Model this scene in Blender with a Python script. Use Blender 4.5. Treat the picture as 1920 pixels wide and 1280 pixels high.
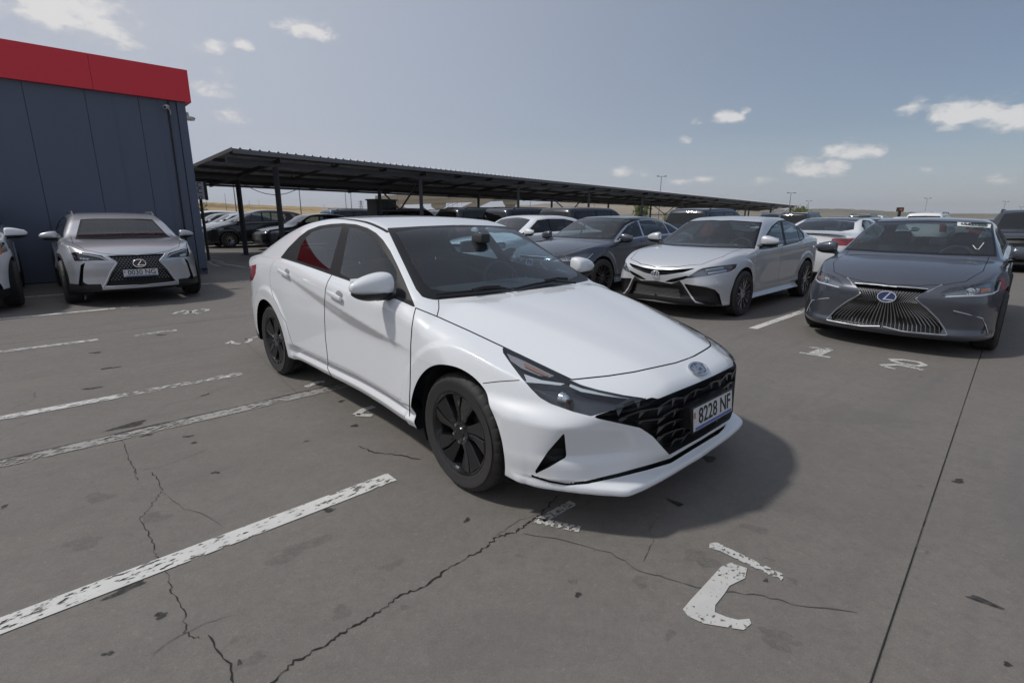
import bpy, bmesh, math, random
import numpy as np
from mathutils import Matrix, Vector
for o in list(bpy.data.objects): bpy.data.objects.remove(o)
SC = bpy.context.scene
COL = SC.collection
# ---------------------------------------------------------------- camera
CAM_F, CAM_PITCH, CAM_ROLL, CAM_H = 947.5, 0.2434, -0.0075, 1.421     # pixels of a 1920 wide frame
_fw = np.array([0, math.cos(CAM_PITCH), -math.sin(CAM_PITCH)])
_U = np.array([0, math.sin(CAM_PITCH), math.cos(CAM_PITCH)])
_X = np.array([1., 0, 0])
_RT = _X*math.cos(CAM_ROLL)-_U*math.sin(CAM_ROLL)
_UP = _X*math.sin(CAM_ROLL)+_U*math.cos(CAM_ROLL)
cam = bpy.data.cameras.new('camera'); camo = bpy.data.objects.new('camera', cam); COL.objects.link(camo)
cam.sensor_width = 36; cam.lens = CAM_F/1920*36; cam.clip_start = 0.05; cam.clip_end = 20000
m = Matrix.Identity(4)
for i in range(3):
    m[i][0] = _RT[i]; m[i][1] = _UP[i]; m[i][2] = -_fw[i]
m[2][3] = CAM_H
camo.matrix_world = m
SC.camera = camo
# ---------------------------------------------------------------- sky, sun, exposure
SUN_AZ = (-.996, -.087)          # horizontal direction towards the sun
SUN_EL = math.radians(53)
W = bpy.data.worlds.new('World'); SC.world = W; W.use_nodes = True
def build_world():
    nt = W.node_tree; N = nt.nodes; L = nt.links; N.clear()
    out = N.new('ShaderNodeOutputWorld'); bg = N.new('ShaderNodeBackground')
    sky = N.new('ShaderNodeTexSky'); sky.sky_type = 'NISHITA'; sky.sun_disc = False
    sky.sun_elevation = SUN_EL; sky.sun_rotation = math.atan2(SUN_AZ[0], SUN_AZ[1])
    sky.air_density = 1.0; sky.dust_density = SKY_DUST; sky.ozone_density = 1.6; sky.altitude = 400
    bg.inputs['Strength'].default_value = SKY_STR
    tc = N.new('ShaderNodeTexCoord'); sep = N.new('ShaderNodeSeparateXYZ'); L.new(tc.outputs['Generated'], sep.inputs[0])
    def math_(op, a, b=None, c=None):
        n = N.new('ShaderNodeMath'); n.operation = op
        for i, v in enumerate((a, b, c)):
            if v is None: continue
            if isinstance(v, (int, float)): n.inputs[i].default_value = v
            else: L.new(v, n.inputs[i])
        return n.outputs[0]
    # cloud field: direction projected on a plane overhead
    zc = math_('MAXIMUM', sep.outputs[2], 0.02)
    az = math_('ARCTAN2', sep.outputs[0], sep.outputs[1])
    el = math_('ARCSINE', sep.outputs[2])
    comb = N.new('ShaderNodeCombineXYZ'); L.new(math_('MULTIPLY', az, 1.0), comb.inputs[0]); L.new(math_('MULTIPLY', el, 1.9), comb.inputs[1])
    ns = N.new('ShaderNodeTexNoise'); ns.inputs['Scale'].default_value = 24; ns.inputs['Detail'].default_value = 10; ns.inputs['Roughness'].default_value = .60; ns.inputs['Distortion'].default_value = .25
    L.new(comb.outputs[0], ns.inputs['Vector'])
    total = None
    for (a0, e0, sa, se, amp) in CLOUDS:
        da = math_('DIVIDE', math_('SUBTRACT', az, a0), sa); de = math_('DIVIDE', math_('SUBTRACT', el, e0), se)
        # flat base: below the centre the falloff is faster
        de = math_('MULTIPLY', de, math_('ADD', 1.0, math_('MULTIPLY', math_('LESS_THAN', de, 0.0), .7)))
        r2 = math_('ADD', math_('MULTIPLY', da, da), math_('MULTIPLY', de, de))
        b = math_('MULTIPLY', math_('MAXIMUM', math_('SUBTRACT', 1.0, r2), -1.5), amp)
        total = b if total is None else math_('MAXIMUM', total, b)
    fld = math_('ADD', math_('MULTIPLY', math_('SUBTRACT', ns.outputs[0], .52), 4.2), total)
    mr = N.new('ShaderNodeMapRange'); mr.interpolation_type = 'SMOOTHSTEP'
    mr.inputs[1].default_value = .02; mr.inputs[2].default_value = 1.35; L.new(fld, mr.inputs[0])
    # thin veil of high cloud towards the sun side
    n2 = N.new('ShaderNodeTexNoise'); n2.inputs['Scale'].default_value = 7; n2.inputs['Detail'].default_value = 8; n2.inputs['Roughness'].default_value = .65
    L.new(comb.outputs[0], n2.inputs['Vector'])
    veil = N.new('ShaderNodeMapRange'); veil.inputs[1].default_value = .48; veil.inputs[2].default_value = .8; L.new(n2.outputs[0], veil.inputs[0])
    vm = N.new('ShaderNodeMapRange'); vm.inputs[1].default_value = -.25; vm.inputs[2].default_value = -.75; L.new(az, vm.inputs[0])
    veilf = math_('MULTIPLY', math_('MULTIPLY', veil.outputs[0], vm.outputs[0]), .55)
    cf = math_('MULTIPLY', math_('MAXIMUM', mr.outputs[0], veilf), .86)
    # summer haze: whiter towards the sun and along the horizon
    hz = N.new('ShaderNodeMixRGB'); hz.inputs[2].default_value = HAZE_COL; L.new(sky.outputs[0], hz.inputs[1])
    d = math_('ADD', math_('MULTIPLY', sep.outputs[0], -.955), math_('MULTIPLY', sep.outputs[1], -.297))
    hzn = N.new('ShaderNodeMapRange'); hzn.inputs[1].default_value = 0; hzn.inputs[2].default_value = .14; hzn.inputs[3].default_value = .50; hzn.inputs[4].default_value = 0; L.new(sep.outputs[2], hzn.inputs[0])
    f = math_('ADD', math_('MULTIPLY_ADD', d, .78, .84), hzn.outputs[0])
    f = math_('MINIMUM', math_('MAXIMUM', f, .12), 1.0); L.new(f, hz.inputs[0])
    cn = N.new('ShaderNodeMixRGB'); L.new(mr.outputs[0], cn.inputs[0]); cn.inputs[1].default_value = tuple(c*.80 for c in CLOUD_COL[:3])+(1,); cn.inputs[2].default_value = CLOUD_COL
    mx = N.new('ShaderNodeMixRGB'); L.new(cf, mx.inputs[0]); L.new(hz.outputs[0], mx.inputs[1]); L.new(cn.outputs[0], mx.inputs[2])
    L.new(mx.outputs[0], bg.inputs[0]); L.new(bg.outputs[0], out.inputs[0])
SKY_STR = 0.067
SKY_DUST = 1.0
HAZE_COL = (6.3, 6.85, 8.0, 1)
CLOUD_COL = (10.6, 10.4, 10.3, 1)
def _dir(u, v):
    d = _fw+_RT*(u-960)/CAM_F+_UP*(640-v)/CAM_F; d /= np.linalg.norm(d)
    return math.atan2(d[0], d[1]), math.asin(d[2])
CLOUDS = []
for (u, v, w, hh, amp) in [(125, 22, 150, 75, 1.5), (215, 70, 60, 30, .9), (575, 62, 66, 30, 1.35), (395, 92, 40, 16, .95), (460, 86, 26, 12, 1.1),
                           (1362, 223, 34, 16, 1.3), (1398, 210, 12, 5, .9), (1308, 230, 12, 5, .8), (1284, 266, 12, 7, .9),
                           (1535, 318, 72, 28, 1.35), (1590, 288, 70, 24, 1.35), (1180, 325, 52, 13, 1.0), (1295, 341, 44, 8, 1.0), (1425, 345, 46, 10, .8),
                           (1800, 215, 120, 34, 1.4), (1895, 228, 90, 34, 1.4), (1720, 208, 40, 22, 1.0), (1780, 243, 34, 10, 1.0), (1745, 324, 22, 6, .7), (1890, 340, 60, 10, .6),
                           (380, 165, 60, 50, .55), (430, 228, 50, 22, .7)]:
    a0, e0 = _dir(u, v); a1, _ = _dir(u+w, v); _, e1 = _dir(u, v-hh)
    CLOUDS.append((a0, e0, abs(a1-a0)+.004, abs(e1-e0)+.004, amp))
build_world()
sl = bpy.data.lights.new('sun', 'SUN'); so = bpy.data.objects.new('sun', sl); COL.objects.link(so)
sl.energy = 2.15; sl.angle = math.radians(4.0); sl.color = (1, .965, .91)
sv = Vector((SUN_AZ[0]*math.cos(SUN_EL), SUN_AZ[1]*math.cos(SUN_EL), math.sin(SUN_EL)))
so.rotation_euler = sv.to_track_quat('Z', 'Y').to_euler(); so.location = (-20, -6, 30)
SC.view_settings.view_transform = 'Standard'; SC.view_settings.look = 'None'
SC.view_settings.exposure = 0.12; SC.view_settings.gamma = 1.0; SC.view_settings.use_curve_mapping = False
SC.render.resolution_x = 1024; SC.render.resolution_y = 682
# ---------------------------------------------------------------- helpers: things, meshes, materials
CAMPOS = np.array([0, 0, CAM_H])
def gnd(u, v, z=0.0):
    "the point at height z seen at photo pixel u, v"
    d = _fw+_RT*(u-960)/CAM_F+_UP*(640-v)/CAM_F
    return CAMPOS+d*((z-CAM_H)/d[2])
def proj(Wp):
    Wp = np.asarray(Wp, float)-CAMPOS; d = Wp@_fw
    d = np.where(d < .05, .05, d)
    return np.stack([960+CAM_F*(Wp@_RT)/d, 640-CAM_F*(Wp@_UP)/d], -1)
HERO = np.array([.3616, 3.0428]); HYAW = -0.8157
AX = np.array([math.cos(HYAW), math.sin(HYAW)])      # lot axis "x": the way the white sedan faces
AY = np.array([-math.sin(HYAW), math.cos(HYAW)])     # lot axis "y": along the stall lines
def lot(x, y): return HERO+AX*x+AY*y
def link(o):
    COL.objects.link(o); return o
def thing(name, label, cat, group=None, loc=(0, 0, 0), rz=0.0):
    o = link(bpy.data.objects.new(name, None)); o.empty_display_size = .2
    o.location = loc; o.rotation_euler = (0, 0, rz)
    o['label'] = label; o['category'] = cat
    if group: o['group'] = group
    return o
def tag(o, label, cat, group=None):
    o['label'] = label; o['category'] = cat
    if group: o['group'] = group
    return o
def mesh_np(name, V, F, mat=None, normals=None, smooth=True):
    "F: (n,4) int array, -1 in the last column marks triangles; or a list of polygons"
    me = bpy.data.meshes.new(name)
    V = np.ascontiguousarray(V, dtype=np.float32)
    if isinstance(F, np.ndarray) and F.ndim == 2:
        if F.shape[1] == 4:
            cnt = np.where(F[:, 3] < 0, 3, 4).astype(np.int32); flat = F[F >= 0].astype(np.int32)
        else:
            cnt = np.full(len(F), F.shape[1], np.int32); flat = F.ravel().astype(np.int32)
    else:
        cnt = np.array([len(f) for f in F], np.int32); flat = np.array([i for f in F for i in f], np.int32)
    me.vertices.add(len(V)); me.vertices.foreach_set('co', V.ravel())
    me.loops.add(len(flat)); me.loops.foreach_set('vertex_index', flat)
    st = np.zeros(len(cnt), np.int32); st[1:] = np.cumsum(cnt)[:-1]
    me.polygons.add(len(cnt)); me.polygons.foreach_set('loop_start', st); me.polygons.foreach_set('loop_total', cnt)
    me.polygons.foreach_set('use_smooth', np.full(len(cnt), bool(smooth)))
    me.update(calc_edges=True); me.validate()
    if normals is not None and len(me.vertices) == len(normals):
        me.normals_split_custom_set_from_vertices([tuple(n) for n in normals])
    if mat is not None: me.materials.append(mat)
    return me
def obj(name, me, parent=None, mat=None):
    o = link(bpy.data.objects.new(name, me))
    if mat is not None: me.materials.clear(); me.materials.append(mat)
    if parent is not None: o.parent = parent
    return o
def part(name, V, F, mat, parent=None, normals=None, smooth=True):
    return obj(name, mesh_np(name, V, F, mat, normals, smooth), parent)
class MB:
    "collects simple solids into one mesh"
    def __init__(s): s.V = []; s.F = []
    def add(s, V, F):
        b = len(s.V); s.V += [tuple(v) for v in V]; s.F += [tuple(i+b for i in f) for f in F]; return s
    def box(s, a, b):
        (x0, y0, z0), (x1, y1, z1) = a, b
        return s.add([(x0, y0, z0), (x1, y0, z0), (x1, y1, z0), (x0, y1, z0), (x0, y0, z1), (x1, y0, z1), (x1, y1, z1), (x0, y1, z1)],
                     [(3, 2, 1, 0), (4, 5, 6, 7), (0, 1, 5, 4), (1, 2, 6, 5), (2, 3, 7, 6), (3, 0, 4, 7)])
    def beam(s, p, q, w, hgt, up=(0, 0, 1)):
        "box of section w x hgt from p to q"
        p = np.array(p, float); q = np.array(q, float); d = q-p; d /= np.linalg.norm(d)
        u = np.array(up, float)
        if abs(d@u) > .98: u = np.array([1., 0, 0])
        r = np.cross(d, u); r /= np.linalg.norm(r); u = np.cross(r, d)
        c = [(-w/2, -hgt/2), (w/2, -hgt/2), (w/2, hgt/2), (-w/2, hgt/2)]
        return s.add([p+r*a+u*b for a, b in c]+[q+r*a+u*b for a, b in c], [(3, 2, 1, 0), (4, 5, 6, 7), (0, 1, 5, 4), (1, 2, 6, 5), (2, 3, 7, 6), (3, 0, 4, 7)])
    def tube(s, pts, r, n=8, cap=True):
        pts = [np.array(q, float) for q in pts]; rr = r if hasattr(r, '__len__') else [r]*len(pts)
        b0 = len(s.V); up = np.array([0, 0, 1.])
        for i, q in enumerate(pts):
            d = pts[min(i+1, len(pts)-1)]-pts[max(i-1, 0)]; d /= np.linalg.norm(d)+1e-9
            u = up if abs(d[2]) < .95 else np.array([1., 0, 0])
            a = np.cross(d, u); a /= np.linalg.norm(a); c = np.cross(a, d)
            for k in range(n):
                t = 2*math.pi*k/n; s.V.append(tuple(q+rr[i]*(a*math.cos(t)+c*math.sin(t))))
        for i in range(len(pts)-1):
            for k in range(n):
                s.F.append((b0+i*n+k, b0+i*n+(k+1) % n, b0+(i+1)*n+(k+1) % n, b0+(i+1)*n+k))
        if cap:
            s.F.append(tuple(b0+k for k in range(n))[::-1]); s.F.append(tuple(b0+(len(pts)-1)*n+k for k in range(n)))
        return s
    def lathe(s, prof, n=32, axis='y', c=(0, 0, 0), closed=False):
        "prof: (radius, offset along axis)"
        b0 = len(s.V); k = len(prof)
        for j in range(n):
            t = 2*math.pi*j/n
            for r, a in prof:
                if axis == 'y': s.V.append((c[0]+r*math.cos(t), c[1]+a, c[2]+r*math.sin(t)))
                elif axis == 'z': s.V.append((c[0]+r*math.cos(t), c[1]+r*math.sin(t), c[2]+a))
                else: s.V.append((c[0]+a, c[1]+r*math.cos(t), c[2]+r*math.sin(t)))
        for j in range(n):
            j2 = (j+1) % n
            for i in range(k-1 if not closed else k):
                i2 = (i+1) % k
                s.F.append((b0+j*k+i, b0+j*k+i2, b0+j2*k+i2, b0+j2*k+i))
        return s
    def prism(s, poly, a, b, axis='y'):
        "extrude a 2-D polygon between a and b along an axis"
        n = len(poly)
        mk = {'y': lambda p, t: (p[0], t, p[1]), 'x': lambda p, t: (t, p[0], p[1]), 'z': lambda p, t: (p[0], p[1], t)}[axis]
        return s.add([mk(p, a) for p in poly]+[mk(p, b) for p in poly],
                     [tuple(range(n)), tuple(range(2*n-1, n-1, -1))]+[(i, i+n, (i+1) % n+n, (i+1) % n) for i in range(n)])
    def mirror_y(s):
        n = len(s.V); s.V += [(x, -y, z) for x, y, z in s.V]; s.F += [tuple(i+n for i in f[::-1]) for f in s.F]; return s
    def build(s, name, mat, parent=None, smooth=False, bevel=0, fix=True):
        me = bpy.data.meshes.new(name); me.from_pydata(s.V, [], s.F)
        if fix or bevel:
            bm = bmesh.new(); bm.from_mesh(me); bmesh.ops.recalc_face_normals(bm, faces=bm.faces)
            if bevel: bmesh.ops.bevel(bm, geom=list(bm.edges), offset=bevel, segments=2, affect='EDGES', profile=.5, clamp_overlap=True)
            bm.to_mesh(me); bm.free()
        if smooth:
            me.polygons.foreach_set('use_smooth', np.full(len(me.polygons), True))
            try: me.set_sharp_from_angle(angle=math.radians(40))
            except Exception: pass
        me.materials.append(mat)
        return obj(name, me, parent)
def rbox(c, s, r, n=6):
    "rounded box: centre, full size, corner radius -> V, F"
    V = []; F = []; s = np.array(s, float)/2; r = min(r, min(s)*.999)
    for ax in range(3):
        for sg in (-1, 1):
            b = len(V)
            for i in range(n+1):
                for j in range(n+1):
                    q = np.zeros(3); q[ax] = sg; q[(ax+1) % 3] = math.tan((2*i/n-1)*math.pi/4); q[(ax+2) % 3] = math.tan((2*j/n-1)*math.pi/4)
                    # split the parameter between flat and round
                    q2 = q*s; cl = np.clip(q2, -(s-r), s-r); d = q2-cl
                    dn = np.linalg.norm(d)
                    V.append(tuple(np.array(c)+cl+(d/dn*r if dn > 1e-9 else 0)))
            for i in range(n):
                for j in range(n):
                    a = b+i*(n+1)+j; f = (a, a+n+1, a+n+2, a+1)
                    F.append(f if sg > 0 else f[::-1])
    return V, F
# ---- materials
MATS = {}
def nodes(name):
    m = bpy.data.materials.new(name); m.use_nodes = True
    nt = m.node_tree; b = nt.nodes['Principled BSDF']; return m, nt, b
def pmat(name, col, rough=.5, metal=0., coat=0., coat_r=.03, spec=.5, bump=0., bscale=200., var=0., vscale=8., trans=0., emit=None):
    if name in MATS: return MATS[name]
    m, nt, b = nodes(name)
    b.inputs['Base Color'].default_value = (*col, 1); b.inputs['Roughness'].default_value = rough; b.inputs['Metallic'].default_value = metal
    b.inputs['Coat Weight'].default_value = coat; b.inputs['Coat Roughness'].default_value = coat_r; b.inputs['Specular IOR Level'].default_value = spec
    if emit: b.inputs['Emission Color'].default_value = (*emit[:3], 1); b.inputs['Emission Strength'].default_value = emit[3]
    tc = nt.nodes.new('ShaderNodeTexCoord')
    if var:
        n = nt.nodes.new('ShaderNodeTexNoise'); n.inputs['Scale'].default_value = vscale; n.inputs['Detail'].default_value = 6; nt.links.new(tc.outputs['Object'], n.inputs['Vector'])
        mx = nt.nodes.new('ShaderNodeMixRGB'); mx.blend_type = 'MIX'
        mx.inputs[1].default_value = tuple(c*(1-var) for c in col)+(1,); mx.inputs[2].default_value = tuple(min(1, c*(1+var)) for c in col)+(1,)
        nt.links.new(n.outputs[0], mx.inputs[0]); nt.links.new(mx.outputs[0], b.inputs['Base Color'])
    if bump:
        n = nt.nodes.new('ShaderNodeTexNoise'); n.inputs['Scale'].default_value = bscale; n.inputs['Detail'].default_value = 3; nt.links.new(tc.outputs['Object'], n.inputs['Vector'])
        bp = nt.nodes.new('ShaderNodeBump'); bp.inputs['Strength'].default_value = bump; bp.inputs['Distance'].default_value = .002
        nt.links.new(n.outputs[0], bp.inputs['Height']); nt.links.new(bp.outputs[0], b.inputs['Normal'])
    MATS[name] = m; return m
def paint(name, col, metal=0., rough=.4, dust=.06, coat=1.0):
    "clear-coated car paint, outside painted, inside of the panel dark, a film of dust"
    if name in MATS: return MATS[name]
    m, nt, b = nodes(name); L = nt.links; N = nt.nodes
    b.inputs['Coat Weight'].default_value = coat; b.inputs['Coat Roughness'].default_value = .02
    b.inputs['Roughness'].default_value = rough
    b.inputs['Specular IOR Level'].default_value = .4
    geo = N.new('ShaderNodeNewGeometry'); tc = N.new('ShaderNodeTexCoord')
    n = N.new('ShaderNodeTexNoise'); n.inputs['Scale'].default_value = 3.5; n.inputs['Detail'].default_value = 8; n.inputs['Roughness'].default_value = .7; L.new(tc.outputs['Object'], n.inputs['Vector'])
    mr = N.new('ShaderNodeMapRange'); mr.inputs[1].default_value = .35; mr.inputs[2].default_value = .8; mr.inputs[3].default_value = dust*.3; mr.inputs[4].default_value = dust*1.6; L.new(n.outputs[0], mr.inputs[0])
    mx = N.new('ShaderNodeMixRGB'); mx.inputs[1].default_value = (*col, 1); mx.inputs[2].default_value = (.42, .38, .33, 1); L.new(mr.outputs[0], mx.inputs[0])
    mb = N.new('ShaderNodeMixRGB'); L.new(geo.outputs['Backfacing'], mb.inputs[0]); L.new(mx.outputs[0], mb.inputs[1]); mb.inputs[2].default_value = (.012, .012, .013, 1)
    L.new(mb.outputs[0], b.inputs['Base Color'])
    mt = N.new('ShaderNodeMath'); mt.operation = 'MULTIPLY'; inv = N.new('ShaderNodeMath'); inv.operation = 'SUBTRACT'; inv.inputs[0].default_value = 1; L.new(geo.outputs['Backfacing'], inv.inputs[1])
    L.new(inv.outputs[0], mt.inputs[0]); mt.inputs[1].default_value = metal; L.new(mt.outputs[0], b.inputs['Metallic'])
    ct = N.new('ShaderNodeMath'); ct.operation = 'MULTIPLY'; ct.inputs[1].default_value = coat; L.new(inv.outputs[0], ct.inputs[0]); L.new(ct.outputs[0], b.inputs['Coat Weight'])
    MATS[name] = m; return m
def glass(name, tint, gloss=1.0, dust=.0):
    "tinted window pane: see-through with a fresnel reflection"
    if name in MATS: return MATS[name]
    m = bpy.data.materials.new(name); m.use_nodes = True; nt = m.node_tree; N = nt.nodes; L = nt.links; N.clear()
    out = N.new('ShaderNodeOutputMaterial'); tr = N.new('ShaderNodeBsdfTransparent'); gl = N.new('ShaderNodeBsdfGlossy'); mx = N.new('ShaderNodeMixShader')
    fr = N.new('ShaderNodeFresnel'); ge = N.new('ShaderNodeNewGeometry'); io = N.new('ShaderNodeMapRange'); io.inputs[3].default_value = 1.5; io.inputs[4].default_value = 1/1.5; L.new(ge.outputs['Backfacing'], io.inputs[0]); L.new(io.outputs[0], fr.inputs[0])   # a thin pane reflects alike from both sides
    tr.inputs[0].default_value = (*tint, 1); gl.inputs[0].default_value = (gloss, gloss, gloss, 1); gl.inputs['Roughness'].default_value = .015
    ad = N.new('ShaderNodeMath'); ad.operation = 'MULTIPLY_ADD'; ad.inputs[1].default_value = 1.15; ad.inputs[2].default_value = .01; ad.use_clamp = True; L.new(fr.outputs[0], ad.inputs[0])
    L.new(ad.outputs[0], mx.inputs[0]); L.new(tr.outputs[0], mx.inputs[1]); L.new(gl.outputs[0], mx.inputs[2])
    last = mx
    if dust:
        tc = N.new('ShaderNodeTexCoord'); n = N.new('ShaderNodeTexNoise'); n.inputs['Scale'].default_value = 14; n.inputs['Detail'].default_value = 9; n.inputs['Roughness'].default_value = .75; L.new(tc.outputs['Object'], n.inputs['Vector'])
        mr = N.new('ShaderNodeMapRange'); mr.inputs[1].default_value = .3; mr.inputs[2].default_value = .85; mr.inputs[3].default_value = dust*.5; mr.inputs[4].default_value = dust*2.2; L.new(n.outputs[0], mr.inputs[0])
        df = N.new('ShaderNodeBsdfDiffuse'); df.inputs[0].default_value = (.36, .38, .37, 1); m2 = N.new('ShaderNodeMixShader')
        L.new(mr.outputs[0], m2.inputs[0]); L.new(mx.outputs[0], m2.inputs[1]); L.new(df.outputs[0], m2.inputs[2]); last = m2
    L.new(last.outputs[0], out.inputs[0])
    MATS[name] = m; return m
BLACK = pmat('black_plastic', (.014, .014, .015), .45, spec=.4)
GLOSSBLACK = pmat('gloss_black_plastic', (.008, .008, .009), .12, coat=.3)
TRIM = pmat('dark_trim', (.012, .012, .013), .5, spec=.25)
SEAMM = pmat('shut_gap', (.004, .004, .005), .8)
WELL = pmat('wheel_well', (.008, .008, .008), .9)
RUBBER = pmat('tyre_rubber', (.032, .030, .029), .68, bump=.3, bscale=300, var=.25, vscale=20)
CHROME = pmat('chrome', (.75, .76, .78), .12, 1.0)
SATIN = pmat('satin_metal', (.5, .51, .53), .3, 1.0)
PLATEW = pmat('plate_white', (.62, .62, .62), .4, var=.04, vscale=30)
INK = pmat('plate_ink', (.012, .012, .014), .5)
PLATEB = pmat('plate_blue', (.05, .12, .42), .45)
CABIN = pmat('cabin_dark_fabric', (.020, .021, .024), .85, bump=.3, bscale=400)
CABIN2 = pmat('cabin_plastic', (.028, .029, .031), .6)
PAPER = pmat('paper', (.68, .68, .64), .8)
# ---------------------------------------------------------------- smooth solid modelling for car bodies
def curve(pts, sig=.03, ds=.005):
    pts = sorted(pts); xs = np.array([p[0] for p in pts], float); ys = np.array([p[1] for p in pts], float)
    if len(xs) == 1: return lambda t: np.full(np.shape(t), ys[0])
    h = np.diff(xs); d = np.diff(ys)/h; n = len(xs); m = np.zeros(n)
    m[0] = d[0]; m[-1] = d[-1]
    for i in range(1, n-1):
        if d[i-1]*d[i] > 0:
            w1 = 2*h[i]+h[i-1]; w2 = h[i]+2*h[i-1]; m[i] = (w1+w2)/(w1/d[i-1]+w2/d[i])
    pad = 4*sig+ds
    X = np.arange(xs[0]-pad, xs[-1]+pad+ds, ds)
    k = np.clip(np.searchsorted(xs, X)-1, 0, n-2); t = (X-xs[k])/h[k]
    tt = np.clip(t, 0, 1)
    Y = (2*tt**3-3*tt**2+1)*ys[k]+(tt**3-2*tt**2+tt)*h[k]*m[k]+(-2*tt**3+3*tt**2)*ys[k+1]+(tt**3-tt**2)*h[k]*m[k+1]
    Y = np.where(X < xs[0], ys[0]+m[0]*(X-xs[0]), np.where(X > xs[-1], ys[-1]+m[-1]*(X-xs[-1]), Y))
    if sig > 0:
        r = int(4*sig/ds)+1; kk = np.exp(-.5*(np.arange(-r, r+1)*ds/sig)**2); kk /= kk.sum()
        Yp = np.concatenate([Y[0]+(np.arange(-r, 0))*(Y[1]-Y[0]), Y, Y[-1]+(np.arange(1, r+1))*(Y[-1]-Y[-2])])
        Y = np.convolve(Yp, kk, 'valid')
    return lambda t: np.interp(t, X, Y)
def sp(t, r): return .5*(t+np.sqrt(t*t+r*r))
def smax(a, b, k):
    hh = np.maximum(k-np.abs(a-b), 0)/k
    return np.maximum(a, b)+hh*hh*k*.25
def sstep(a, b, t):
    q = np.clip((t-a)/(b-a), 0, 1); return q*q*(3-2*q)
def car_field(S):
    T0 = curve(S['top'], S.get('top_sig', .035)); kx = curve(S.get('bow', [(-3, -.08), (-1.5, 0), (-.6, .16), (1, .16)]), .1)
    cr = curve(S.get('crown', [(-3, .08), (0, .08)]), .1); Wd = curve(S['W'], .06); belt = curve(S['belt'], .05)
    Fc = curve(S['Fc'], S.get('Fsig', .012)); D = curve(S['FD'], S.get('FDsig', .02)); fk = curve(S.get('Fk', [(0, 1), (1, 1)]), .02)
    D2 = curve(S['FD2'], .007) if 'FD2' in S else None; D3 = curve(S['FD3'], .006) if 'FD3' in S else None
    Bc = curve(S['Bc'], .015); DB = curve(S['BD'], .02); bk = curve(S.get('Bk', [(0, 1), (1, 1)]), .02)
    bot = curve(S['bot'], .03); tum = S.get('tumble', .46); sh = curve(S.get('shoulder', [(-3, .035), (0, .035)]), .08)
    sect = S['sect']        # lower side: list of (z relative, slope change, radius)
    wb = S['wb']; Rw = S['Rw']; Ra = S['Ra']; fl = S.get('flare', .016); yin = S.get('well_y', .56)
    sfn = S.get('side_fn'); tfn = S.get('top_fn'); ffn = S.get('front_fn')
    gk = S.get('kroof', .09)
    def g(x, y, z):
        y = np.abs(y)
        zb = belt(x)
        # side surface
        s = Wd(x)+0*z
        for z0, dm, r in sect: s = s+dm*sp(z0-z, r)
        s = s-S.get('upslope', .10)*sp(z-S.get('zmid', .68), .03)
        s = s-S.get('shturn', .55)*(sp(z-(zb-.055), .02)-sp(z-zb, .014)) - sh(x)*sstep(-.012, .012, z-zb)-tum*sp(z-zb, .03)
        if sfn is not None: s = s+sfn(x, z)
        for xa in (0, -wb):
            r = np.sqrt((x-xa)**2+(z-Rw)**2)
            s = s+fl*(1-sstep(Ra+.085, Ra+.125, r))
        a = y-s
        # top surface
        xe = x+kx(x)*y*y
        t = T0(xe)-cr(x)*y*y
        if tfn is not None: t = t+tfn(x, y)
        b = (z-t)*.9
        f = smax(a, b, gk)
        # nose and tail
        dr = D(y*fk(z))
        if D2 is not None:
            w2 = 1-sstep(*S['FDz2'], z); dr = dr*(1-w2)+D2(y)*w2
        if D3 is not None:
            w3 = 1-sstep(*S['FDz3'], z); dr = dr*(1-w3)+D3(y)*w3
        fx = x-(Fc(z)-dr)
        if ffn is not None: fx = fx-ffn(y, z)
        f = smax(f, fx, S.get('knose', .05))
        f = smax(f, (Bc(z)+DB(y*bk(z)))-x, S.get('ktail', .06))
        f = smax(f, bot(x)-z, S.get('kbot', .03))
        return f
    return g
def grad(g, P, e=.003):
    G = np.zeros_like(P)
    for i in range(3):
        q = P.copy(); q[:, i] += e; a = g(q[:, 0], q[:, 1], q[:, 2]); q[:, i] -= 2*e; G[:, i] = (a-g(q[:, 0], q[:, 1], q[:, 2]))/(2*e)
    return G
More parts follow.
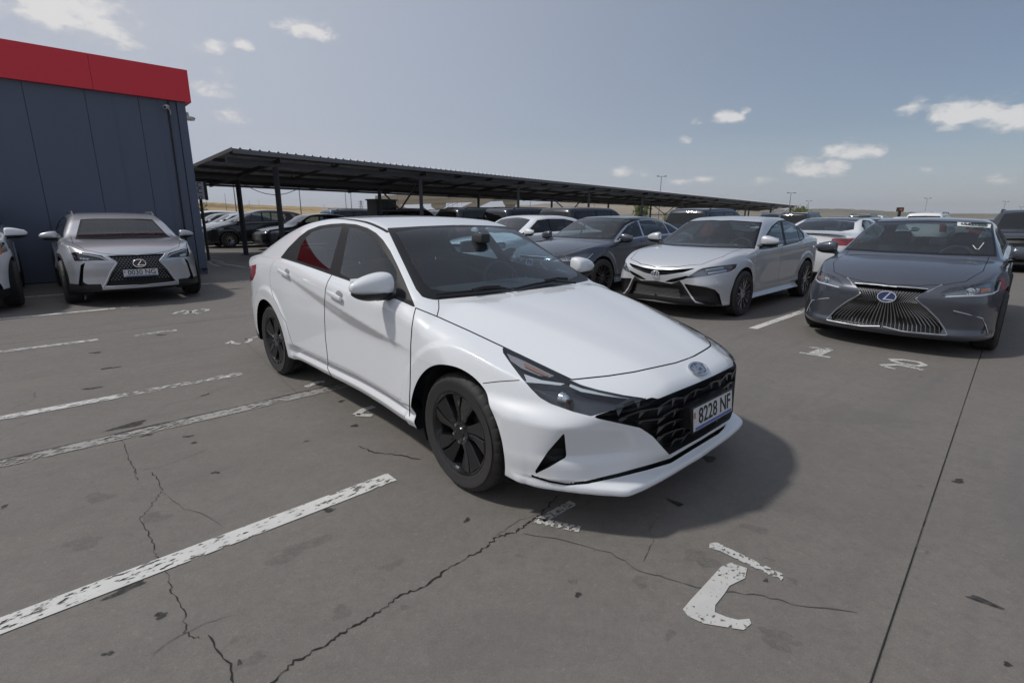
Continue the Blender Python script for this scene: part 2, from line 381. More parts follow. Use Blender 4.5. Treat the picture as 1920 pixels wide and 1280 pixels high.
def surfnet(g, lo, hi, h, iters=3):
    lo = np.array(lo, float); n = np.ceil((np.array(hi)-lo)/h).astype(int)+1
    ax = [lo[i]+h*np.arange(n[i]) for i in range(3)]
    G = np.empty(n, np.float32)
    for i0 in range(0, n[0], 48):
        G[i0:i0+48] = g(ax[0][i0:i0+48, None, None], ax[1][None, :, None], ax[2][None, None, :])
    s = G < 0
    c = np.zeros(tuple(n-1), np.int8)
    for dx in (0, 1):
        for dy in (0, 1):
            for dz in (0, 1): c += s[dx:n[0]-1+dx, dy:n[1]-1+dy, dz:n[2]-1+dz]
    act = (c > 0) & (c < 8)
    I, J, K = np.nonzero(act); m = len(I)
    idx = np.full(tuple(n-1), -1, np.int64); idx[act] = np.arange(m)
    acc = np.zeros((m, 3)); cnt = np.zeros(m)
    for a in range(3):
        o = [i for i in range(3) if i != a]
        for d1 in (0, 1):
            for d2 in (0, 1):
                of = np.zeros(3, int); of[o[0]] = d1; of[o[1]] = d2; of2 = of.copy(); of2[a] = 1
                A = G[I+of[0], J+of[1], K+of[2]]; B = G[I+of2[0], J+of2[1], K+of2[2]]
                cx = (A < 0) != (B < 0); t = np.where(cx, A/np.where(A-B == 0, 1, A-B), 0)
                p = np.zeros((m, 3)); p += of; p[:, a] = t
                acc[cx] += p[cx]; cnt[cx] += 1
    V = lo+(np.stack([I, J, K], 1)+acc/cnt[:, None])*h
    Q = []
    for a in range(3):
        b, c2 = (a+1) % 3, (a+2) % 3
        sl0 = [slice(None)]*3; sl1 = [slice(None)]*3
        sl0[a] = slice(0, n[a]-1); sl1[a] = slice(1, n[a])
        ch = s[tuple(sl0)] != s[tuple(sl1)]
        E = np.stack(np.nonzero(ch), 1)
        ok = (E[:, b] > 0) & (E[:, c2] > 0) & (E[:, b] < n[b]-1) & (E[:, c2] < n[c2]-1); E = E[ok]
        def cell(db, dc):
            q = E.copy(); q[:, b] -= db; q[:, c2] -= dc; return idx[q[:, 0], q[:, 1], q[:, 2]]
        q = np.stack([cell(1, 1), cell(0, 1), cell(0, 0), cell(1, 0)], 1)
        inside = s[E[:, 0], E[:, 1], E[:, 2]]
        q[~inside] = q[~inside][:, ::-1]
        Q.append(q[(q >= 0).all(1)])
    F = np.concatenate(Q)
    for _ in range(iters):
        val = g(V[:, 0], V[:, 1], V[:, 2]); G_ = grad(g, V, .004); nn = (G_**2).sum(1)
        st = -(val/np.maximum(nn, 1e-3))[:, None]*G_; ln = np.linalg.norm(st, axis=1)
        st *= np.minimum(1, h*.5/np.maximum(ln, 1e-9))[:, None]
        V = V+st
    return V, F
def polydist(P, poly):
    "signed distance (negative inside) of 2-D points to a polygon"
    poly = np.array(poly, float); d2 = np.full(len(P), 1e18); ins = np.zeros(len(P), bool)
    for i in range(len(poly)):
        a = poly[i]; b = poly[(i+1) % len(poly)]; ab = b-a; L2 = ab@ab+1e-12
        t = np.clip(((P-a)@ab)/L2, 0, 1); q = P-a-t[:, None]*ab; d2 = np.minimum(d2, (q**2).sum(1))
        cr = (a[1] > P[:, 1]) != (b[1] > P[:, 1])
        xi = a[0]+(P[:, 1]-a[1])*(b[0]-a[0])/np.where(b[1]-a[1] == 0, 1e-12, b[1]-a[1])
        ins ^= cr & (P[:, 0] < xi)
    d = np.sqrt(d2); return np.where(ins, -d, d)
def linedist(P, line):
    "distance to a polyline and on which side of it"
    line = np.array(line, float); d2 = np.full(len(P), 1e18); sg = np.ones(len(P))
    for i in range(len(line)-1):
        a = line[i]; ab = line[i+1]-a; t = np.clip(((P-a)@ab)/(ab@ab+1e-12), 0, 1); q = P-a-t[:, None]*ab; e = (q**2).sum(1)
        cr = np.sign(ab[0]*(P[:, 1]-a[1])-ab[1]*(P[:, 0]-a[0])); m_ = e < d2-1e-14
        sg = np.where(m_, cr, sg); d2 = np.minimum(d2, e)
    return np.sqrt(d2), np.where(sg == 0, 1, sg)
class Shell:
    "half a car body (y >= 0) whose faces carry labels; cut by scalar fields"
    def __init__(s, spec, pos, yaw, half, h):
        s.S = spec; s.g = car_field(spec); s.half = half
        s.pos = np.array([pos[0], pos[1], pos[2] if len(pos) > 2 else 0.0]); s.yaw = yaw
        x1 = max(v for _, v in spec['Fc'])+.06; x0 = min(v for _, v in spec['Bc'])-.06
        zt = max(v for _, v in spec['top'])+.05; wt = max(v for _, v in spec['W'])+.06
        V, F = surfnet(s.g, (x0, -2*h, .06), (x1, wt, zt), h)
        s.V = V; s.F = F; s.lab = np.zeros(len(F), int); s.names = ['body']
        s.N = None
        # keep y >= 0
        y = s.V[:, 1].copy(); s.cut(['body'], -y, 'keep', 'drop')
        keep = s.lab == s.id('keep'); s.F = s.F[keep]; s.lab = np.zeros(len(s.F), int)
        s.normals()
        for xa in (0, -spec['wb']):
            q = np.sqrt((s.V[:, 0]-xa)**2+(s.V[:, 2]-spec['Rw'])**2)-spec['Ra']; s.cut(['body'], np.where(s.V[:, 1] > .45, q, np.maximum(np.abs(q), .03)), 'arch')
        keep = s.lab != s.id('arch'); s.F = s.F[keep]; s.lab = s.lab[keep]
    def id(s, n):
        if n not in s.names: s.names.append(n)
        return s.names.index(n)
    def normals(s):
        G = grad(s.g, s.V, .004); s.N = G/np.maximum(np.linalg.norm(G, axis=1), 1e-9)[:, None]
        m = np.abs(s.V[:, 1]) < 1e-6; s.N[m, 1] = 0; s.N /= np.maximum(np.linalg.norm(s.N, axis=1), 1e-9)[:, None]
    def world(s, V=None):
        V = s.V if V is None else V; c, sn = math.cos(s.yaw), math.sin(s.yaw); y = V[:, 1]*s.half
        return np.stack([s.pos[0]+V[:, 0]*c-y*sn, s.pos[1]+V[:, 0]*sn+y*c, s.pos[2]+V[:, 2]], 1)
    def pixels(s):
        Wp = s.world(); uv = proj(Wp); dep = (Wp-CAMPOS)@_fw
        nv = s.N.copy(); nv[:, 1] *= s.half; c, sn = math.cos(s.yaw), math.sin(s.yaw)
        nw = np.stack([nv[:, 0]*c-nv[:, 1]*sn, nv[:, 0]*sn+nv[:, 1]*c, nv[:, 2]], 1)
        return uv, dep, ((CAMPOS-Wp)*nw).sum(1)
    # --- fields
    def pix(s, poly, where=None):
        uv, dep, fc = s.pixels(); d = polydist(uv, poly)*dep/CAM_F
        bad = fc < -.02
        if where is not None: bad |= ~where(s.V[:, 0], s.V[:, 1], s.V[:, 2])
        d[bad] = np.maximum(np.abs(d[bad]), .05); return d
    def pixline(s, line, where=None):
        uv, dep, fc = s.pixels(); d, sg = linedist(uv, line); d = d*dep/CAM_F
        bad = fc < -.02
        if where is not None: bad |= ~where(s.V[:, 0], s.V[:, 1], s.V[:, 2])
        d[bad] = 1; return d, sg
    def side(s, poly, ymin=.4, where=None):
        d = polydist(s.V[:, [0, 2]], poly); bad = s.V[:, 1] < ymin
        if where is not None: bad |= ~where(s.V[:, 0], s.V[:, 1], s.V[:, 2])
        d[bad] = np.maximum(np.abs(d[bad]), .05); return d
    def sideline(s, line, ymin=.4):
        d, sg = linedist(s.V[:, [0, 2]], line); d[s.V[:, 1] < ymin] = 1; return d, sg
    def front(s, poly, xmin=.2):
        d = polydist(s.V[:, [1, 2]], poly); bad = s.V[:, 0] < xmin; d[bad] = np.maximum(np.abs(d[bad]), .05); return d
    def rear(s, poly, xmax=-3):
        d = polydist(s.V[:, [1, 2]], poly); bad = s.V[:, 0] > xmax; d[bad] = np.maximum(np.abs(d[bad]), .05); return d
    def plan(s, poly, zmin=.5):
        d = polydist(s.V[:, [0, 1]], poly); bad = s.V[:, 2] < zmin; d[bad] = np.maximum(np.abs(d[bad]), .05); return d
    def planline(s, line, zmin=.5):
        d, sg = linedist(s.V[:, [0, 1]], line); d[s.V[:, 2] < zmin] = 1; return d, sg
    def cut(s, labels, d, inside, outside=None):
        "split faces of the given labels where d changes sign; d<0 gets the inside label"
        ids = [s.id(l) for l in labels]; sel = np.isin(s.lab, ids)
        fd = d[np.where(s.F < 0, s.F[:, :1], s.F)]
        neg = (fd < 0).all(1); pos_ = (fd >= 0).all(1); cross = sel & ~neg & ~pos_
        ii = s.id(inside) if inside is not None else -1
        if inside is not None: s.lab[sel & neg] = ii
        if outside is not None: s.lab[sel & pos_] = s.id(outside)
        ci = np.nonzero(cross)[0]
        if len(ci) == 0: return
        newV = []; newN = []; ed = {}; nF = []; nL = []; base = len(s.V)
        for f in ci:
            vs = [v for v in s.F[f] if v >= 0]; A = []; B = []
            for k in range(len(vs)):
                a, b = vs[k], vs[(k+1) % len(vs)]; da, db = d[a], d[b]
                (A if da < 0 else B).append(a)
                if (da < 0) != (db < 0):
                    key = (a, b) if a < b else (b, a)
                    if key not in ed:
                        t = d[key[0]]/(d[key[0]]-d[key[1]]); t = min(max(t, .002), .998)
                        ed[key] = base+len(newV); newV.append(s.V[key[0]]*(1-t)+s.V[key[1]]*t)
                        if s.N is not None: newN.append(s.N[key[0]]*(1-t)+s.N[key[1]]*t)
                    A.append(ed[key]); B.append(ed[key])
            lo = s.id(outside) if outside is not None else s.lab[f]
            for poly, lb in ((A, ii if ii >= 0 else s.lab[f]), (B, lo)):
                while len(poly) > 4:
                    nF.append((poly[0], poly[1], poly[2], -1)); nL.append(lb); poly = [poly[0]]+poly[2:]
                if len(poly) == 4: nF.append(tuple(poly)); nL.append(lb)
                elif len(poly) == 3: nF.append((*poly, -1)); nL.append(lb)
        keep = np.ones(len(s.F), bool); keep[ci] = False
        s.F = np.concatenate([s.F[keep], np.array(nF, s.F.dtype)]); s.lab = np.concatenate([s.lab[keep], np.array(nL)])
        s.V = np.concatenate([s.V, np.array(newV)])
        if s.N is not None:
            nn = np.array(newN); nn /= np.maximum(np.linalg.norm(nn, axis=1), 1e-9)[:, None]; s.N = np.concatenate([s.N, nn])
    def seam(s, labels, dfn, w=.0028):
        d, sg = dfn(); s.cut(labels, np.where(d > .08, np.abs(d), d*sg), None)
        d, sg = dfn(); s.cut(labels, d-w, 'seam')
    def hit(s, u, v, off=0.0):
        "the point of the body seen at a photo pixel, in car space (true side)"
        d = _fw+_RT*(u-960)/CAM_F+_UP*(640-v)/CAM_F; d /= np.linalg.norm(d); c, sn = math.cos(s.yaw), math.sin(s.yaw)
        o = CAMPOS-s.pos; o = np.array([o[0]*c+o[1]*sn, -o[0]*sn+o[1]*c, o[2]]); d = np.array([d[0]*c+d[1]*sn, -d[0]*sn+d[1]*c, d[2]])
        t = np.arange(.3, 16, .02); P = o+t[:, None]*d; val = s.g(P[:, 0], P[:, 1], P[:, 2]); k = np.nonzero(val < 0)[0]
        if len(k) == 0: k = [int(np.argmin(val))]
        a, b = t[max(k[0]-1, 0)], t[k[0]]
        for _ in range(30):
            m_ = (a+b)/2; q = o+m_*d
            if s.g(q[0:1], q[1:2], q[2:3])[0] < 0: b = m_
            else: a = m_
        q = (o+b*d)[None]; n = grad(s.g, q)[0]; n /= np.linalg.norm(n)
        return q[0]+n*off, n
    def ysurf(s, x, z):
        a, b = .2, 1.2
        for _ in range(40):
            m_ = (a+b)/2
            if s.g(np.array([x]), np.array([m_]), np.array([z]))[0] < 0: a = m_
            else: b = m_
        return a
    def xsurf(s, y, z, front=True):
        a, b = (0.0, 1.6) if front else (-s.S['wb'], -s.S['wb']-1.8)
        for _ in range(40):
            m_ = (a+b)/2
            if s.g(np.array([m_]), np.array([y]), np.array([z]))[0] < 0: a = m_
            else: b = m_
        return a
    def zsurf(s, x, y):
        a, b = .4, 2.2
        for _ in range(40):
            m_ = (a+b)/2
            if s.g(np.array([x]), np.array([y]), np.array([m_]))[0] < 0: a = m_
            else: b = m_
        return a
    def get(s, *labels):
        ids = [s.names.index(l) for l in labels if l in s.names]; F = s.F[np.isin(s.lab, ids)]
        if len(F) == 0: return np.zeros((0, 3)), np.zeros((0, 4), int), np.zeros((0, 3))
        u = np.unique(F[F >= 0]); mp = np.full(len(s.V)+1, -1); mp[u] = np.arange(len(u))
        F2 = np.where(F < 0, -1, mp[F]); return s.V[u].copy(), F2, s.N[u].copy()
def flip(V, F, N=None):
    "mirror to the other side of the car"
    V = V.copy(); V[:, 1] *= -1
    F2 = F.copy(); tri = F[:, 3] < 0
    F2[tri, :3] = F[tri][:, [2, 1, 0]]; F2[~tri] = F[~tri][:, ::-1]
    if N is None: return V, F2
    N = N.copy(); N[:, 1] *= -1; return V, F2, N
def both(V, F, N):
    V2, F2, N2 = flip(V, F, N); F2 = np.where(F2 < 0, -1, F2+len(V))
    return np.concatenate([V, V2]), np.concatenate([F, F2]), np.concatenate([N, N2])
def bedges(F, V, skip_center=True):
    "boundary edges of a face set"
    cnt = {}
    for f in F:
        vs = [v for v in f if v >= 0]
        for k in range(len(vs)):
            a, b = vs[k], vs[(k+1) % len(vs)]
            if (b, a) in cnt: del cnt[(b, a)]
            else: cnt[(a, b)] = 1
    return [(a, b) for a, b in cnt if not (skip_center and abs(V[a, 1]) < 1e-4 and abs(V[b, 1]) < 1e-4)]
def recess(V, F, N, depth, dirv=None, walls=True):
    "the patch pushed inwards with walls at its rim"
    dv = N if dirv is None else np.tile(np.array(dirv, float), (len(V), 1))
    Vi = V-dv*depth
    if not walls: return Vi, F
    be = bedges(F, V); n = len(V); used = sorted({v for e in be for v in e}); mp = {v: n+i for i, v in enumerate(used)}
    Vw = np.concatenate([Vi, V[used]]) if used else Vi
    Wf = [(b, a, mp[a], mp[b])[::-1] for a, b in be]
    F2 = np.concatenate([F, np.array(Wf, F.dtype)]) if Wf else F
    return Vw, F2
# ---------------------------------------------------------------- wheels
WHEELS = {}
def wheel_meshes(key, R, wid, rim, style, face, seg=64, barrel=None):
    "returns meshes in wheel space: y outwards, centre at origin"
    if key in WHEELS: return WHEELS[key]
    w = wid/2; out = {}
    t = MB()
    prof = [(rim-.012, -w*.86), (rim+.004, -w*.97), (rim+.03, -w*1.0), ((R+rim)/2+.01, -w*1.05), (R-.035, -w*1.0), (R-.014, -w*.9), (R-.003, -w*.76)]
    for gx in (-.42, -.02, .38):
        prof += [(R, w*(gx-.26)), (R, w*(gx-.045)), (R-.008, w*(gx-.04)), (R-.008, w*(gx+.04)), (R, w*(gx+.045))]
    prof += [(R, w*.64), (R-.003, w*.76), (R-.014, w*.9), (R-.035, w*1.0), (R-.045, w*1.005), (R-.047, w*1.018), ((R+rim)/2+.012, w*1.05), ((R+rim)/2-.004, w*1.045), (rim+.03, w*1.0), (rim+.012, w*.985), (rim+.004, w*.97), (rim-.012, w*.86)]
    n = seg*3 if seg >= 48 else seg
    t.lathe(prof, n)
    if seg >= 48:      # shoulder blocks
        k = len(prof); arr = np.array(t.V)
        for j in range(n):
            if j % 6 == 0:
                for i, (r, a) in enumerate(prof):
                    if abs(a) > w*.5 and r > R-.02:
                        v = arr[j*k+i]; rr = math.hypot(v[0], v[2]); f = (rr-.005)/rr; arr[j*k+i] = (v[0]*f, v[1], v[2]*f)
        t.V = [tuple(v) for v in arr]
    def mk(mb, nm, smooth=True, ang=35):
        me = bpy.data.meshes.new(nm); me.from_pydata(mb.V, [], mb.F); bm = bmesh.new(); bm.from_mesh(me); bmesh.ops.recalc_face_normals(bm, faces=bm.faces); bm.to_mesh(me); bm.free()
        if smooth:
            me.polygons.foreach_set('use_smooth', np.full(len(me.polygons), True)); me.set_sharp_from_angle(angle=math.radians(ang))
        return me
    out['tyre'] = mk(t, 'tyre'); out['tyre'].materials.append(RUBBER)
    b = MB(); lip = w*.93
    b.lathe([(rim-.014, -w*.9), (rim-.03, -w*.7), (rim-.04, 0), (rim-.034, lip-.05), (rim-.02, lip-.016), (rim-.014, lip-.002), (rim-.004, lip+.004), (rim+.006, lip), (rim+.006, lip-.02)], seg)
    out['rim'] = mk(b, 'rim'); out['rim'].materials.append(barrel or face)
    s = MB(); ro = rim-.012
    def blade(poly, y_hub, y_rim, th, r0=.05, r1=None):
        "spoke: polygon given as (radius, angle[, lift]) in polar coordinates"
        pts = [(q[0]*math.cos(q[1]), q[0]*math.sin(q[1]), y_hub+(y_rim-y_hub)*((q[0]-r0)/(ro-r0))**1.4+(q[2] if len(q) > 2 else 0)) for q in poly]
        nn = len(pts); cen = np.mean(pts, 0)
        V = [(x, y, z) for x, z, y in pts]; V2 = [(x, y-th, z) for x, z, y in pts]
        Vb = [(x+(cen[0]-x)*.08, y+.003, z+(cen[1]-z)*.08) for x, z, y in pts]
        s.add(V+V2+Vb, [(i, i+nn, (i+1) % nn+nn, (i+1) % nn) for i in range(nn)]+[(i, (i+1) % nn, (i+1) % nn+2*nn, i+2*nn) for i in range(nn)]+[tuple(range(2*nn, 3*nn))])
    yh, yr = lip-.02, lip-.004
    if style == 'five_twin':
        for k in range(5):
            a = math.pi/2+2*math.pi*k/5
            for sg in (-1, 1):
                tw = .16; blade([(.055, a+sg*.03), (.055, a+sg*.6, -.004), (.10, a+sg*.42+tw*.3, -.012), (ro, a+sg*.45+tw, -.012), (ro, a+sg*.03+tw, .002), (.14, a+sg*.03+tw*.5, .004)], yh, yr, .03)
    elif style == 'ten_thin':
        for k in range(5):
            a = math.pi/2+2*math.pi*k/5
            for sg in (-1, 1):
                blade([(.05, a+sg*.08), (.05, a+sg*.45), (ro, a+sg*.30), (ro, a+sg*.20)], yh, yr, .022)
            blade([(.05, a+.45), (.05, a+.8), (ro, a+.66), (ro, a+.60)], yh-.01, yr-.01, .02)
    elif style == 'multi':
        for k in range(15):
            a = 2*math.pi*k/15
            blade([(.055, a-.16), (.055, a+.16), (ro, a+.05), (ro, a-.05)], yh, yr, .02)
    else:
        for k in range(5):
            a = math.pi/2+2*math.pi*k/5
            blade([(.05, a-.5), (.05, a+.5), (.13, a+.22), (ro, a+.20), (ro, a-.20), (.13, a-.22)], yh, yr, .03)
    out['spokes'] = mk(s, 'spokes', True, 25); out['spokes'].materials.append(face)
    h = MB(); h.lathe([(.0, yh+.012), (.030, yh+.011), (.034, yh+.006), (.062, yh+.004), (.068, yh-.012), (.068, yh-.05)], 24)
    out['hub'] = mk(h, 'hub'); out['hub'].materials.append(face)
    ln = MB(); ln.lathe([(.0, .014), (.008, .012), (.009, 0), (.009, -.02)], 6)
    out['lug_nut'] = mk(ln, 'lug_nut'); out['lug_nut'].materials.append(SATIN); out['yh'] = yh
    d = MB(); d.lathe([(.06, w*.1), (.145, w*.1), (.147, w*.06), (.147, -w*.05), (.06, -w*.05)], 32); d.box((.02, -w*.12, .07), (.13, w*.2, .16))
    out['brake_disc'] = mk(d, 'brake_disc'); out['brake_disc'].materials.append(pmat('brake_steel', (.16, .155, .15), .45, .8))
    bk = MB(); bk.lathe([(0, -w*.3), (rim-.03, -w*.32)], 32); out['inner'] = mk(bk, 'inner'); out['inner'].materials.append(WELL)
    WHEELS[key] = out; return out
def add_wheel(parent, key, x, y, z, sgn, detail=True, steer=0.0):
    M = WHEELS[key]
    o = obj('wheel', M['rim'], parent); o.location = (x, y, z); o.rotation_euler = (0, 0, (0 if sgn > 0 else math.pi)+steer)
    for nm in (('tyre', 'spokes', 'hub', 'brake_disc', 'inner') if detail else ('tyre', 'spokes', 'inner')):
        c = obj({'inner': 'drum'}.get(nm, nm), M[nm], o)
    if detail:
        for k in range(5):
            a = math.pi/2+.63+2*math.pi*k/5; c = obj('lug_nut', M['lug_nut'], o); c.location = (.048*math.cos(a), M['yh']+.004, .048*math.sin(a))
    return o
# ---------------------------------------------------------------- small car parts
def text_mesh(txt, size, depth=.001, sx=1.0, bold=0.0, align='CENTER'):
    cu = bpy.data.curves.new('lettering', 'FONT'); cu.body = txt; cu.size = size; cu.extrude = depth; cu.align_x = align; cu.align_y = 'CENTER'; cu.offset = bold; cu.resolution_u = 3
    o = bpy.data.objects.new('lettering', cu); COL.objects.link(o)
    dg = bpy.context.evaluated_depsgraph_get(); me = bpy.data.meshes.new_from_object(o.evaluated_get(dg)); bpy.data.objects.remove(o); bpy.data.curves.remove(cu)
    if sx != 1:
        for v in me.vertices: v.co.x *= sx
    return me
def frame_from(origin, right, up):
    r = Vector(right).normalized(); u = Vector(up); n = r.cross(u).normalized(); u = n.cross(r)
    M = Matrix.Identity(4)
    for i in range(3): M[i][0] = r[i]; M[i][1] = u[i]; M[i][2] = n[i]; M[i][3] = origin[i]
    return M
def plate(parent, centre, tilt, txt, w=.42, hgt=.112):
    "number plate on the nose of a car: car space, facing +x"
    mb = MB(); mb.add(*rbox((0, 0, 0), (w, hgt, .008), .0035, 2)); o = mb.build('number_plate', PLATEW, parent, smooth=True)
    n = Vector((math.cos(tilt), 0, math.sin(tilt))); up = Vector((-math.sin(tilt), 0, math.cos(tilt)))
    o.matrix_local = frame_from(centre, (0, 1, 0), up)
    # frame
    fr = MB()
    for a, b in (((-w/2-.004, -hgt/2-.004, -.006), (w/2+.004, -hgt/2, .006)), ((-w/2-.004, hgt/2, -.006), (w/2+.004, hgt/2+.004, .006)), ((-w/2-.004, -hgt/2, -.006), (-w/2, hgt/2, .006)), ((w/2, -hgt/2, -.006), (w/2+.004, hgt/2, .006))): fr.box(a, b)
    fr.build('plate_frame', BLACK, o)
    me = text_mesh(txt, hgt*.92, .0006, .62 if len(txt) > 5 else .7, .0008); me.materials.append(INK)
    xs = [v.co.x for v in me.vertices]; k = w*.80/(max(xs)-min(xs))
    for v in me.vertices: v.co.x *= k
    t = obj('plate_lettering', me, o); t.location = (w*.035, .004, .0048)
    s = MB(); s.box((-w*.44, -hgt*.45, .0041), (w*.47, -hgt*.35, .0046)); s.build('plate_stripe', PLATEB, o)
    s = MB(); s.box((-w*.475, hgt*.05, .0041), (-w*.435, hgt*.3, .0046)); s.build('plate_seal', pmat('seal_red', (.5, .2, .18), .5), o)
    return o
def slot(o, mat):
    o.material_slots[0].link = 'OBJECT'; o.material_slots[0].material = mat
def mirror_unit(parent, at, sgn, mat, L=.235, H=.135, Dp=.12, base=BLACK, fold=0.0, cap_black=False):
    "door mirror: car space; at = inner root on the door; sgn = side"
    def cap(x, y, z):
        # x forward, y outwards, z up: tapers to the outer end, flat glass side and inner end
        ta = 1-.42*np.clip(y/L, 0, 1)**1.5
        q = (np.abs(x/(Dp*.60*ta))**2.3+np.abs((y-L*.50)/(L*.60))**2.6+np.abs((z-.012*(1-y/L))/(H*.56*ta))**2.5)
        q = (q**.42-1)*.06
        q = smax(q, -x-.035, .012); q = smax(q, .0-y, .02)
        return np.maximum(q, -(z+H*.26))
    key = ('mirror', L, H, Dp, sgn)
    if key not in WHEELS:
        V, F = surfnet(cap, (-.09, -.06, -.10), (.12, L*1.3, .11), .008, 2)
        G = grad(cap, V); N = G/np.maximum(np.linalg.norm(G, axis=1), 1e-9)[:, None]
        def low(x, y, z):
            q = np.sqrt((x/(Dp*.60))**2+((y-L*.52)/(L*.58))**2+((z+.01)/(H*.52))**2)-1
            q = np.maximum(q*.06, -x-.033); q = np.maximum(q, z+H*.26-.002)
            stalk = np.sqrt(((x-.01)/1.3)**2+(z+H*.42+np.clip(.05-y, 0, 1)*.25)**2)-.026
            stalk = np.maximum(stalk, np.maximum(-y-.05, y-L*.45)); return np.minimum(q, stalk)
        V2, F2 = surfnet(low, (-.09, -.08, -.16), (.12, L*1.3, .05), .008, 2)
        G2 = grad(low, V2); N2 = G2/np.maximum(np.linalg.norm(G2, axis=1), 1e-9)[:, None]
        if sgn < 0: V, F, N = flip(V, F, N); V2, F2, N2 = flip(V2, F2, N2)
        WHEELS[key] = (mesh_np('door_mirror', V, F, BLACK, N), mesh_np('mirror_base', V2, F2, BLACK, N2))
    mc, mb_ = WHEELS[key]
    o = obj('door_mirror', mc, parent); o.location = at; o.rotation_euler = (0, 0, fold*sgn); slot(o, mat)
    q = obj('mirror_base', mb_, o); slot(q, base)
    g = MB(); g.add(*rbox((-.0385, sgn*L*.56, .005), (.004, L*.86, H*.62), .0018, 2)); g.build('mirror_glass', CHROME, o)
    return o
def seat(parent, x, y, z, mat=CABIN, rear=False):
    mb = MB(); mb.add(*rbox((x, y, z+.02), (.5, .5, .16), .06)); b = MB(); b.add(*rbox((0, 0, .31), (.14, .5, .64), .06))
    base = mb.build('seat', mat, parent, smooth=True)
    bk = b.build('backrest', mat, base, smooth=True); bk.location = (x-.24, y, z+.02); bk.rotation_euler = (0, -.36, 0)
    hd = MB(); hd.add(*rbox((0, 0, .755), (.11, .27, .19), .05)); h = hd.build('headrest', mat, base, smooth=True); h.location = bk.location; h.rotation_euler = bk.rotation_euler
    for dy in (-.05, .05):
        ps = MB(); ps.tube([(0, dy, .60), (0, dy, .70)], .006, 6); p = ps.build('headrest_post', CHROME, base, smooth=True); p.location = bk.location; p.rotation_euler = bk.rotation_euler
    return base
def cabin(parent, S, detail=2, liner=CABIN2):
    "dashboard, seats, steering wheel"
    c = S['cab']; xd, zd, wd = c['dash']      # dash front edge x, top z, half width
    xf, xr, zs = c['front'], c['rear'], c['zs']
    fl = MB(); fl.box((xr-.45, -wd*.92, .22), (xd+.30, wd*.92, .26)); o = fl.build('cabin_floor', liner, parent)
    d = MB(); d.add(*rbox((xd-.02, 0, zd-.17), (.52, wd*1.9, .34), .09, 8)); d.build('dashboard', liner, parent, smooth=True)
    for yy in (-.37, .37): seat(parent, xf, yy, zs)
    rb = MB(); rb.add(*rbox((xr, 0, zs+.02), (.5, wd*1.75, .2), .06, 8)); b = rb.build('rear_bench', CABIN, parent, smooth=True)
    bb = MB(); bb.add(*rbox((0, 0, .30), (.14, wd*1.75, .62), .06, 8)); q = bb.build('bench_back', CABIN, b, smooth=True); q.location = (xr-.24, 0, zs); q.rotation_euler = (0, -.42, 0)
    for yy in (-.42, 0, .42):
        hh = MB(); hh.add(*rbox((0, yy, .70), (.10, .24, .14), .045)); q = hh.build('headrest', CABIN, b, smooth=True); q.location = (xr-.24, 0, zs); q.rotation_euler = (0, -.42, 0)
    sw = MB(); n = 40
    ring = [(0, .185*math.cos(t), .185*math.sin(t)) for t in np.linspace(0, 2*math.pi, n+1)]
    sw.tube(ring, .015, 8, cap=False); sw.add(*rbox((.01, 0, 0), (.05, .13, .10), .02)); sw.beam((0, -.18, 0), (0, .18, 0), .02, .03); sw.beam((0, 0, -.18), (0, 0, 0), .03, .02, (1, 0, 0))
    w = sw.build('steering_wheel', CABIN2, parent, smooth=True); w.location = (xd-.33, .37, zd-.06); w.rotation_euler = (0, -.42, 0)
    if detail > 1:
        mr = MB(); mr.add(*rbox((0, 0, 0), (.045, .25, .085), .02)); mr.add(*rbox((.07, 0, .06), (.12, .09, .07), .02))
        r = mr.build('rear_view_mirror', CABIN2, parent, smooth=True); r.location = c['rvm']
    return o

def wells(parent, S, y0=.52, y1=None):
    for xa in (0, -S['wb']):
        for sg in (-1, 1):
            mb = MB(); R = S['Ra']+.004; yo = (y1 or min(v for _, v in S['W'] if v > .8)-.045); n = 28
            ring = [(xa+R*math.cos(t), S['Rw']+R*math.sin(t)) for t in np.linspace(-.45, math.pi+.45, n)]
            mb.add([(x, sg*y0, z) for x, z in ring]+[(x, sg*yo, z) for x, z in ring], [(i, i+1, n+i+1, n+i) for i in range(n-1)]+[tuple(range(n))])
            mb.build('wheel_well', WELL, parent, smooth=True)
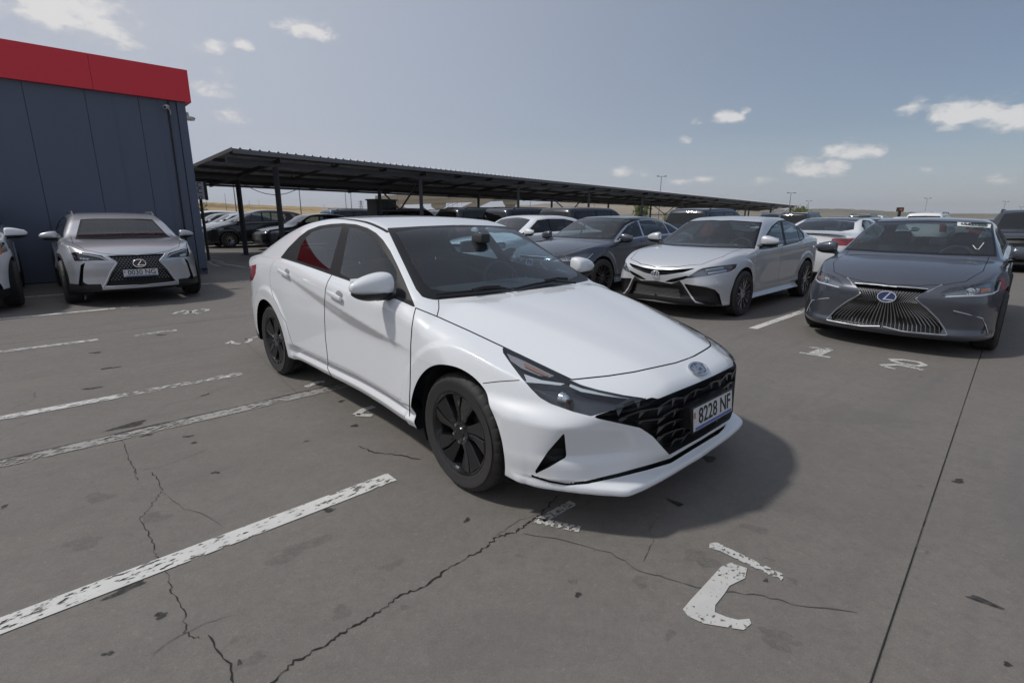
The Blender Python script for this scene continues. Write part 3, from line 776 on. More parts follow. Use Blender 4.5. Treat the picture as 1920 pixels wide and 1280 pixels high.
# ---------------------------------------------------------------- ground of the lot
rnd = random.Random(7)
def concrete_mat(name, far=False):
    m, nt, b = nodes(name); N = nt.nodes; L = nt.links
    geo = N.new('ShaderNodeNewGeometry'); pos = geo.outputs['Position']
    def noise(sc, det=6, ro=.6, vec=pos, dist=0):
        n = N.new('ShaderNodeTexNoise'); n.inputs['Scale'].default_value = sc; n.inputs['Detail'].default_value = det; n.inputs['Roughness'].default_value = ro; n.inputs['Distortion'].default_value = dist; L.new(vec, n.inputs['Vector']); return n.outputs[0]
    def ramp(v, a, b_, lo=0., hi=1.):
        r = N.new('ShaderNodeMapRange'); r.inputs[1].default_value = a; r.inputs[2].default_value = b_; r.inputs[3].default_value = lo; r.inputs[4].default_value = hi; L.new(v, r.inputs[0]); return r.outputs[0]
    def mix(f, c1, c2, mode='MIX'):
        x = N.new('ShaderNodeMixRGB'); x.blend_type = mode
        for i, v in ((0, f), (1, c1), (2, c2)):
            if isinstance(v, (tuple, float, int)): x.inputs[i].default_value = v if not isinstance(v, tuple) else (*v, 1)
            else: L.new(v, x.inputs[i])
        return x.outputs[0]
    rot = N.new('ShaderNodeMapping'); rot.vector_type = 'TEXTURE'; rot.inputs['Rotation'].default_value = (0, 0, math.atan2(AY[1], AY[0])); rot.inputs['Scale'].default_value = (4, .625, 1); L.new(pos, rot.inputs['Vector'])
    c = mix(ramp(noise(.55, 5), .3, .72), (.172, .155, .139), (.232, .209, .187))
    c = mix(ramp(noise(.9, 6, .65, rot.outputs[0]), .35, .7, 0, .55), c, (.172, .159, .147))
    c = mix(ramp(noise(5.5, 8, .7), .42, .75, 0, .4), c, (.118, .110, .104))
    c = mix(ramp(noise(2.3, 7, .7, dist=1.2), .60, .74, 0, .35), c, (.225, .215, .205))
    c = mix(ramp(noise(60, 4, .8), .3, .75, 0, .5), c, (.105, .097, .089))
    c = mix(ramp(noise(17, 9, .78), .46, .72, 0, .65), c, (.115, .105, .096))
    c = mix(ramp(noise(31, 6, .75), .58, .72, 0, .55), c, (.285, .265, .24))
    c = mix(ramp(noise(1.6, 9, .75, rot.outputs[0]), .50, .66, 0, .5), c, (.125, .117, .11))
    c = mix(ramp(noise(190, 2, .6), .52, .8, 0, .55), c, (.27, .26, .245))
    c = mix(ramp(noise(260, 2, .6), .22, .42, .6, 0), c, (.055, .052, .05))
    # drips and specks
    v = N.new('ShaderNodeTexVoronoi'); v.inputs['Scale'].default_value = 2.2; L.new(pos, v.inputs['Vector'])
    spk = N.new('ShaderNodeMath'); spk.operation = 'MULTIPLY'; L.new(ramp(v.outputs['Distance'], .02, .075, .55, 0), spk.inputs[0]); L.new(ramp(noise(14, 4), .5, .62), spk.inputs[1])
    c = mix(spk.outputs[0], c, (.05, .046, .043))
    if far:
        sep = N.new('ShaderNodeSeparateXYZ'); L.new(pos, sep.inputs[0])
        dist = N.new('ShaderNodeVectorMath'); dist.operation = 'LENGTH'; L.new(pos, dist.inputs[0])
        dirt = mix(ramp(noise(.02, 6), .35, .65), (.34, .25, .13), (.24, .18, .10))
        c = mix(ramp(dist.outputs['Value'], 118, 124), c, dirt)
    L.new(c, b.inputs['Base Color']); b.inputs['Roughness'].default_value = .78; b.inputs['Specular IOR Level'].default_value = .35
    bp = N.new('ShaderNodeBump'); bp.inputs['Strength'].default_value = .35; bp.inputs['Distance'].default_value = .003
    ad = N.new('ShaderNodeMath'); L.new(noise(150, 3, .7), ad.inputs[0]); L.new(noise(18, 5), ad.inputs[1]); L.new(ad.outputs[0], bp.inputs['Height']); L.new(bp.outputs[0], b.inputs['Normal'])
    return m
CONC = concrete_mat('lot_concrete'); GRD = concrete_mat('ground_far', True)
Rg = 9000; n_ = 48
ground = part('ground', [(0, 0, -.012)]+[(Rg*math.cos(2*math.pi*k/n_), Rg*math.sin(2*math.pi*k/n_), -.012) for k in range(n_)], [(0, 1+k, 1+(k+1) % n_) for k in range(n_)], GRD, None, None, False)
ground['kind'] = 'structure'
XJ = [1.70+3.77*k for k in range(-7, 4)]; YJ = [1.55+6.55*k for k in range(-2, 5)]
JW = .0036
for i in range(len(XJ)-1):
    for j in range(len(YJ)-1):
        c4 = [(XJ[i]+JW, YJ[j]+JW), (XJ[i+1]-JW, YJ[j]+JW), (XJ[i+1]-JW, YJ[j+1]-JW), (XJ[i]+JW, YJ[j+1]-JW)]
        c4 = [(x_-(.038*(y_-2.3) if x_ > 1 else 0), y_) for x_, y_ in c4]      # the eastern joints run a little askew
        q = [lot(*c) for c in c4]; q2 = [lot(c[0]+(.002 if k in (0, 3) else -.002), c[1]+(.002 if k < 2 else -.002)) for k, c in enumerate(c4)]
        V = [(p[0], p[1], -.011) for p in q]+[(p[0], p[1], -.003) for p in q]+[(p[0], p[1], 0) for p in q2]
        F = [(0, 1, 5, 4), (1, 2, 6, 5), (2, 3, 7, 6), (3, 0, 4, 7), (4, 5, 9, 8), (5, 6, 10, 9), (6, 7, 11, 10), (7, 4, 8, 11), (8, 9, 10, 11)]
        part('concrete_slab', V, F, CONC, ground, None, False)
def worn(name, col, wear, scale=34., stretch=.35):
    m, nt, b = nodes(name); N = nt.nodes; L = nt.links
    geo = N.new('ShaderNodeNewGeometry'); mp = N.new('ShaderNodeMapping'); mp.vector_type = 'TEXTURE'; mp.inputs['Rotation'].default_value = (0, 0, math.atan2(AY[1], AY[0])); mp.inputs['Scale'].default_value = (1/stretch, 1, 1); L.new(geo.outputs['Position'], mp.inputs['Vector'])
    n = N.new('ShaderNodeTexNoise'); n.inputs['Scale'].default_value = scale; n.inputs['Detail'].default_value = 5; n.inputs['Roughness'].default_value = .62; L.new(mp.outputs[0], n.inputs['Vector'])
    n2 = N.new('ShaderNodeTexNoise'); n2.inputs['Scale'].default_value = 1.9; n2.inputs['Detail'].default_value = 3; L.new(geo.outputs['Position'], n2.inputs['Vector'])
    ad = N.new('ShaderNodeMath'); ad.operation = 'MULTIPLY_ADD'; L.new(n2.outputs[0], ad.inputs[0]); ad.inputs[1].default_value = .55; L.new(n.outputs[0], ad.inputs[2])
    r = N.new('ShaderNodeMapRange'); r.inputs[1].default_value = .62+wear-.03; r.inputs[2].default_value = .62+wear+.03; L.new(ad.outputs[0], r.inputs[0])
    L.new(r.outputs[0], b.inputs['Alpha'])
    n3 = N.new('ShaderNodeTexNoise'); n3.inputs['Scale'].default_value = 9; n3.inputs['Detail'].default_value = 6; L.new(geo.outputs['Position'], n3.inputs['Vector'])
    mx = N.new('ShaderNodeMixRGB'); L.new(n3.outputs[0], mx.inputs[0]); mx.inputs[1].default_value = tuple(c*.7 for c in col)+(1,); mx.inputs[2].default_value = (*col, 1); L.new(mx.outputs[0], b.inputs['Base Color'])
    b.inputs['Roughness'].default_value = .75
    return m
PW = [worn('line_paint_fresh', (.68, .67, .64), .06, 46., .4), worn('line_paint_worn', (.62, .61, .58), .15, 46., .4), worn('line_paint_faint', (.36, .345, .325), .13, 40., .5), worn('number_paint', (.60, .59, .56), .09, 60, .9)]
def flat(name, pts, mat, z=.004, parent=ground):
    return part(name, [(p[0], p[1], z) for p in pts], [tuple(range(len(pts)))], mat, parent, None, False)
def stall_line(x, y0, y1, w, mat, z=.004): return flat('painted_line', [lot(x-w/2, y0), lot(x+w/2, y0), lot(x+w/2, y1), lot(x-w/2, y1)][::-1], mat, z)
for x, y0, y1, mt in ((-.35, -6.2, -1.08, 0), (-2.95, -6.2, -1.12, 1), (-5.42, -6.2, -1.95, 1), (-5.40, -1.62, -1.18, 1), (-7.75, -6.2, -1.55, 0), (-7.74, -1.48, -1.25, 1), (-10.06, -6.2, -1.1, 0), (-10.05, .1, 3.2, 1),
                      (-.60, 4.42, 10.4, 0), (2.06, 4.42, 10.4, 0), (4.7, 4.42, 10.4, 0), (-3.26, 4.42, 10.4, 0), (-5.9, 4.42, 10.4, 1), (-8.5, 4.42, 10.4, 1)):
    stall_line(x, y0, y1, .105, PW[mt])
stall_line(-2.005, -6.2, -.35, .12, PW[2], .0042)
# shallow step along the repaired joint
def ribbon(pts, w, mat, name='crack', z=.003, jit=0.0, sub=1, taper=False, parent=ground):
    P = []
    for k in range(len(pts)-1):
        a, b = np.array(pts[k]), np.array(pts[k+1])
        for s_ in range(sub): P.append(a+(b-a)*s_/sub)
    P.append(np.array(pts[-1])); n = len(P); V = []
    for k in range(n):
        d = P[min(k+1, n-1)]-P[max(k-1, 0)]; d = d/(np.linalg.norm(d)+1e-9); nn = np.array([-d[1], d[0]])
        q = P[k]+(nn*rnd.uniform(-jit, jit) if 0 < k < n-1 else 0); ww = w*(rnd.uniform(.3, 1.6) if jit else 1)*(.35 if taper and k in (0, n-1) else 1)
        V += [(*(q+nn*ww/2), z), (*(q-nn*ww/2), z)]
    return part(name, V, [(2*k+1, 2*k+3, 2*k+2, 2*k) for k in range(n-1)], mat, parent, None, False)
def gp(pts): return [gnd(u, v)[:2] for u, v in pts]
CRACK = pmat('crack_dark', (.018, .016, .015), .9); CRACK2 = pmat('crack_fine', (.085, .08, .076), .9)
def zz(off, sc, pts): return [(off[0]+x/sc, off[1]+y/sc) for x, y in pts]
o8 = (900, 880); s8 = 1.882
ribbon(gp([(505, 1282), (552, 1240), (612, 1207), (652, 1180), (700, 1155), (745, 1120), (800, 1097), (850, 1058), (905, 1030), (930, 1008), (965, 998), (985, 985), (1012, 966), (1035, 942), (1047, 930)]), .0062, CRACK, jit=.008, sub=9)
ribbon(gp([(228, 818), (240, 858), (251, 880), (258, 900)]), .0030, CRACK, jit=.007, sub=8, taper=True)
ribbon(gp([(283, 885), (300, 905), (302, 922), (285, 945), (263, 972), (278, 995), (288, 1030), (298, 1055), (318, 1080), (320, 1105), (345, 1150), (348, 1185), (372, 1198)]), .0030, CRACK, jit=.007, sub=8, taper=True)
ribbon(gp([(390, 1190), (410, 1220), (432, 1245), (438, 1282)]), .005, CRACK, jit=.005, sub=4, taper=True)
ribbon(gp([(302, 922), (345, 955), (380, 962), (420, 990)]), .003, CRACK2, jit=.005, sub=4, taper=True)
ribbon(gp([(672, 836), (700, 848), (745, 853), (790, 862)]), .007, CRACK, jit=.007, sub=8, taper=True)
ribbon(gp(zz(o8, s8, [(150, 225), (300, 250), (460, 295), (560, 355), (660, 385), (770, 415), (860, 430), (1000, 445), (1100, 475), (1330, 505)])), .004, CRACK2, jit=.006, sub=4, taper=True)
ribbon(gp([(455, 640), (470, 650), (520, 700), (560, 740)]), .004, CRACK2, jit=.01, sub=4)
ribbon([lot(-2.085, -6.2), lot(-2.085, -3), lot(-2.082, -1.6), lot(-2.086, .2)], .008, CRACK, 'joint_gap', .0034, .003, 14)
for k in range(6):   # fine crazing
    u, v = rnd.uniform(0, 1900), rnd.uniform(700, 1260); p = gnd(u, v)[:2]; a = rnd.uniform(0, 6.28); pts = [p]
    for _ in range(rnd.randint(3, 7)):
        a += rnd.uniform(-.7, .7); pts.append(pts[-1]+np.array([math.cos(a), math.sin(a)])*rnd.uniform(.05, .14))
    ribbon(pts, .0022, CRACK2, 'hairline_crack', .0031, .004, 3, True)
def stainm(name, col, alpha):
    m, nt, b = nodes(name); N = nt.nodes; L = nt.links; b.inputs['Base Color'].default_value = (*col, 1); b.inputs['Roughness'].default_value = .6
    geo = N.new('ShaderNodeNewGeometry'); n = N.new('ShaderNodeTexNoise'); n.inputs['Scale'].default_value = 40; n.inputs['Detail'].default_value = 5; L.new(geo.outputs['Position'], n.inputs['Vector'])
    r = N.new('ShaderNodeMapRange'); r.inputs[1].default_value = .3; r.inputs[2].default_value = .62; r.inputs[3].default_value = alpha*.35; r.inputs[4].default_value = alpha; L.new(n.outputs[0], r.inputs[0]); L.new(r.outputs[0], b.inputs['Alpha']); return m
ST1 = stainm('oil_dark', (.022, .02, .018), .8); ST2 = stainm('oil_faint', (.07, .066, .062), .15); ST3 = stainm('dust_pale', (.30, .28, .26), .13)
def stain(u, v, r, mat, el=1.0, ang=0., z=.0026):
    p = gnd(u, v)[:2]; n = 18; pts = []
    ph = [rnd.uniform(0, 6.28) for _ in range(3)]
    for k in range(n):
        t = 2*math.pi*k/n; rr = r*(1+.28*math.sin(2*t+ph[0])+.22*math.sin(3*t+ph[1])+.14*math.sin(5*t+ph[2])); x, y = rr*math.cos(t)*el, rr*math.sin(t)
        pts.append(p+np.array([x*math.cos(ang)-y*math.sin(ang), x*math.sin(ang)+y*math.cos(ang)]))
    flat('oil_stain', pts, mat, z)
for (u, v, r, m_, el, a) in ((237, 1104, .020, ST1, 3.2, .75), (617, 956, .017, ST1, 1.8, .4), (404, 886, .015, ST1, 1.3, 0), (1267, 943, .022, ST1, 1.5, 2.4), (1330, 860, .03, ST1, 1.8, .3), (1797, 902, .022, ST1, 1.6, .2), (1843, 1127, .020, ST1, 2.2, -.5), (1084, 1115, .012, ST1, 1.2, 0),
                             (240, 798, .035, ST1, 3.6, .75), (206, 690, .03, ST1, 2.2, .7), (172, 728, .03, ST1, 1.8, .6), (180, 661, .03, ST1, 1.8, .7), (302, 628, .03, ST1, 1.8, .7), (640, 752, .02, ST1, 1.4, .3), (665, 798, .018, ST1, 1.8, .5), (275, 816, .018, ST1, 1.5, .7), (353, 818, .018, ST1, 1.5, .5),
                             (158, 1018, .05, ST2, 1.4, .6), (186, 933, .05, ST2, 1.3, .5), (290, 970, .05, ST2, 1.2, .5), (560, 1030, .05, ST2, 2.4, .7), (735, 1060, .03, ST2, 1.4, .4), (640, 1148, .03, ST2, 1.3, .4), (470, 1238, .03, ST2, 1.3, .4), (1460, 1198, .04, ST2, 1.8, -.6), (1200, 1090, .03, ST2, 1.2, 0), (1312, 1047, .05, ST2, 1.4, 0), (1415, 992, .04, ST2, 1.3, 0),
                             (1520, 930, .22, ST3, 2.6, -.4), (1610, 985, .16, ST3, 2.2, -.5), (1090, 1190, .25, ST3, 2.2, .3), (930, 1200, .16, ST3, 2.0, .2), (1500, 760, .3, ST3, 2.4, -.3), (60, 1240, .2, ST3, 2, .5), (1700, 760, .35, ST3, 2.5, .2)):
    stain(u, v, r, m_, el, a)
for _ in range(34): stain(rnd.uniform(0, 1900), rnd.uniform(640, 1270), rnd.uniform(.006, .016), rnd.choice((ST1, ST2)), rnd.uniform(1, 2), rnd.uniform(0, 3))
# painted stall numbers, traced on the ground
flat('painted_number', gp(zz(o8, s8, [(810, 262), (835, 258), (900, 290), (1078, 375), (1062, 393), (930, 330), (850, 290), (808, 278)]))[::-1], PW[3])
part('painted_number', [(p[0], p[1], .004) for p in gp(zz(o8, s8, [(885, 330), (942, 350), (935, 385), (880, 412), (862, 440), (830, 480), (828, 505), (870, 522), (910, 532), (950, 528), (957, 545), (930, 568), (880, 560), (790, 545), (735, 520), (715, 495), (740, 465), (800, 400), (850, 345)]))],
     [(18, 0, 1, 2, 3, 17), (17, 3, 4, 16), (16, 4, 5, 15), (15, 5, 6, 14), (14, 6, 7, 13), (13, 7, 8, 12), (12, 8, 9, 10, 11)], PW[3], ground, None, False)
o9 = (1400, 560); s9 = 3.692; o10 = (0, 480); s0 = 2.743
for pl, w in ((zz(o8, s8, [(330, 118), (270, 150), (215, 180)]), .05), (zz(o8, s8, [(195, 180), (270, 195), (352, 213)]), .05),
              (zz(o9, s9, [(432, 339), (585, 345)]), .05), (zz(o9, s9, [(560, 348), (470, 385)]), .13), (zz(o9, s9, [(366, 374), (578, 408)]), .05),
              (zz(o9, s9, [(985, 422), (1090, 425), (1190, 440), (1232, 460), (1180, 468), (1080, 452), (1000, 428)]), .06), (zz(o9, s9, [(930, 462), (1040, 458), (1130, 474), (1222, 496)]), .06), (zz(o9, s9, [(935, 463), (985, 478), (1028, 488)]), .05),
              (zz(o10, s9, [(1205, 402), (1225, 390), (1290, 382)]), .06), (zz(o10, s9, [(1262, 378), (1380, 400)]), .06), (zz(o10, s9, [(1275, 402), (1365, 374)]), .06), (zz(o10, s9, [(1392, 370), (1440, 371), (1425, 383)]), .06),
              (zz(o10, s9, [(1570, 608), (1600, 590), (1618, 606), (1662, 610)]), .05), (zz(o10, s9, [(1692, 575), (1735, 568), (1732, 588), (1705, 602)]), .05), (zz(o10, s9, [(1692, 575), (1800, 560)]), .04),
              (zz((0, 560), s0, [(1830, 598), (1870, 572), (1925, 556)]), .06), (zz((0, 560), s0, [(1830, 598), (1915, 602)]), .05), (zz((0, 560), s0, [(1570, 455), (1640, 430), (1670, 428)]), .06),
              ([(395, 487), (420, 492), (440, 490)], .09), ([(405, 493), (440, 498), (470, 503)], .09), ([(392, 490), (398, 496), (412, 499)], .09)):
    ribbon(gp(pl), w, PW[3], 'painted_number', .0041)
# ---------------------------------------------------------------- the dark clad building with its red fascia
NAVY = pmat('navy_cladding', (.092, .110, .158), .40, spec=.45, var=.05, vscale=2)
RED = pmat('red_fascia', (.74, .038, .058), .40, spec=.4)
WX = -12.2
def lw(x, y, z): p = lot(x, y); return (p[0], p[1], z)
def lbox(mb, x0, x1, y0, y1, z0, z1):
    return mb.add([lw(x0, y0, z0), lw(x1, y0, z0), lw(x1, y1, z0), lw(x0, y1, z0), lw(x0, y0, z1), lw(x1, y0, z1), lw(x1, y1, z1), lw(x0, y1, z1)], [(3, 2, 1, 0), (4, 5, 6, 7), (0, 1, 5, 4), (1, 2, 6, 5), (2, 3, 7, 6), (3, 0, 4, 7)])
b0 = thing('clad_building', 'dark blue clad hall with a bright red fascia band along its roof edge', 'building')
YL = -1.98
core = MB(); lbox(core, WX-9, WX-.06, -19.0, .70, 0, 4.3); core.build('wall', pmat('joint_dark', (.012, .015, .022), .7), b0)
ys = [.55, -.15, -1.05]+[-1.98-.925*k for k in range(0, 19)]
for k in range(len(ys)-1):
    mb = MB(); lbox(mb, WX-.06, WX+rnd.uniform(-.003, .002), ys[k+1]+.004, ys[k]-.004, .02, 3.92); mb.build('wall_panel', NAVY, b0)
    if k % 1 == 0:
        mb = MB(); lbox(mb, WX-.01, WX+.004, (ys[k]+ys[k+1])/2-.012, (ys[k]+ys[k+1])/2+.012, .03, 3.9); mb.build('panel_rib', NAVY, b0)
mb = MB(); lbox(mb, WX-.07, WX+.035, .557, .72, .0, 3.92); mb.build('corner_trim', NAVY, b0)
mb = MB(); lbox(mb, WX-9, WX-.072, .70, .735, .0, 3.92); mb.build('side_cladding', NAVY, b0)
fy = [.84, -.90, -3.9, -6.9, -9.9, -12.9, -15.9, -18.9]
for k in range(len(fy)-1):
    mb = MB(); lbox(mb, WX-.05, WX+.10, fy[k+1]+.003, fy[k]-.003, 3.86, 4.53); mb.build('fascia_panel', RED, b0)
mb = MB(); lbox(mb, WX-9, WX-.052, .74, .84, 3.86, 4.53); mb.build('fascia_panel', RED, b0)
mb = MB(); lbox(mb, WX-9, WX-.05, -19, .80, 4.535, 4.56); mb.build('roof', pmat('roof_grey', (.2, .2, .21), .6), b0)
mb = MB(); mb.tube([lw(WX+.03, .40, 3.84), lw(WX+.03, .375, 3.6), lw(WX+.03, .36, .25)], .016, 6); cd = mb.build('cable_conduit', BLACK, b0, smooth=True)
mb = MB(); lbox(mb, WX+.036, WX+.15, .60, .70, .10, .14); mb.build('door_stop', BLACK, b0)
cc = thing('security_camera', 'small white bullet security camera under the red fascia', 'camera', loc=lw(WX+.12, .33, 3.70), rz=HYAW)
mb = MB(); mb.lathe([(0, -.10), (.035, -.10), (.042, -.07), (.042, .06), (.036, .085), (0, .085)], 14, 'x'); h_ = mb.build('housing', pmat('camera_white', (.6, .6, .6), .4), cc, smooth=True); h_.rotation_euler = (0, .25, -.5)
mb = MB(); mb.tube([(-.05, .03, 0), (-.09, .08, -.05), (-.118, .09, -.13)], .014, 6); mb.build('arm', pmat('camera_white', (.6, .6, .6), .4), cc, smooth=True)
mb = MB(); mb.lathe([(0, .002), (.03, .0)], 14, 'x', c=(.086, 0, -.0)); q_ = mb.build('lens', GLOSSBLACK, cc); q_.rotation_euler = (0, .25, -.5)
# ---------------------------------------------------------------- carport
CD = np.array([.624, .781]); CN = np.array([-.781, .624])
def cw(s_, n__, z): p = CD*s_+CN*n__; return (p[0], p[1], z)
def rz(n__): return 3.2-(n__-15.7)*(.60/5.6)
STEEL = pmat('carport_steel', (.07, .07, .073), .5, .3, var=.2, vscale=6); SHEET = pmat('carport_sheet', (.72, .72, .73), .5, .0, var=.12, vscale=3); SHEETR = pmat('carport_fascia', (.16, .16, .165), .5, .2)
cp = thing('carport', 'long open steel carport with a corrugated metal roof behind the parked cars', 'carport')
S0, S1 = 6.9, 88.0; N0, N1 = 15.7, 21.3
prof = []
s_ = S0
while s_ < S1:
    for ds, dz in ((0, 0), (.17, 0), (.195, .035), (.235, .035), (.26, 0)): prof.append((s_+ds, dz))
    s_ += .28 if s_ < 45 else .56
V = []; ns = 3
for i in range(ns):
    nn = N0+(N1-N0)*i/(ns-1)
    for a, dz in prof: V.append(cw(a, nn, rz(nn)+.02+dz))
k_ = len(prof); F = [(i*k_+j, i*k_+j+1, (i+1)*k_+j+1, (i+1)*k_+j) for i in range(ns-1) for j in range(k_-1)]
part('roof_sheet', V, F, SHEET, cp, None, False)
def cbeam(nm, a, b, w, h__, mat=STEEL):
    mb = MB(); mb.beam(cw(*a), cw(*b), w, h__); return mb.build(nm, mat, cp)
cbeam('eave_fascia', (S0, N0+.0, rz(N0)-.045), (S1, N0, rz(N0)-.045), .012, .13, SHEETR)
cbeam('eave_fascia', (S0, N1, rz(N1)-.03), (S1, N1, rz(N1)-.03), .012, .12, SHEETR)
cbeam('gable_fascia', (S0-.01, N0, rz(N0)-.0), (S0-.01, N1, rz(N1)-.0), .012, .10, SHEETR)
for nn in (15.95, 17.1, 18.3, 19.4, 20.5, 21.15): cbeam('purlin', (S0, nn, rz(nn)-.055), (S1, nn, rz(nn)-.055), .06, .11)
cbeam('edge_beam', (S0, 16.2, rz(16.2)-.22), (S1, 16.2, rz(16.2)-.22), .09, .16)
cbeam('edge_beam', (S0, 18.9, rz(18.9)-.24), (S1, 18.9, rz(18.9)-.24), .09, .14)
cbeam('edge_beam', (S0, 20.9, rz(20.9)-.20), (S1, 20.9, rz(20.9)-.20), .06, .08)
SF = [8.35, 14.3, 20.7, 27.6, 35.1, 42.7, 51.0, 62.0, 74, 86]
for i, sf in enumerate(SF):
    for nn in (16.2, 18.9):
        cbeam('post', (sf, nn, -.01), (sf, nn, rz(nn)-.29), .125 if nn < 17 else .12, .125)
        cbeam('base_plate', (sf, nn, -.011), (sf, nn, .022), .26, .26)
    cbeam('rafter', (sf, N0+.1, rz(N0+.1)-.17), (sf, N1-.1, rz(N1-.1)-.17), .08, .12)
    if i % 2 == 1:
        zt = 2.45; cbeam('brace', (sf, 16.25, rz(16.2)-.35), (sf, 17.55, 1.62), .05, .05); cbeam('brace', (sf, 18.85, rz(18.9)-.35), (sf, 17.55, 1.62), .05, .05); cbeam('tie', (sf, 16.2, 1.60), (sf, 18.9, 1.60), .05, .05)
    for ds in (2.0, 4.0):
        if i < 6:
            cbeam('strut', (sf+ds, 16.2, rz(16.2)-.14), (sf+ds, 16.2, rz(16.2)-.02), .04, .04)
            cbeam('rafter', (sf+ds, N0+.1, rz(N0+.1)-.15), (sf+ds, N1-.1, rz(N1-.1)-.15), .05, .07)
            cbeam('strut', (sf+ds, 18.9, rz(18.9)-.17), (sf+ds, 18.9, rz(18.9)-.03), .04, .04)
mb = MB(); mb.tube([cw(8.4+2.2*t, 18.7, 2.45-.35*4*t*(1-t)) for t in np.linspace(0, 1, 13)], .012, 5); mb.build('hanging_cable', BLACK, cp, smooth=True)
mb = MB(); mb.tube([cw(7, 20.0, 2.52), cw(40, 20.0, 2.50)], .02, 5); mb.build('hanging_cable', BLACK, cp, smooth=True)
# utility cabinet under the carport
ub = thing('utility_cabinet', 'dark grey utility cabinet beside a carport post', 'cabinet', loc=cw(15.0, 19.7, 0), rz=math.atan2(CD[1], CD[0]))
for nm, a, b_ in (('cabinet_body', (-.55, -.35, 0), (.55, .35, 2.05)), ('cabinet_door', (-.45, -.37, .2), (-.02, -.352, 1.95)), ('cabinet_door', (.02, -.37, .2), (.45, -.352, 1.95)), ('cabinet_lid', (-.6, -.4, 2.052), (.6, .4, 2.11))):
    mb = MB(); mb.box(a, b_); mb.build(nm, pmat('cabinet_grey', (.055, .052, .048), .6), ub)
# ---------------------------------------------------------------- far things
def at(u, v, Y):
    d = _fw+_RT*(u-960)/CAM_F+_UP*(640-v)/CAM_F; return CAMPOS+d*Y/d[1]
def hill(name, sky, Y, depth, mat, seed, amp):
    "a ridge: crest heights come from its skyline at distance Y, falling to the ground on both sides"
    r = np.random.RandomState(seed); us = np.linspace(sky[0][0], sky[-1][0], 90); vs = np.interp(us, [p[0] for p in sky], [p[1] for p in sky])
    k = np.ones(5)/5; vs = np.convolve(np.pad(vs, 2, 'edge'), k, 'valid')
    V = []; rows = [(-1.0, 0), (-.75, .22), (-.5, .52), (-.25, .83), (0, 1), (.4, .7), (1, 0)]
    for f_, hh in rows:
        for j, (u, v) in enumerate(zip(us, vs)):
            c = at(u, v, Y); dist = Y+f_*depth; x = c[0]*dist/Y
            z = max(c[2], 1)*hh*(1+(amp*r.randn() if 0 < hh < 1 else .02*r.randn()))
            V.append((x, dist, z if hh > 0 else -2))
    n = len(us); F = [(i*n+j, i*n+j+1, (i+1)*n+j+1, (i+1)*n+j) for i in range(len(rows)-1) for j in range(n-1)]
    o = part(name, V, F, mat); o['kind'] = 'structure'; return o
def field_mat(name, c1, c2, c3, sc):
    m, nt, b = nodes(name); N = nt.nodes; L = nt.links; geo = N.new('ShaderNodeNewGeometry'); mp = N.new('ShaderNodeMapping'); mp.inputs['Scale'].default_value = (.35, 1, 3); L.new(geo.outputs['Position'], mp.inputs['Vector'])
    n = N.new('ShaderNodeTexNoise'); n.inputs['Scale'].default_value = sc; n.inputs['Detail'].default_value = 8; n.inputs['Roughness'].default_value = .6; L.new(mp.outputs[0], n.inputs['Vector'])
    r = N.new('ShaderNodeValToRGB'); e = r.color_ramp.elements; e[0].position = .36; e[0].color = (*c1, 1); e[1].position = .66; e[1].color = (*c3, 1); x = e.new(.5); x.color = (*c2, 1)
    L.new(n.outputs[0], r.inputs[0]); L.new(r.outputs[0], b.inputs['Base Color']); b.inputs['Roughness'].default_value = 1; b.inputs['Specular IOR Level'].default_value = 0; return m
hill('golden_hill', [(150, 372), (372, 377), (430, 382), (520, 386), (620, 389), (760, 394), (900, 399), (1000, 402)], 520, 300, field_mat('dry_grass', (.22, .16, .09), (.36, .27, .16), (.45, .36, .23), .012), 3, .05)
hill('far_hill', [(560, 404), (700, 397), (800, 393), (900, 389), (985, 385), (1060, 379), (1130, 377), (1200, 380), (1280, 384), (1350, 387), (1440, 391), (1560, 396), (1700, 402)], 3600, 1500, field_mat('far_fields', (.20, .17, .13), (.28, .22, .15), (.36, .29, .20), .0022), 5, .06)
hill('far_hill', [(1150, 403), (1300, 396), (1400, 394), (1500, 392), (1560, 391), (1620, 393), (1680, 397), (1780, 400), (1980, 401)], 2300, 700, field_mat('far_scrub', (.12, .12, .10), (.18, .16, .12), (.24, .20, .14), .003), 9, .08)
# overpass
CONC2 = pmat('bridge_concrete', (.42, .36, .27), .85, var=.18, vscale=.6)
ov = thing('footbridge', 'pale concrete footbridge with a railed staircase rising beyond the carport', 'bridge')
YB = 96.
def bp(u, v, dy=0): p = at(u, v, YB); return np.array([p[0], YB+dy, p[2]])
def slab_between(nm, pts, dy0, dy1, mat=CONC2):
    mb = MB(); P0 = [bp(u, v, 0) for u, v in pts]; n = len(P0)
    mb.add([(p[0], YB+dy0, p[2]) for p in P0]+[(p[0], YB+dy1, p[2]) for p in P0], [tuple(range(n)), tuple(range(2*n-1, n-1, -1))]+[(i, i+n, (i+1) % n+n, (i+1) % n) for i in range(n)]); return mb.build(nm, mat, ov)
slab_between('parapet', [(704, 367), (735, 366), (800, 361), (990, 358), (990, 366), (870, 370), (735, 376), (704, 377)], -.2, 0)
slab_between('deck_beam', [(704, 377.3), (735, 376.3), (870, 370.3), (990, 366.3), (990, 374), (870, 379), (735, 384), (704, 385)], .1, 2.6)
slab_between('parapet', [(704, 367), (735, 366), (800, 361), (990, 358), (990, 366), (870, 370), (735, 376), (704, 377)], 2.7, 2.9)
slab_between('pier_head', [(808, 376.5), (833, 376.5), (833, 388), (826, 391), (812, 391), (808, 387)], .3, 2.2)
slab_between('pier', [(814, 391.3), (827, 391.3), (827, 420), (814, 420)], .7, 1.9)
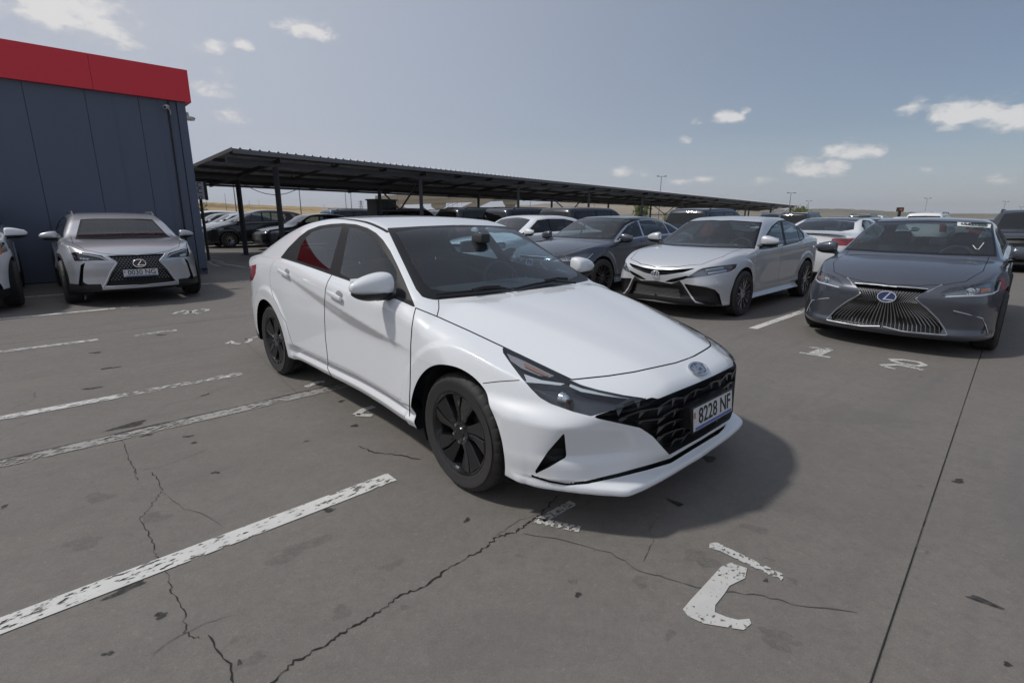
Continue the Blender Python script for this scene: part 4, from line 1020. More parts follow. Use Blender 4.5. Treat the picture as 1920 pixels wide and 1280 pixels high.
slab_between('pier_head', [(940, 371), (971, 371), (971, 384), (945, 384)], .3, 2.2)
slab_between('pier', [(947, 384.3), (966, 384.3), (966, 420), (947, 420)], .7, 1.9)
slab_between('staircase', [(826, 408), (918, 366), (936, 366), (936, 371), (900, 387), (848, 408)], -1.9, -.5)
slab_between('staircase', [(735, 384), (752, 384), (790, 404), (768, 404)], -1.9, -.5)
for du, dv in ((0, -6), (0, -11)):
    mb = MB(); mb.tube([bp(826, 402+dv, -1.95), bp(918, 360+dv*.75, -1.95)], .035, 5); mb.build('handrail', pmat('rail_steel', (.25, .23, .2), .6), ov)
for t in np.linspace(0, 1, 12):
    u = 826+92*t; v = 403-42*t; mb = MB(); mb.tube([bp(u, v, -1.95), bp(u, v-11, -1.95)], .025, 5); mb.build('baluster', pmat('rail_steel', (.25, .23, .2), .6), ov)
# light masts, poles
def mast(u, vbase, vtop, Y, nm, label, r=.09, heads=2, col=(.30, .30, .30), lean=0, group=None, cat='light mast', arm=.9):
    pb = at(u, 402, Y); zt = at(u, vtop, Y)[2]; t = thing(nm, label, cat, group, loc=(pb[0], Y, -.012))
    mt = pmat('mast_%02d' % int(col[0]*100), col, .5, .3)
    mb = MB(); mb.tube([(0, 0, 0), (0, 0, zt)], [r, r*.55], 8); mb.build('pole', mt, t, smooth=True)
    if heads:
        mb = MB(); mb.beam((-arm, 0, zt), (arm, 0, zt), .07, .07); mb.build('crossarm', mt, t)
        for k in range(heads):
            x = -arm+2*arm*k/(heads-1) if heads > 1 else 0
            mb = MB(); mb.add(*rbox((x, -.12, zt+.06), (arm*.55, .42, .16), .03, 2)); mb.build('lamp_head', pmat('lamp_grey', (.16, .16, .17), .5), t)
    return t
pm = thing('light_mast', 'thin grey floodlight pole rising just behind the corner of the red-topped building', 'light mast', loc=(at(372, 402, 21)[0], 21, -.012))
zt = at(360, 222, 21)[2]
for nm, f in (('pole', lambda mb: mb.tube([(0, 0, 0), (0, 0, zt)], [.07, .05], 8)), ('crossarm', lambda mb: mb.beam((-.22, 0, zt), (.38, 0, zt), .05, .05)), ('lamp_head', lambda mb: mb.add(*rbox((.02, -.1, zt+.13), (.3, .2, .18), .02, 2))), ('lamp_head', lambda mb: mb.add(*rbox((.24, -.1, zt-.02), (.26, .22, .14), .02, 2)))):
    mb = MB(); f(mb); mb.build(nm, pmat('mast_30', (.30, .30, .30), .5, .3), pm)
for (u, vt, Y, col, lab) in ((1235, 331, 105, (.22, .22, .22), 'tall twin-headed light mast rising above the middle of the carport roof'), (1478, 362, 120, (.22, .22, .22), 'twin-headed light mast with a white sign at the far carport end'),
                             (1513, 377, 170, (.42, .42, .42), 'pale light mast behind the round green tree'), (1733, 372, 150, (.48, .47, .46), 'white light mast with a junction box over the dark sedan roof'), (1880, 378, 165, (.42, .42, .42), 'leaning-looking pale light mast beside the distant pickup'), (1912, 388, 230, (.34, .34, .34), 'small distant light mast at the edge of the lot')):
    t = mast(u, 402, vt, Y, 'light_mast', lab, .10 if Y < 130 else .13, 2, col, arm=.75)
    if u == 1478:
        p = at(1473, 395, Y); mb = MB(); mb.box((-.95, -.2, 1.6), (-.1, -.14, 3.3)); mb.build('sign_board', pmat('sign_white', (.7, .7, .7), .6), t)
    if u == 1733: mb = MB(); mb.box((-.25, -.3, 2.6), (.15, -.1, 3.2)); mb.build('junction_box', pmat('sign_white', (.7, .7, .7), .6), t)
for i, (u, vt, Y) in enumerate(((444, 345, 40), (565, 350, 46), (525, 352, 60), (650, 357, 70), (660, 358, 66), (747, 360, 80), (994, 372, 90), (1082, 374, 95), (1113, 374, 100))):
    mast(u, 402, vt, Y, 'lamp_post', 'thin grey pole seen under the carport roof against the hills', .06, 0, (.20, .20, .21), group='thin poles seen beneath the carport roof', cat='pole')
for i, (u, vt, Y) in enumerate(((426, 363, 300), (470, 375, 420), (488, 375, 430), (609, 383, 430), (696, 377, 380))):
    mast(u, 402, vt, Y, 'utility_pole', 'distant utility pole on the dry golden hill', .16, 0, (.24, .22, .2), group='utility poles on the golden hill', cat='pole')
py = thing('pylon', 'small lattice power pylon on the skyline of the golden hill', 'pylon', loc=(at(678, 402, 480)[0], 480, 0))
zt = at(678, 376, 480)[2]
for sx in (-1, 1):
    for sy in (-1, 1):
        mb = MB(); mb.tube([(sx*1.6, sy*1.6, 0), (sx*.25, sy*.25, zt)], .14, 4); mb.build('leg', STEEL, py)
for f in (.62, .78, .93): mb = MB(); mb.beam((-2.4, 0, zt*f), (2.4, 0, zt*f), .3, .3); mb.build('crossarm', STEEL, py)
# billboards and signs
bb = thing('billboard', 'small black billboard with a red and gold panel on a dark post', 'billboard', loc=(at(1686, 402, 140)[0], 140, 0))
z0 = at(1686, 397, 140)[2]; z1_ = at(1686, 389, 140)[2]
mb = MB(); mb.box((-.25, -.25, 0), (.25, .25, z0)); mb.build('post', BLACK, bb); mb = MB(); mb.box((-.78, -.3, z0), (.78, .3, z1_)); mb.build('board', BLACK, bb)
mb = MB(); mb.box((-.5, -.34, z0+.25), (.5, -.302, z1_-.2)); mb.build('panel', pmat('board_red', (.30, .05, .03), .6), bb)
mb = MB(); mb.box((-.1, -.38, z0+.35), (.3, -.342, z1_-.5)); mb.build('emblem', pmat('board_gold', (.5, .35, .15), .6), bb)
sg = thing('wall_sign', 'white rectangular sign board with dark letters hanging beyond the building corner', 'sign', loc=(at(376, 358, 16)[0], 16, 0))
zc0, zc1 = at(376, 374, 16)[2], at(376, 341, 16)[2]
mb = MB(); mb.box((-.42, -.04, zc0), (.14, .04, zc1)); mb.build('board', pmat('sign_pale', (.80, .80, .82), .6), sg)
mb = MB(); mb.box((.142, -.05, zc0-.02), (.18, .05, zc1+.02)); mb.build('frame', STEEL, sg)
mb = MB(); mb.box((-.06, -.03, 0), (0, .03, zc0)); mb.build('post', STEEL, sg)
for k, ch in enumerate('CCo'):
    me = text_mesh(ch, .22, .002); me.materials.append(INK); o = obj('lettering', me, sg); o.matrix_local = frame_from((.0, -.043, zc1-.10-.17*k), (1, 0, 0), (0, 0, 1))
bs = thing('road_sign', 'small blue sign on the far side of the carport', 'sign', loc=(at(795, 402, 60)[0], 60, 0))
mb = MB(); mb.box((-.04, -.04, 0), (.04, .04, 2.4)); mb.build('post', STEEL, bs); mb = MB(); mb.box((-.22, -.06, 1.25), (.22, -.042, 2.1)); mb.build('panel', pmat('sign_blue', (.03, .14, .5), .5), bs)
# ---------------------------------------------------------------- trees and shrubs
def leaf_mat(name, c):
    m, nt, b = nodes(name); N = nt.nodes; L = nt.links; oi = N.new('ShaderNodeTexCoord'); n = N.new('ShaderNodeTexNoise'); n.inputs['Scale'].default_value = 1.3; n.inputs['Detail'].default_value = 4; L.new(oi.outputs['Object'], n.inputs['Vector'])
    mx = N.new('ShaderNodeMixRGB'); L.new(n.outputs[0], mx.inputs[0]); mx.inputs[1].default_value = tuple(q*.55 for q in c)+(1,); mx.inputs[2].default_value = tuple(q*1.5 for q in c)+(1,); L.new(mx.outputs[0], b.inputs['Base Color']); b.inputs['Roughness'].default_value = .7; return m
def tree(u, Y, vtop, wpx, label, seed, c=(.075, .105, .028), n=900, trunk=True, group=None):
    r = np.random.RandomState(seed); pb = at(u, 402, Y); zt = at(u, vtop, Y)[2]; w = wpx/CAM_F*Y/2
    t = thing('tree', label, 'tree', group, loc=(pb[0], Y, -.012))
    mb = MB(); mb.tube([(0, 0, 0), (.03, 0, zt*.35), (.0, 0, zt*.7)], [w*.07+.05, w*.05+.03, .03], 7)
    for k in range(6):
        a = r.rand()*6.28; mb.tube([(0, 0, zt*(.25+.06*k)), (w*.55*math.cos(a), w*.55*math.sin(a), zt*(.5+.07*k))], [.06, .02], 5)
    mb.build('trunk', pmat('bark', (.09, .07, .05), .9), t)
    V = []; F = []; cl = r.randn(26, 3); cl /= np.linalg.norm(cl, axis=1)[:, None]; cl *= (r.rand(26, 1)**.5)*.85
    for i in range(n):
        q = cl[r.randint(26)]+r.randn(3)*.17; p = np.array([q[0]*w, q[1]*w, zt*.56+q[2]*zt*.46]); p[2] = max(p[2], zt*.08)
        a, b_ = r.randn(3), r.randn(3); a /= np.linalg.norm(a); b_ -= a*(a@b_); b_ /= np.linalg.norm(b_); s_ = w*(.05+.06*r.rand())
        k = len(V); V += [tuple(p-a*s_), tuple(p+b_*s_*.5), tuple(p+a*s_), tuple(p-b_*s_*.5)]; F.append((k, k+1, k+2, k+3))
    part('crown', V, F, leaf_mat('leaves_%d' % seed, c), t, None, False); return t
tree(1498, 130, 386, 36, 'round bright green tree at the far end of the carport', 1, (.13, .155, .03), 1500)
tree(1202, 90, 382, 40, 'green tree standing among the far carport posts', 2, (.09, .12, .03), 1300)
tree(1062, 85, 392, 26, 'low green shrub seen between the crossed carport braces', 3, (.09, .11, .03), 500)
tree(1247, 100, 397, 16, 'tiny green bush behind the dark hatchback roof', 4, (.09, .11, .03), 300)
tree(384, 34, 378, 30, 'scrubby olive bush beyond the building corner', 5, (.07, .075, .03), 700)
for u, s_ in ((1694, 11), (1719, 12), (1748, 13)): tree(u, 260, 400.0, 9, 'tiny dark tree on the horizon beside the billboard', s_, (.04, .05, .03), 90, group='tiny dark trees on the horizon')
mb = MB(); mb.beam((at(375, 399, 30)[0], 30, at(375, 399, 30)[2]), (at(420, 400, 30)[0], 30, at(420, 400, 30)[2]), .08, .08)
for u in (382, 402, 418): p = at(u, 402, 30); mb.beam((p[0], 30, 0), (p[0], 30, 1.5), .07, .07)
tag(mb.build('rail_fence', STEEL), 'low dark rail fence beyond the building corner', 'fence')

# ---------------------------------------------------------------- summer haze in the air
mb = MB(); mb.box((-9400, -9400, -6), (9400, 9400, 190)); 
hm = bpy.data.materials.new('haze_air'); hm.use_nodes = True; nt = hm.node_tree; nt.nodes.clear()
out = nt.nodes.new('ShaderNodeOutputMaterial'); pv = nt.nodes.new('ShaderNodeVolumePrincipled'); pv.inputs['Color'].default_value = (.97, .98, 1, 1); pv.inputs['Density'].default_value = .00013; pv.inputs['Anisotropy'].default_value = .2
nt.links.new(pv.outputs[0], out.inputs['Volume'])
hz_ = mb.build('haze', hm); hz_['kind'] = 'stuff'
# ---------------------------------------------------------------- the white sedan in the foreground
def z1(pts): return [(450+x/3.764, 380+y/3.764) for x, y in pts]
def z2(pts): return [(900+x/3.46, 580+y/3.46) for x, y in pts]
def z3(pts): return [(700+x/4.267, 380+y/4.267) for x, y in pts]
def z4(pts): return [(920+x/4, 620+y/4) for x, y in pts]
HL1 = curve([(-2.36, .955), (-1.3, .815), (-.34, .685)], .02)
HBW = curve([(-2.6, 0), (-2.36, .0), (-1.9, .045), (-1.22, .10), (-.9, .075), (-.34, 0), (0, 0)], .03)
HL3 = curve([(-2.15, .40), (-1.2, .66), (-.3, .66), (0, .66)], .06)
HSIG = 0
def hero_side(x, z):
    w = sstep(-2.45, -2.15, x)*(1-sstep(-.55, -.2, x))
    t = HL1(x)-z; bw = HBW(x)
    d = -.58*(sp(t, .005)-sp(t-bw, .008))
    d = d+.11*sp(HL3(x)-z, .012)*w-.11*sp(.37-z, .01)*w
    # rear haunch
    d = d+.012*np.exp(-((x+3.0)/.45)**2-((z-.86)/.16)**2)
    # sill: undercut with a bright lower lip
    ws = sstep(-2.35, -2.15, x)*(1-sstep(-.42, -.30, x))
    d = d-ws*(.85*sp(.375-z, .006)-1.9*sp(.315-z, .008)+1.4*sp(.275-z, .006))
    return d
def hero_top(x, y):
    yc = .30+.32*np.clip((.82-x)/1.2, 0, 1)
    w = sstep(-.40, -.25, x)
    return w*(-.16*sp(y-yc, .02)+.02*sstep(.0, 1, 1-np.abs(y-yc)/.25)*.5)
def hero_front(y, z):
    "lower corner facets of the bumper"
    q = sstep(.36, .60, y)*(1-.8*sstep(.78, .86, y))
    d = q*(-.32*(sp(.575-z, .008)-sp(.385-z, .006))+.62*(sp(.385-z, .006)-sp(.285-z, .008)))
    return d
HEROS = dict(
    top=[(-3.86, .98), (-3.74, 1.035), (-3.55, 1.06), (-3.3, 1.105), (-3.05, 1.20), (-2.75, 1.305), (-2.4, 1.382), (-1.9, 1.418), (-1.5, 1.410), (-1.12, 1.352), (-.75, 1.185), (-.42, 1.02), (-.30, .962), (-.15, .945), (.1, .902), (.35, .842), (.55, .788), (.7, .742), (.80, .702), (.9, .64), (1.0, .55)],
    top_sig=.03, bow=[(-4, -.10), (-3, -.12), (-1.6, 0), (-.8, .17), (0, .2), (1, .22)], crown=[(-4, .07), (-3, .07), (-2, .075), (-1.1, .075), (-.5, .06), (0, .055), (.8, .05)],
    W=[(-3.8, .805), (-3.5, .862), (-3.2, .894), (-2.72, .905), (-2.2, .912), (-1.4, .921), (-.6, .915), (0, .904), (.3, .897), (.55, .886), (.9, .86)],
    belt=[(-3.8, 1.0), (-3.3, 1.04), (-2.58, 1.052), (-1.6, 1.0), (-.42, .925), (-.2, .90), (.3, .86), (.9, .80)],
    shoulder=[(-4, .03), (-2.6, .02), (-.5, .03), (0, .0)], tumble=.47, shturn=.6, upslope=.11, zmid=.70,
    sect=[(.36, -.10, .03), (.72, -.035, .06)],
    Fc=[(.10, .88), (.20, .895), (.225, .905), (.248, .905), (.258, .880), (.28, .872), (.30, .880), (.335, .898), (.36, .905), (.5, .905), (.60, .893), (.66, .880), (.72, .860), (.80, .80), (.9, .7)],
    FD=[(0, 0), (.2, .008), (.4, .034), (.55, .085), (.65, .155), (.72, .245), (.78, .36), (.84, .53), (.9, .78)], Fk=[(.1, .86), (.25, .87), (.40, .91), (.55, .97), (.65, 1.0), (.85, 1.05)],
    FD2=[(0, 0), (.30, .004), (.38, .024), (.79, .245), (.86, .385), (.93, .62)], FDz2=(.52, .62), FD3=[(0, 0), (.3, .008), (.58, .038), (.66, .115), (.78, .275), (.89, .47), (.95, .65)], FDz3=(.25, .275), kbot=.012,
    Bc=[(.1, -3.70), (.25, -3.76), (.5, -3.80), (.7, -3.80), (.85, -3.755), (1.0, -3.76), (1.1, -3.74)], BD=[(0, 0), (.4, .03), (.6, .085), (.72, .17), (.80, .29), (.86, .46), (.92, .75)],
    bot=[(-3.8, .30), (-3.2, .26), (-2.2, .235), (-.4, .225), (.3, .222), (.6, .215), (.95, .212)],
    FDsig=.010, Fsig=.006, wb=2.72, Rw=.318, Ra=.375, flare=.016, side_fn=hero_side, top_fn=hero_top, front_fn=hero_front, kroof=.085, knose=.03, ktail=.06,
    cab=dict(dash=(-.70, .95, .72), front=-1.42, rear=-2.28, zs=.42, rvm=(-.93, 0, 1.205)))
def hero():
    root = thing('parked_car', 'glossy white sedan with black alloy wheels and number plate 8228 NF', 'car', loc=(HERO[0], HERO[1], 0), rz=HYAW)
    P = paint('white_paint', (.74, .755, .775), 0, .35, .02)
    S = Shell(HEROS, HERO, HYAW, -1, .0125)
    fr = lambda x, y, z: x > .15
    # glasshouse
    S.cut(['body'], S.pix(z1([(285, 389), (340, 318), (420, 238), (480, 193), (560, 163), (640, 150), (730, 145), (820, 153), (900, 178), (960, 213), (1010, 263), (1060, 338), (1110, 438), (1160, 548), (1215, 680), (1240, 742), (1130, 692), (1000, 640), (880, 595), (770, 553), (640, 508), (500, 458), (400, 425)]), lambda x, y, z: (y > .45) & (z > .85)), 'dlo')
    S.cut(['dlo'], S.pix(z1([(402, 405), (430, 302), (465, 247), (510, 207), (590, 182), (720, 170), (633, 478), (500, 438)]), lambda x, y, z: (y > .45)), 'rear_window')
    S.cut(['dlo'], S.pix(z1([(707, 503), (772, 176), (830, 183), (890, 208), (950, 258), (1020, 348), (1075, 430), (1107, 490), (1100, 668), (1040, 640), (770, 532)]), lambda x, y, z: (y > .45)), 'front_window')
    wsp = lambda x, y, z: (x > -1.5) & (x < .2) & (z > .85)
    S.cut(['body'], S.pix(z3([(108, 203), (380, 188), (650, 178), (900, 190), (1195, 214), (1500, 420), (1845, 632), (1500, 668), (1120, 712), (800, 750), (495, 778), (440, 768), (390, 752), (340, 690), (240, 480)]), wsp), 'frit')
    S.cut(['frit'], S.pix(z3([(180, 235), (400, 205), (650, 197), (900, 208), (1185, 226), (1480, 420), (1750, 600), (1400, 640), (1100, 680), (800, 706), (560, 706), (460, 690), (410, 645), (330, 510), (230, 320)]), wsp), 'windshield')
    # rear screen (not seen): outline in plan
    S.cut(['body'], S.plan([(-3.24, -.1), (-3.20, .40), (-3.02, .60), (-2.55, .50), (-2.50, -.1)], 1.05), 'rear_screen')
    # lamps, grille, intakes
    S.cut(['body'], S.pix(z4([(86, 116), (200, 165), (300, 213), (480, 299), (600, 369), (680, 405), (800, 440), (1000, 482), (1185, 508), (1000, 572), (752, 640), (620, 607), (450, 547), (370, 502), (300, 432), (230, 352), (150, 247), (93, 165)]), fr), 'headlight')
    S.cut(['body'], S.pix(z2([(735, 692), (900, 640), (1113, 570), (1155, 579), (1400, 480), (1705, 350), (1740, 420), (1680, 690), (1228, 942), (1190, 900), (1120, 822), (1040, 768), (900, 737), (760, 707)]), fr), 'grille')
    S.cut(['body'], S.pix(z2([(338, 1076), (440, 920), (547, 798), (562, 955), (450, 1022)]), fr), 'intake')
    S.cut(['body'], S.pix(z2([(335, 1070), (450, 1108), (555, 1126), (700, 1108), (900, 1060), (1100, 1005), (1235, 963), (1450, 835), (1720, 660), (1720, 690), (1450, 865), (1240, 995), (1100, 1037), (900, 1087), (700, 1130), (560, 1142), (450, 1122), (328, 1084)]), fr), 'slit')
    # tail lamp
    S.cut(['body'], S.side([(-3.9, .80), (-3.9, .93), (-3.62, .925), (-3.40, .90), (-3.55, .86), (-3.62, .80)], .3, lambda x, y, z: x < -3.3), 'tail_lamp')
    S.cut(['body'], S.pix(z1([(60, 560), (60, 450), (112, 436), (134, 447), (124, 478), (108, 505), (92, 545)]), lambda x, y, z: x < -3), 'tail_lamp')
    S.cut(['body'], S.rear([(-.1, .885), (.6, .885), (.9, .90), (.9, .84), (.6, .86), (-.1, .868)], -3.45), 'tail_lamp')
    S.cut(['body'], S.side([(-4, .1), (-4, .40), (-3.55, .40), (-3.3, .33), (-3.0, .30), (-3.0, .1)], .0), 'rear_skirt')
    # panels
    S.cut(['body'], S.pix(z1([(1402, 686), (1390, 802), (1620, 905), (1850, 1013)])+[(1072, 711.5), (1140, 704.5), (1189, 697), (1267, 680), (1304.6, 667), (1345, 647), (1400, 610), (1380, 560), (1200, 480), (1131, 526), (960, 549), (880, 557)], lambda x, y, z: z > .66), 'bonnet')
    S.cut(['body'], S.pix([(944.6, 693), (1000, 716), (1420, 760), (1420, 940), (950, 940), (951, 860), (935, 790), (905, 718.5), (920, 715), (968, 713)], lambda x, y, z: (z < .76) & (x > .1)), 'front_bumper')
    dF = z1([(1240, 742), (1225, 800), (1213, 880), (1205, 1000), (1201, 1280)])+[(768, 745), (768, 780)]
    dB = z1([(648, 508), (618, 560), (603, 610), (597, 700), (597, 820), (602, 940), (622, 1130)])+[(614, 690), (625, 712)]
    S.cut(['body'], S.pix(dF+[(700, 745), (625, 712)]+dB[::-1]+z1([(800, 565), (1000, 645)]), lambda x, y, z: (y > .6) & (z > .3)), 'front_door')
    S.cut(['body'], S.side([(-1.25, 1.10), (-1.5, .9), (-1.6, .30), (-2.10, .30), (-2.22, .36), (-2.29, .55), (-2.42, .68), (-2.60, .80), (-2.63, .92), (-2.58, 1.06)], .6), 'rear_door')
    # shut gaps
    d_, sg_ = S.planline([(-1.125, .588), (-1.6, .568), (-2.4, .540), (-2.85, .495)], 1.1); S.cut(['body'], d_*sg_, None); S.cut(['body'], S.planline([(-1.125, .588), (-1.6, .568), (-2.4, .540), (-2.85, .495)], 1.1)[0]-.010, 'gutter')
    S.seam(['body', 'front_door'], lambda: S.pixline(dF, lambda x, y, z: y > .6))
    S.seam(['body', 'front_door', 'rear_door'], lambda: S.pixline(dB, lambda x, y, z: y > .6), .0024)
    S.seam(['body', 'rear_door'], lambda: S.sideline([(-2.10, .335), (-2.22, .37), (-2.29, .55), (-2.42, .68), (-2.60, .80), (-2.63, .92), (-2.60, 1.04)], .6), .0018)
    S.seam(['body', 'front_door', 'rear_door'], lambda: S.sideline([(-.46, .322), (-2.1, .335)], .6), .003)
    S.seam(['body', 'bonnet'], lambda: S.pixline(z1([(1240, 742), (1390, 802), (1620, 905), (1850, 1013)])+[(1072, 711.5), (1140, 704.5), (1189, 697), (1267, 680), (1304.6, 667), (1345, 647)], lambda x, y, z: z > .6), .0032)
    S.seam(['body', 'bonnet'], lambda: S.pixline(z1([(1402, 686), (1404, 745), (1390, 802)]), lambda x, y, z: z > .6), .0028)
    S.seam(['body', 'front_bumper'], lambda: S.pixline([(905, 718.5), (935, 715), (976, 712.5)], lambda x, y, z: x > .1), .0022)
    def pair(nm, lab, mat, rec=0.0, par=root):
        V, F, N = S.get(*lab) if isinstance(lab, (tuple, list)) else S.get(lab)
        res = []
        for k in (S.half, -S.half):
            v, f, n = (V, F, N) if k > 0 else flip(V, F, N)
            if rec: v2, f2 = recess(v, f, n, rec); res.append(part(nm, v2, f2, mat, par, None, False))
            else: res.append(part(nm, v, f, mat, par, n))
        return res
    def whole(nm, lab, mat, rec=0.0, par=root, dirv=None):
        V, F, N = S.get(*lab) if isinstance(lab, (tuple, list)) else S.get(lab)
        v, f, n = both(V, F, N)
        if rec:
            a, b = recess(V, F, N, rec, dirv); v, f, _ = both(a, b, np.zeros_like(a)); return part(nm, v, f, mat, par, None, False)
        return part(nm, v, f, mat, par, n)
    Gs = glass('pane_front_screen', (.66, .80, .86), dust=.003); Gd = glass('pane_door', (.56, .68, .72), dust=.004); Gr = glass('pane_rear', (.60, .68, .70))
    whole('body', 'body', P); whole('bonnet', 'bonnet', P); whole('front_bumper', 'front_bumper', P)
    fd = pair('front_door', 'front_door', P); rd = pair('rear_door', 'rear_door', P)
    V, F, N = S.get('seam'); v, f, n = both(V-N*.004, F, N); part('shut_gaps', v, f, SEAMM, root)
    pair('window_trim', 'dlo', TRIM); pair('front_window', 'front_window', Gd); pair('rear_window', 'rear_window', Gd)
    whole('windshield', 'windshield', Gs); whole('windshield_border', 'frit', pmat('screen_frit', (.010, .010, .012), .4, spec=.3)); whole('rear_screen', 'rear_screen', Gr)
    hl = pair('headlight', 'headlight', glass('lamp_lens', (.86, .88, .9)))
    LH = pmat('lamp_housing', (.085, .09, .105), .25, .6)
    pair('lamp_housing', 'headlight', LH, .045)
    whole('grille', 'grille', BLACK, .055); pair('corner_intake', 'intake', BLACK, .05); whole('lower_slit', 'slit', BLACK, .03)
    pair('roof_gutter', 'gutter', TRIM)
    whole('rear_skirt', 'rear_skirt', BLACK)
    whole('tail_lamp', 'tail_lamp', pmat('tail_red', (.28, .01, .012), .15, coat=1))
    # ---- wheels
    wells(root, HEROS, .55, .85)
    DK = pmat('black_alloy', (.030, .030, .032), .24, .6, coat=.4)
    wheel_meshes('hero', .318, .205, .226, 'five_twin', DK, 64)
    for xa in (0, -2.72):
        for sg in (-1, 1):
            w = add_wheel(root, 'hero', xa, sg*.783, .318, sg)
    # ---- mirrors and handles
    for sg in (-1, 1): mirror_unit(root, (-.70, sg*.83, 1.02), sg, P, .235, .14, .15)
    hs = (-1, 1)
    for (xh, zh, drs) in ((-1.30, .893, fd), (-2.27, .962, rd)):
        for sg, dr in zip((S.half, -S.half), drs):
            y = S.ysurf(xh, zh)
            mb = MB(); mb.add(*rbox((0, 0, 0), (.20, .022, .034), .011, 5)); o = mb.build('door_handle', P, dr, smooth=True)
            o.location = (xh, sg*(y+.020), zh); o.rotation_euler = (0, .13, 0)
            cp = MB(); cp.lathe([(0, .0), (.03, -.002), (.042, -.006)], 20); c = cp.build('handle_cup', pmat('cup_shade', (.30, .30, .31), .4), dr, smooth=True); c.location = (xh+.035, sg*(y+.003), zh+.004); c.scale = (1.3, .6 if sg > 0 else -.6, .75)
    # ---- wipers
    for k, (arm, bl) in enumerate((([(885, 553), (905, 548), (935, 546)], [(817, 556), (850, 553), (895, 549), (940, 544), (958, 548)]), ([(1020, 534), (1040, 530), (1060, 531)], [(965, 546), (1000, 537), (1035, 531), (1065, 534), (1078, 535)]))):
        mb = MB(); pts = [S.hit(u, v, .018)[0] for u, v in bl]; mb.tube(pts, .008, 6)
        pa = [S.hit(u, v, .034)[0] for u, v in arm]; mb.tube(pa, .011, 6)
        mb.build('wiper', BLACK, root, smooth=True)
    # ---- lamps: strips and reflectors on the housing
    def strip(nm, top, bot, mat, inset, f=z4):
        a = [S.hit(*q, -inset)[0] for q in f(top)]; b = [S.hit(*q, -inset)[0] for q in f(bot)]; n = len(a)
        for dr, sg in zip(hl, (1, -1)):
            V = [(q[0], q[1]*sg, q[2]) for q in a+b]; part(nm, np.array(V), [(i, i+1, n+i+1, n+i) for i in range(n-1)], mat, dr, None, False)
    LED = pmat('lamp_strip', (.62, .64, .66), .3); REF = pmat('lamp_reflector', (.62, .56, .54), .2, .9); AMB = pmat('amber', (.42, .24, .17), .25, .5)
    strip('light_strip', [(600, 382), (690, 416), (850, 452), (1080, 494)], [(590, 400), (680, 440), (850, 470), (1070, 503)], LED, .014)
    strip('reflector', [(120, 150), (240, 200), (380, 270), (480, 318)], [(150, 205), (230, 262), (360, 316), (440, 330)], REF, .016)
    strip('amber_reflector', [(250, 225), (360, 275), (440, 320)], [(260, 255), (350, 300), (420, 326)], AMB, .013)
    strip('reflector', [(250, 300), (380, 345), (560, 372)], [(270, 355), (380, 368), (540, 380)], LED, .02)
    strip('light_strip', [(250, 362), (400, 372), (540, 385)], [(265, 372), (400, 382), (530, 395)], LED, .012)
    for dr, sg in zip(hl, (1, -1)):
        q, n = S.hit(920+565/4, 620+480/4, -.030); mb = MB(); mb.lathe([(0, .026), (.012, .024), (.022, .014), (.026, 0), (.030, -.002), (.032, -.02)], 20, 'x'); o = mb.build('projector', CHROME, dr, smooth=True); o.location = (q[0], q[1]*sg, q[2])
        q, n = S.hit(920+590/4, 620+560/4, -.018); mb = MB(); mb.add(*rbox((0, 0, 0), (.02, .03, .06), .006)); o = mb.build('bracket', pmat('lamp_bracket', (.03, .012, .012), .3), dr, smooth=True); o.location = (q[0], q[1]*sg, q[2])
    # ---- grille facets
    gp = z2([(735, 692), (900, 640), (1113, 570), (1155, 579), (1400, 480), (1705, 350), (1740, 420), (1680, 690), (1228, 942), (1190, 900), (1120, 822), (1040, 768), (900, 737), (760, 707)])
    GC = pmat('grille_facet', (.030, .030, .033), .30, coat=.3); GC2 = pmat('grille_facet_grey', (.085, .085, .09), .4)
    grl = [o for o in root.children if o.name.startswith('grille')][0]
    def gpt(c, r):
        y = c*.098; z = .648-.050*r+(.5*.050 if c % 2 else 0)-.10*max(0, abs(y)-.30)*(1 if r < 3 else 0)
        return y, z+(0 if c % 2 == 0 else -.012)
    def front_pt(y, z, dep):
        x = S.xsurf(abs(y), z); return (x-dep, y, z)
    for c in range(-8, 8):
        for r in range(0, 7):
            q4 = [gpt(c, r), gpt(c+1, r), gpt(c+1, r+1), gpt(c, r+1)]
            cy = sum(q[0] for q in q4)/4; cz = sum(q[1] for q in q4)/4
            W3 = S.world(np.array([[S.xsurf(abs(cy), cz), abs(cy), cz]])); 
            if polydist(proj(W3), gp)[0] > -5: continue
            (y0, a0), (y1, a1), (y2, a2), (y3, a3) = q4
            sl = .012*(1 if c < 0 else -1)
            V = [front_pt(y0, a0-.004, .010), front_pt(y1, a1-.004, .010), front_pt(y2-.004, a2+.006, .046), front_pt(y3+.004, a3+.006, .046), front_pt(y0, a0-.013, .012), front_pt(y1, a1-.013, .012)]
            part('grille_cell', np.array(V), [(0, 1, 5, 4), (4, 5, 2, 3)], GC, grl, None, False)
            # slanted fin at the outer edge of the cell
            yo, ao, ai = (y0, a0, a3) if c < 0 else (y1, a1, a2); s_ = 1 if c < 0 else -1
            V = [front_pt(yo, ao-.004, .008), front_pt(yo+s_*.042, ao-.006, .012), front_pt(yo+s_*.006, ai, .022)]
            part('grille_fin', np.array(V), [(0, 1, 2), (2, 1, 0)][:1], GC2, grl, None, False)
    # ---- emblem, plate
    q, n = S.hit(1320, 687, .004); n[1] = 0
    em = MB(); ring = [(.072*math.cos(t), .040*math.sin(t), 0) for t in np.linspace(0, 2*math.pi, 41)]; em.tube(ring, .0062, 8, False)
    e = em.build('badge', CHROME, root, smooth=True); e.matrix_local = frame_from((q[0], 0, q[2]), (0, 1, 0), np.cross((0, -1, 0), n)*-1 if False else (-n[2], 0, n[0]))
    H = MB()
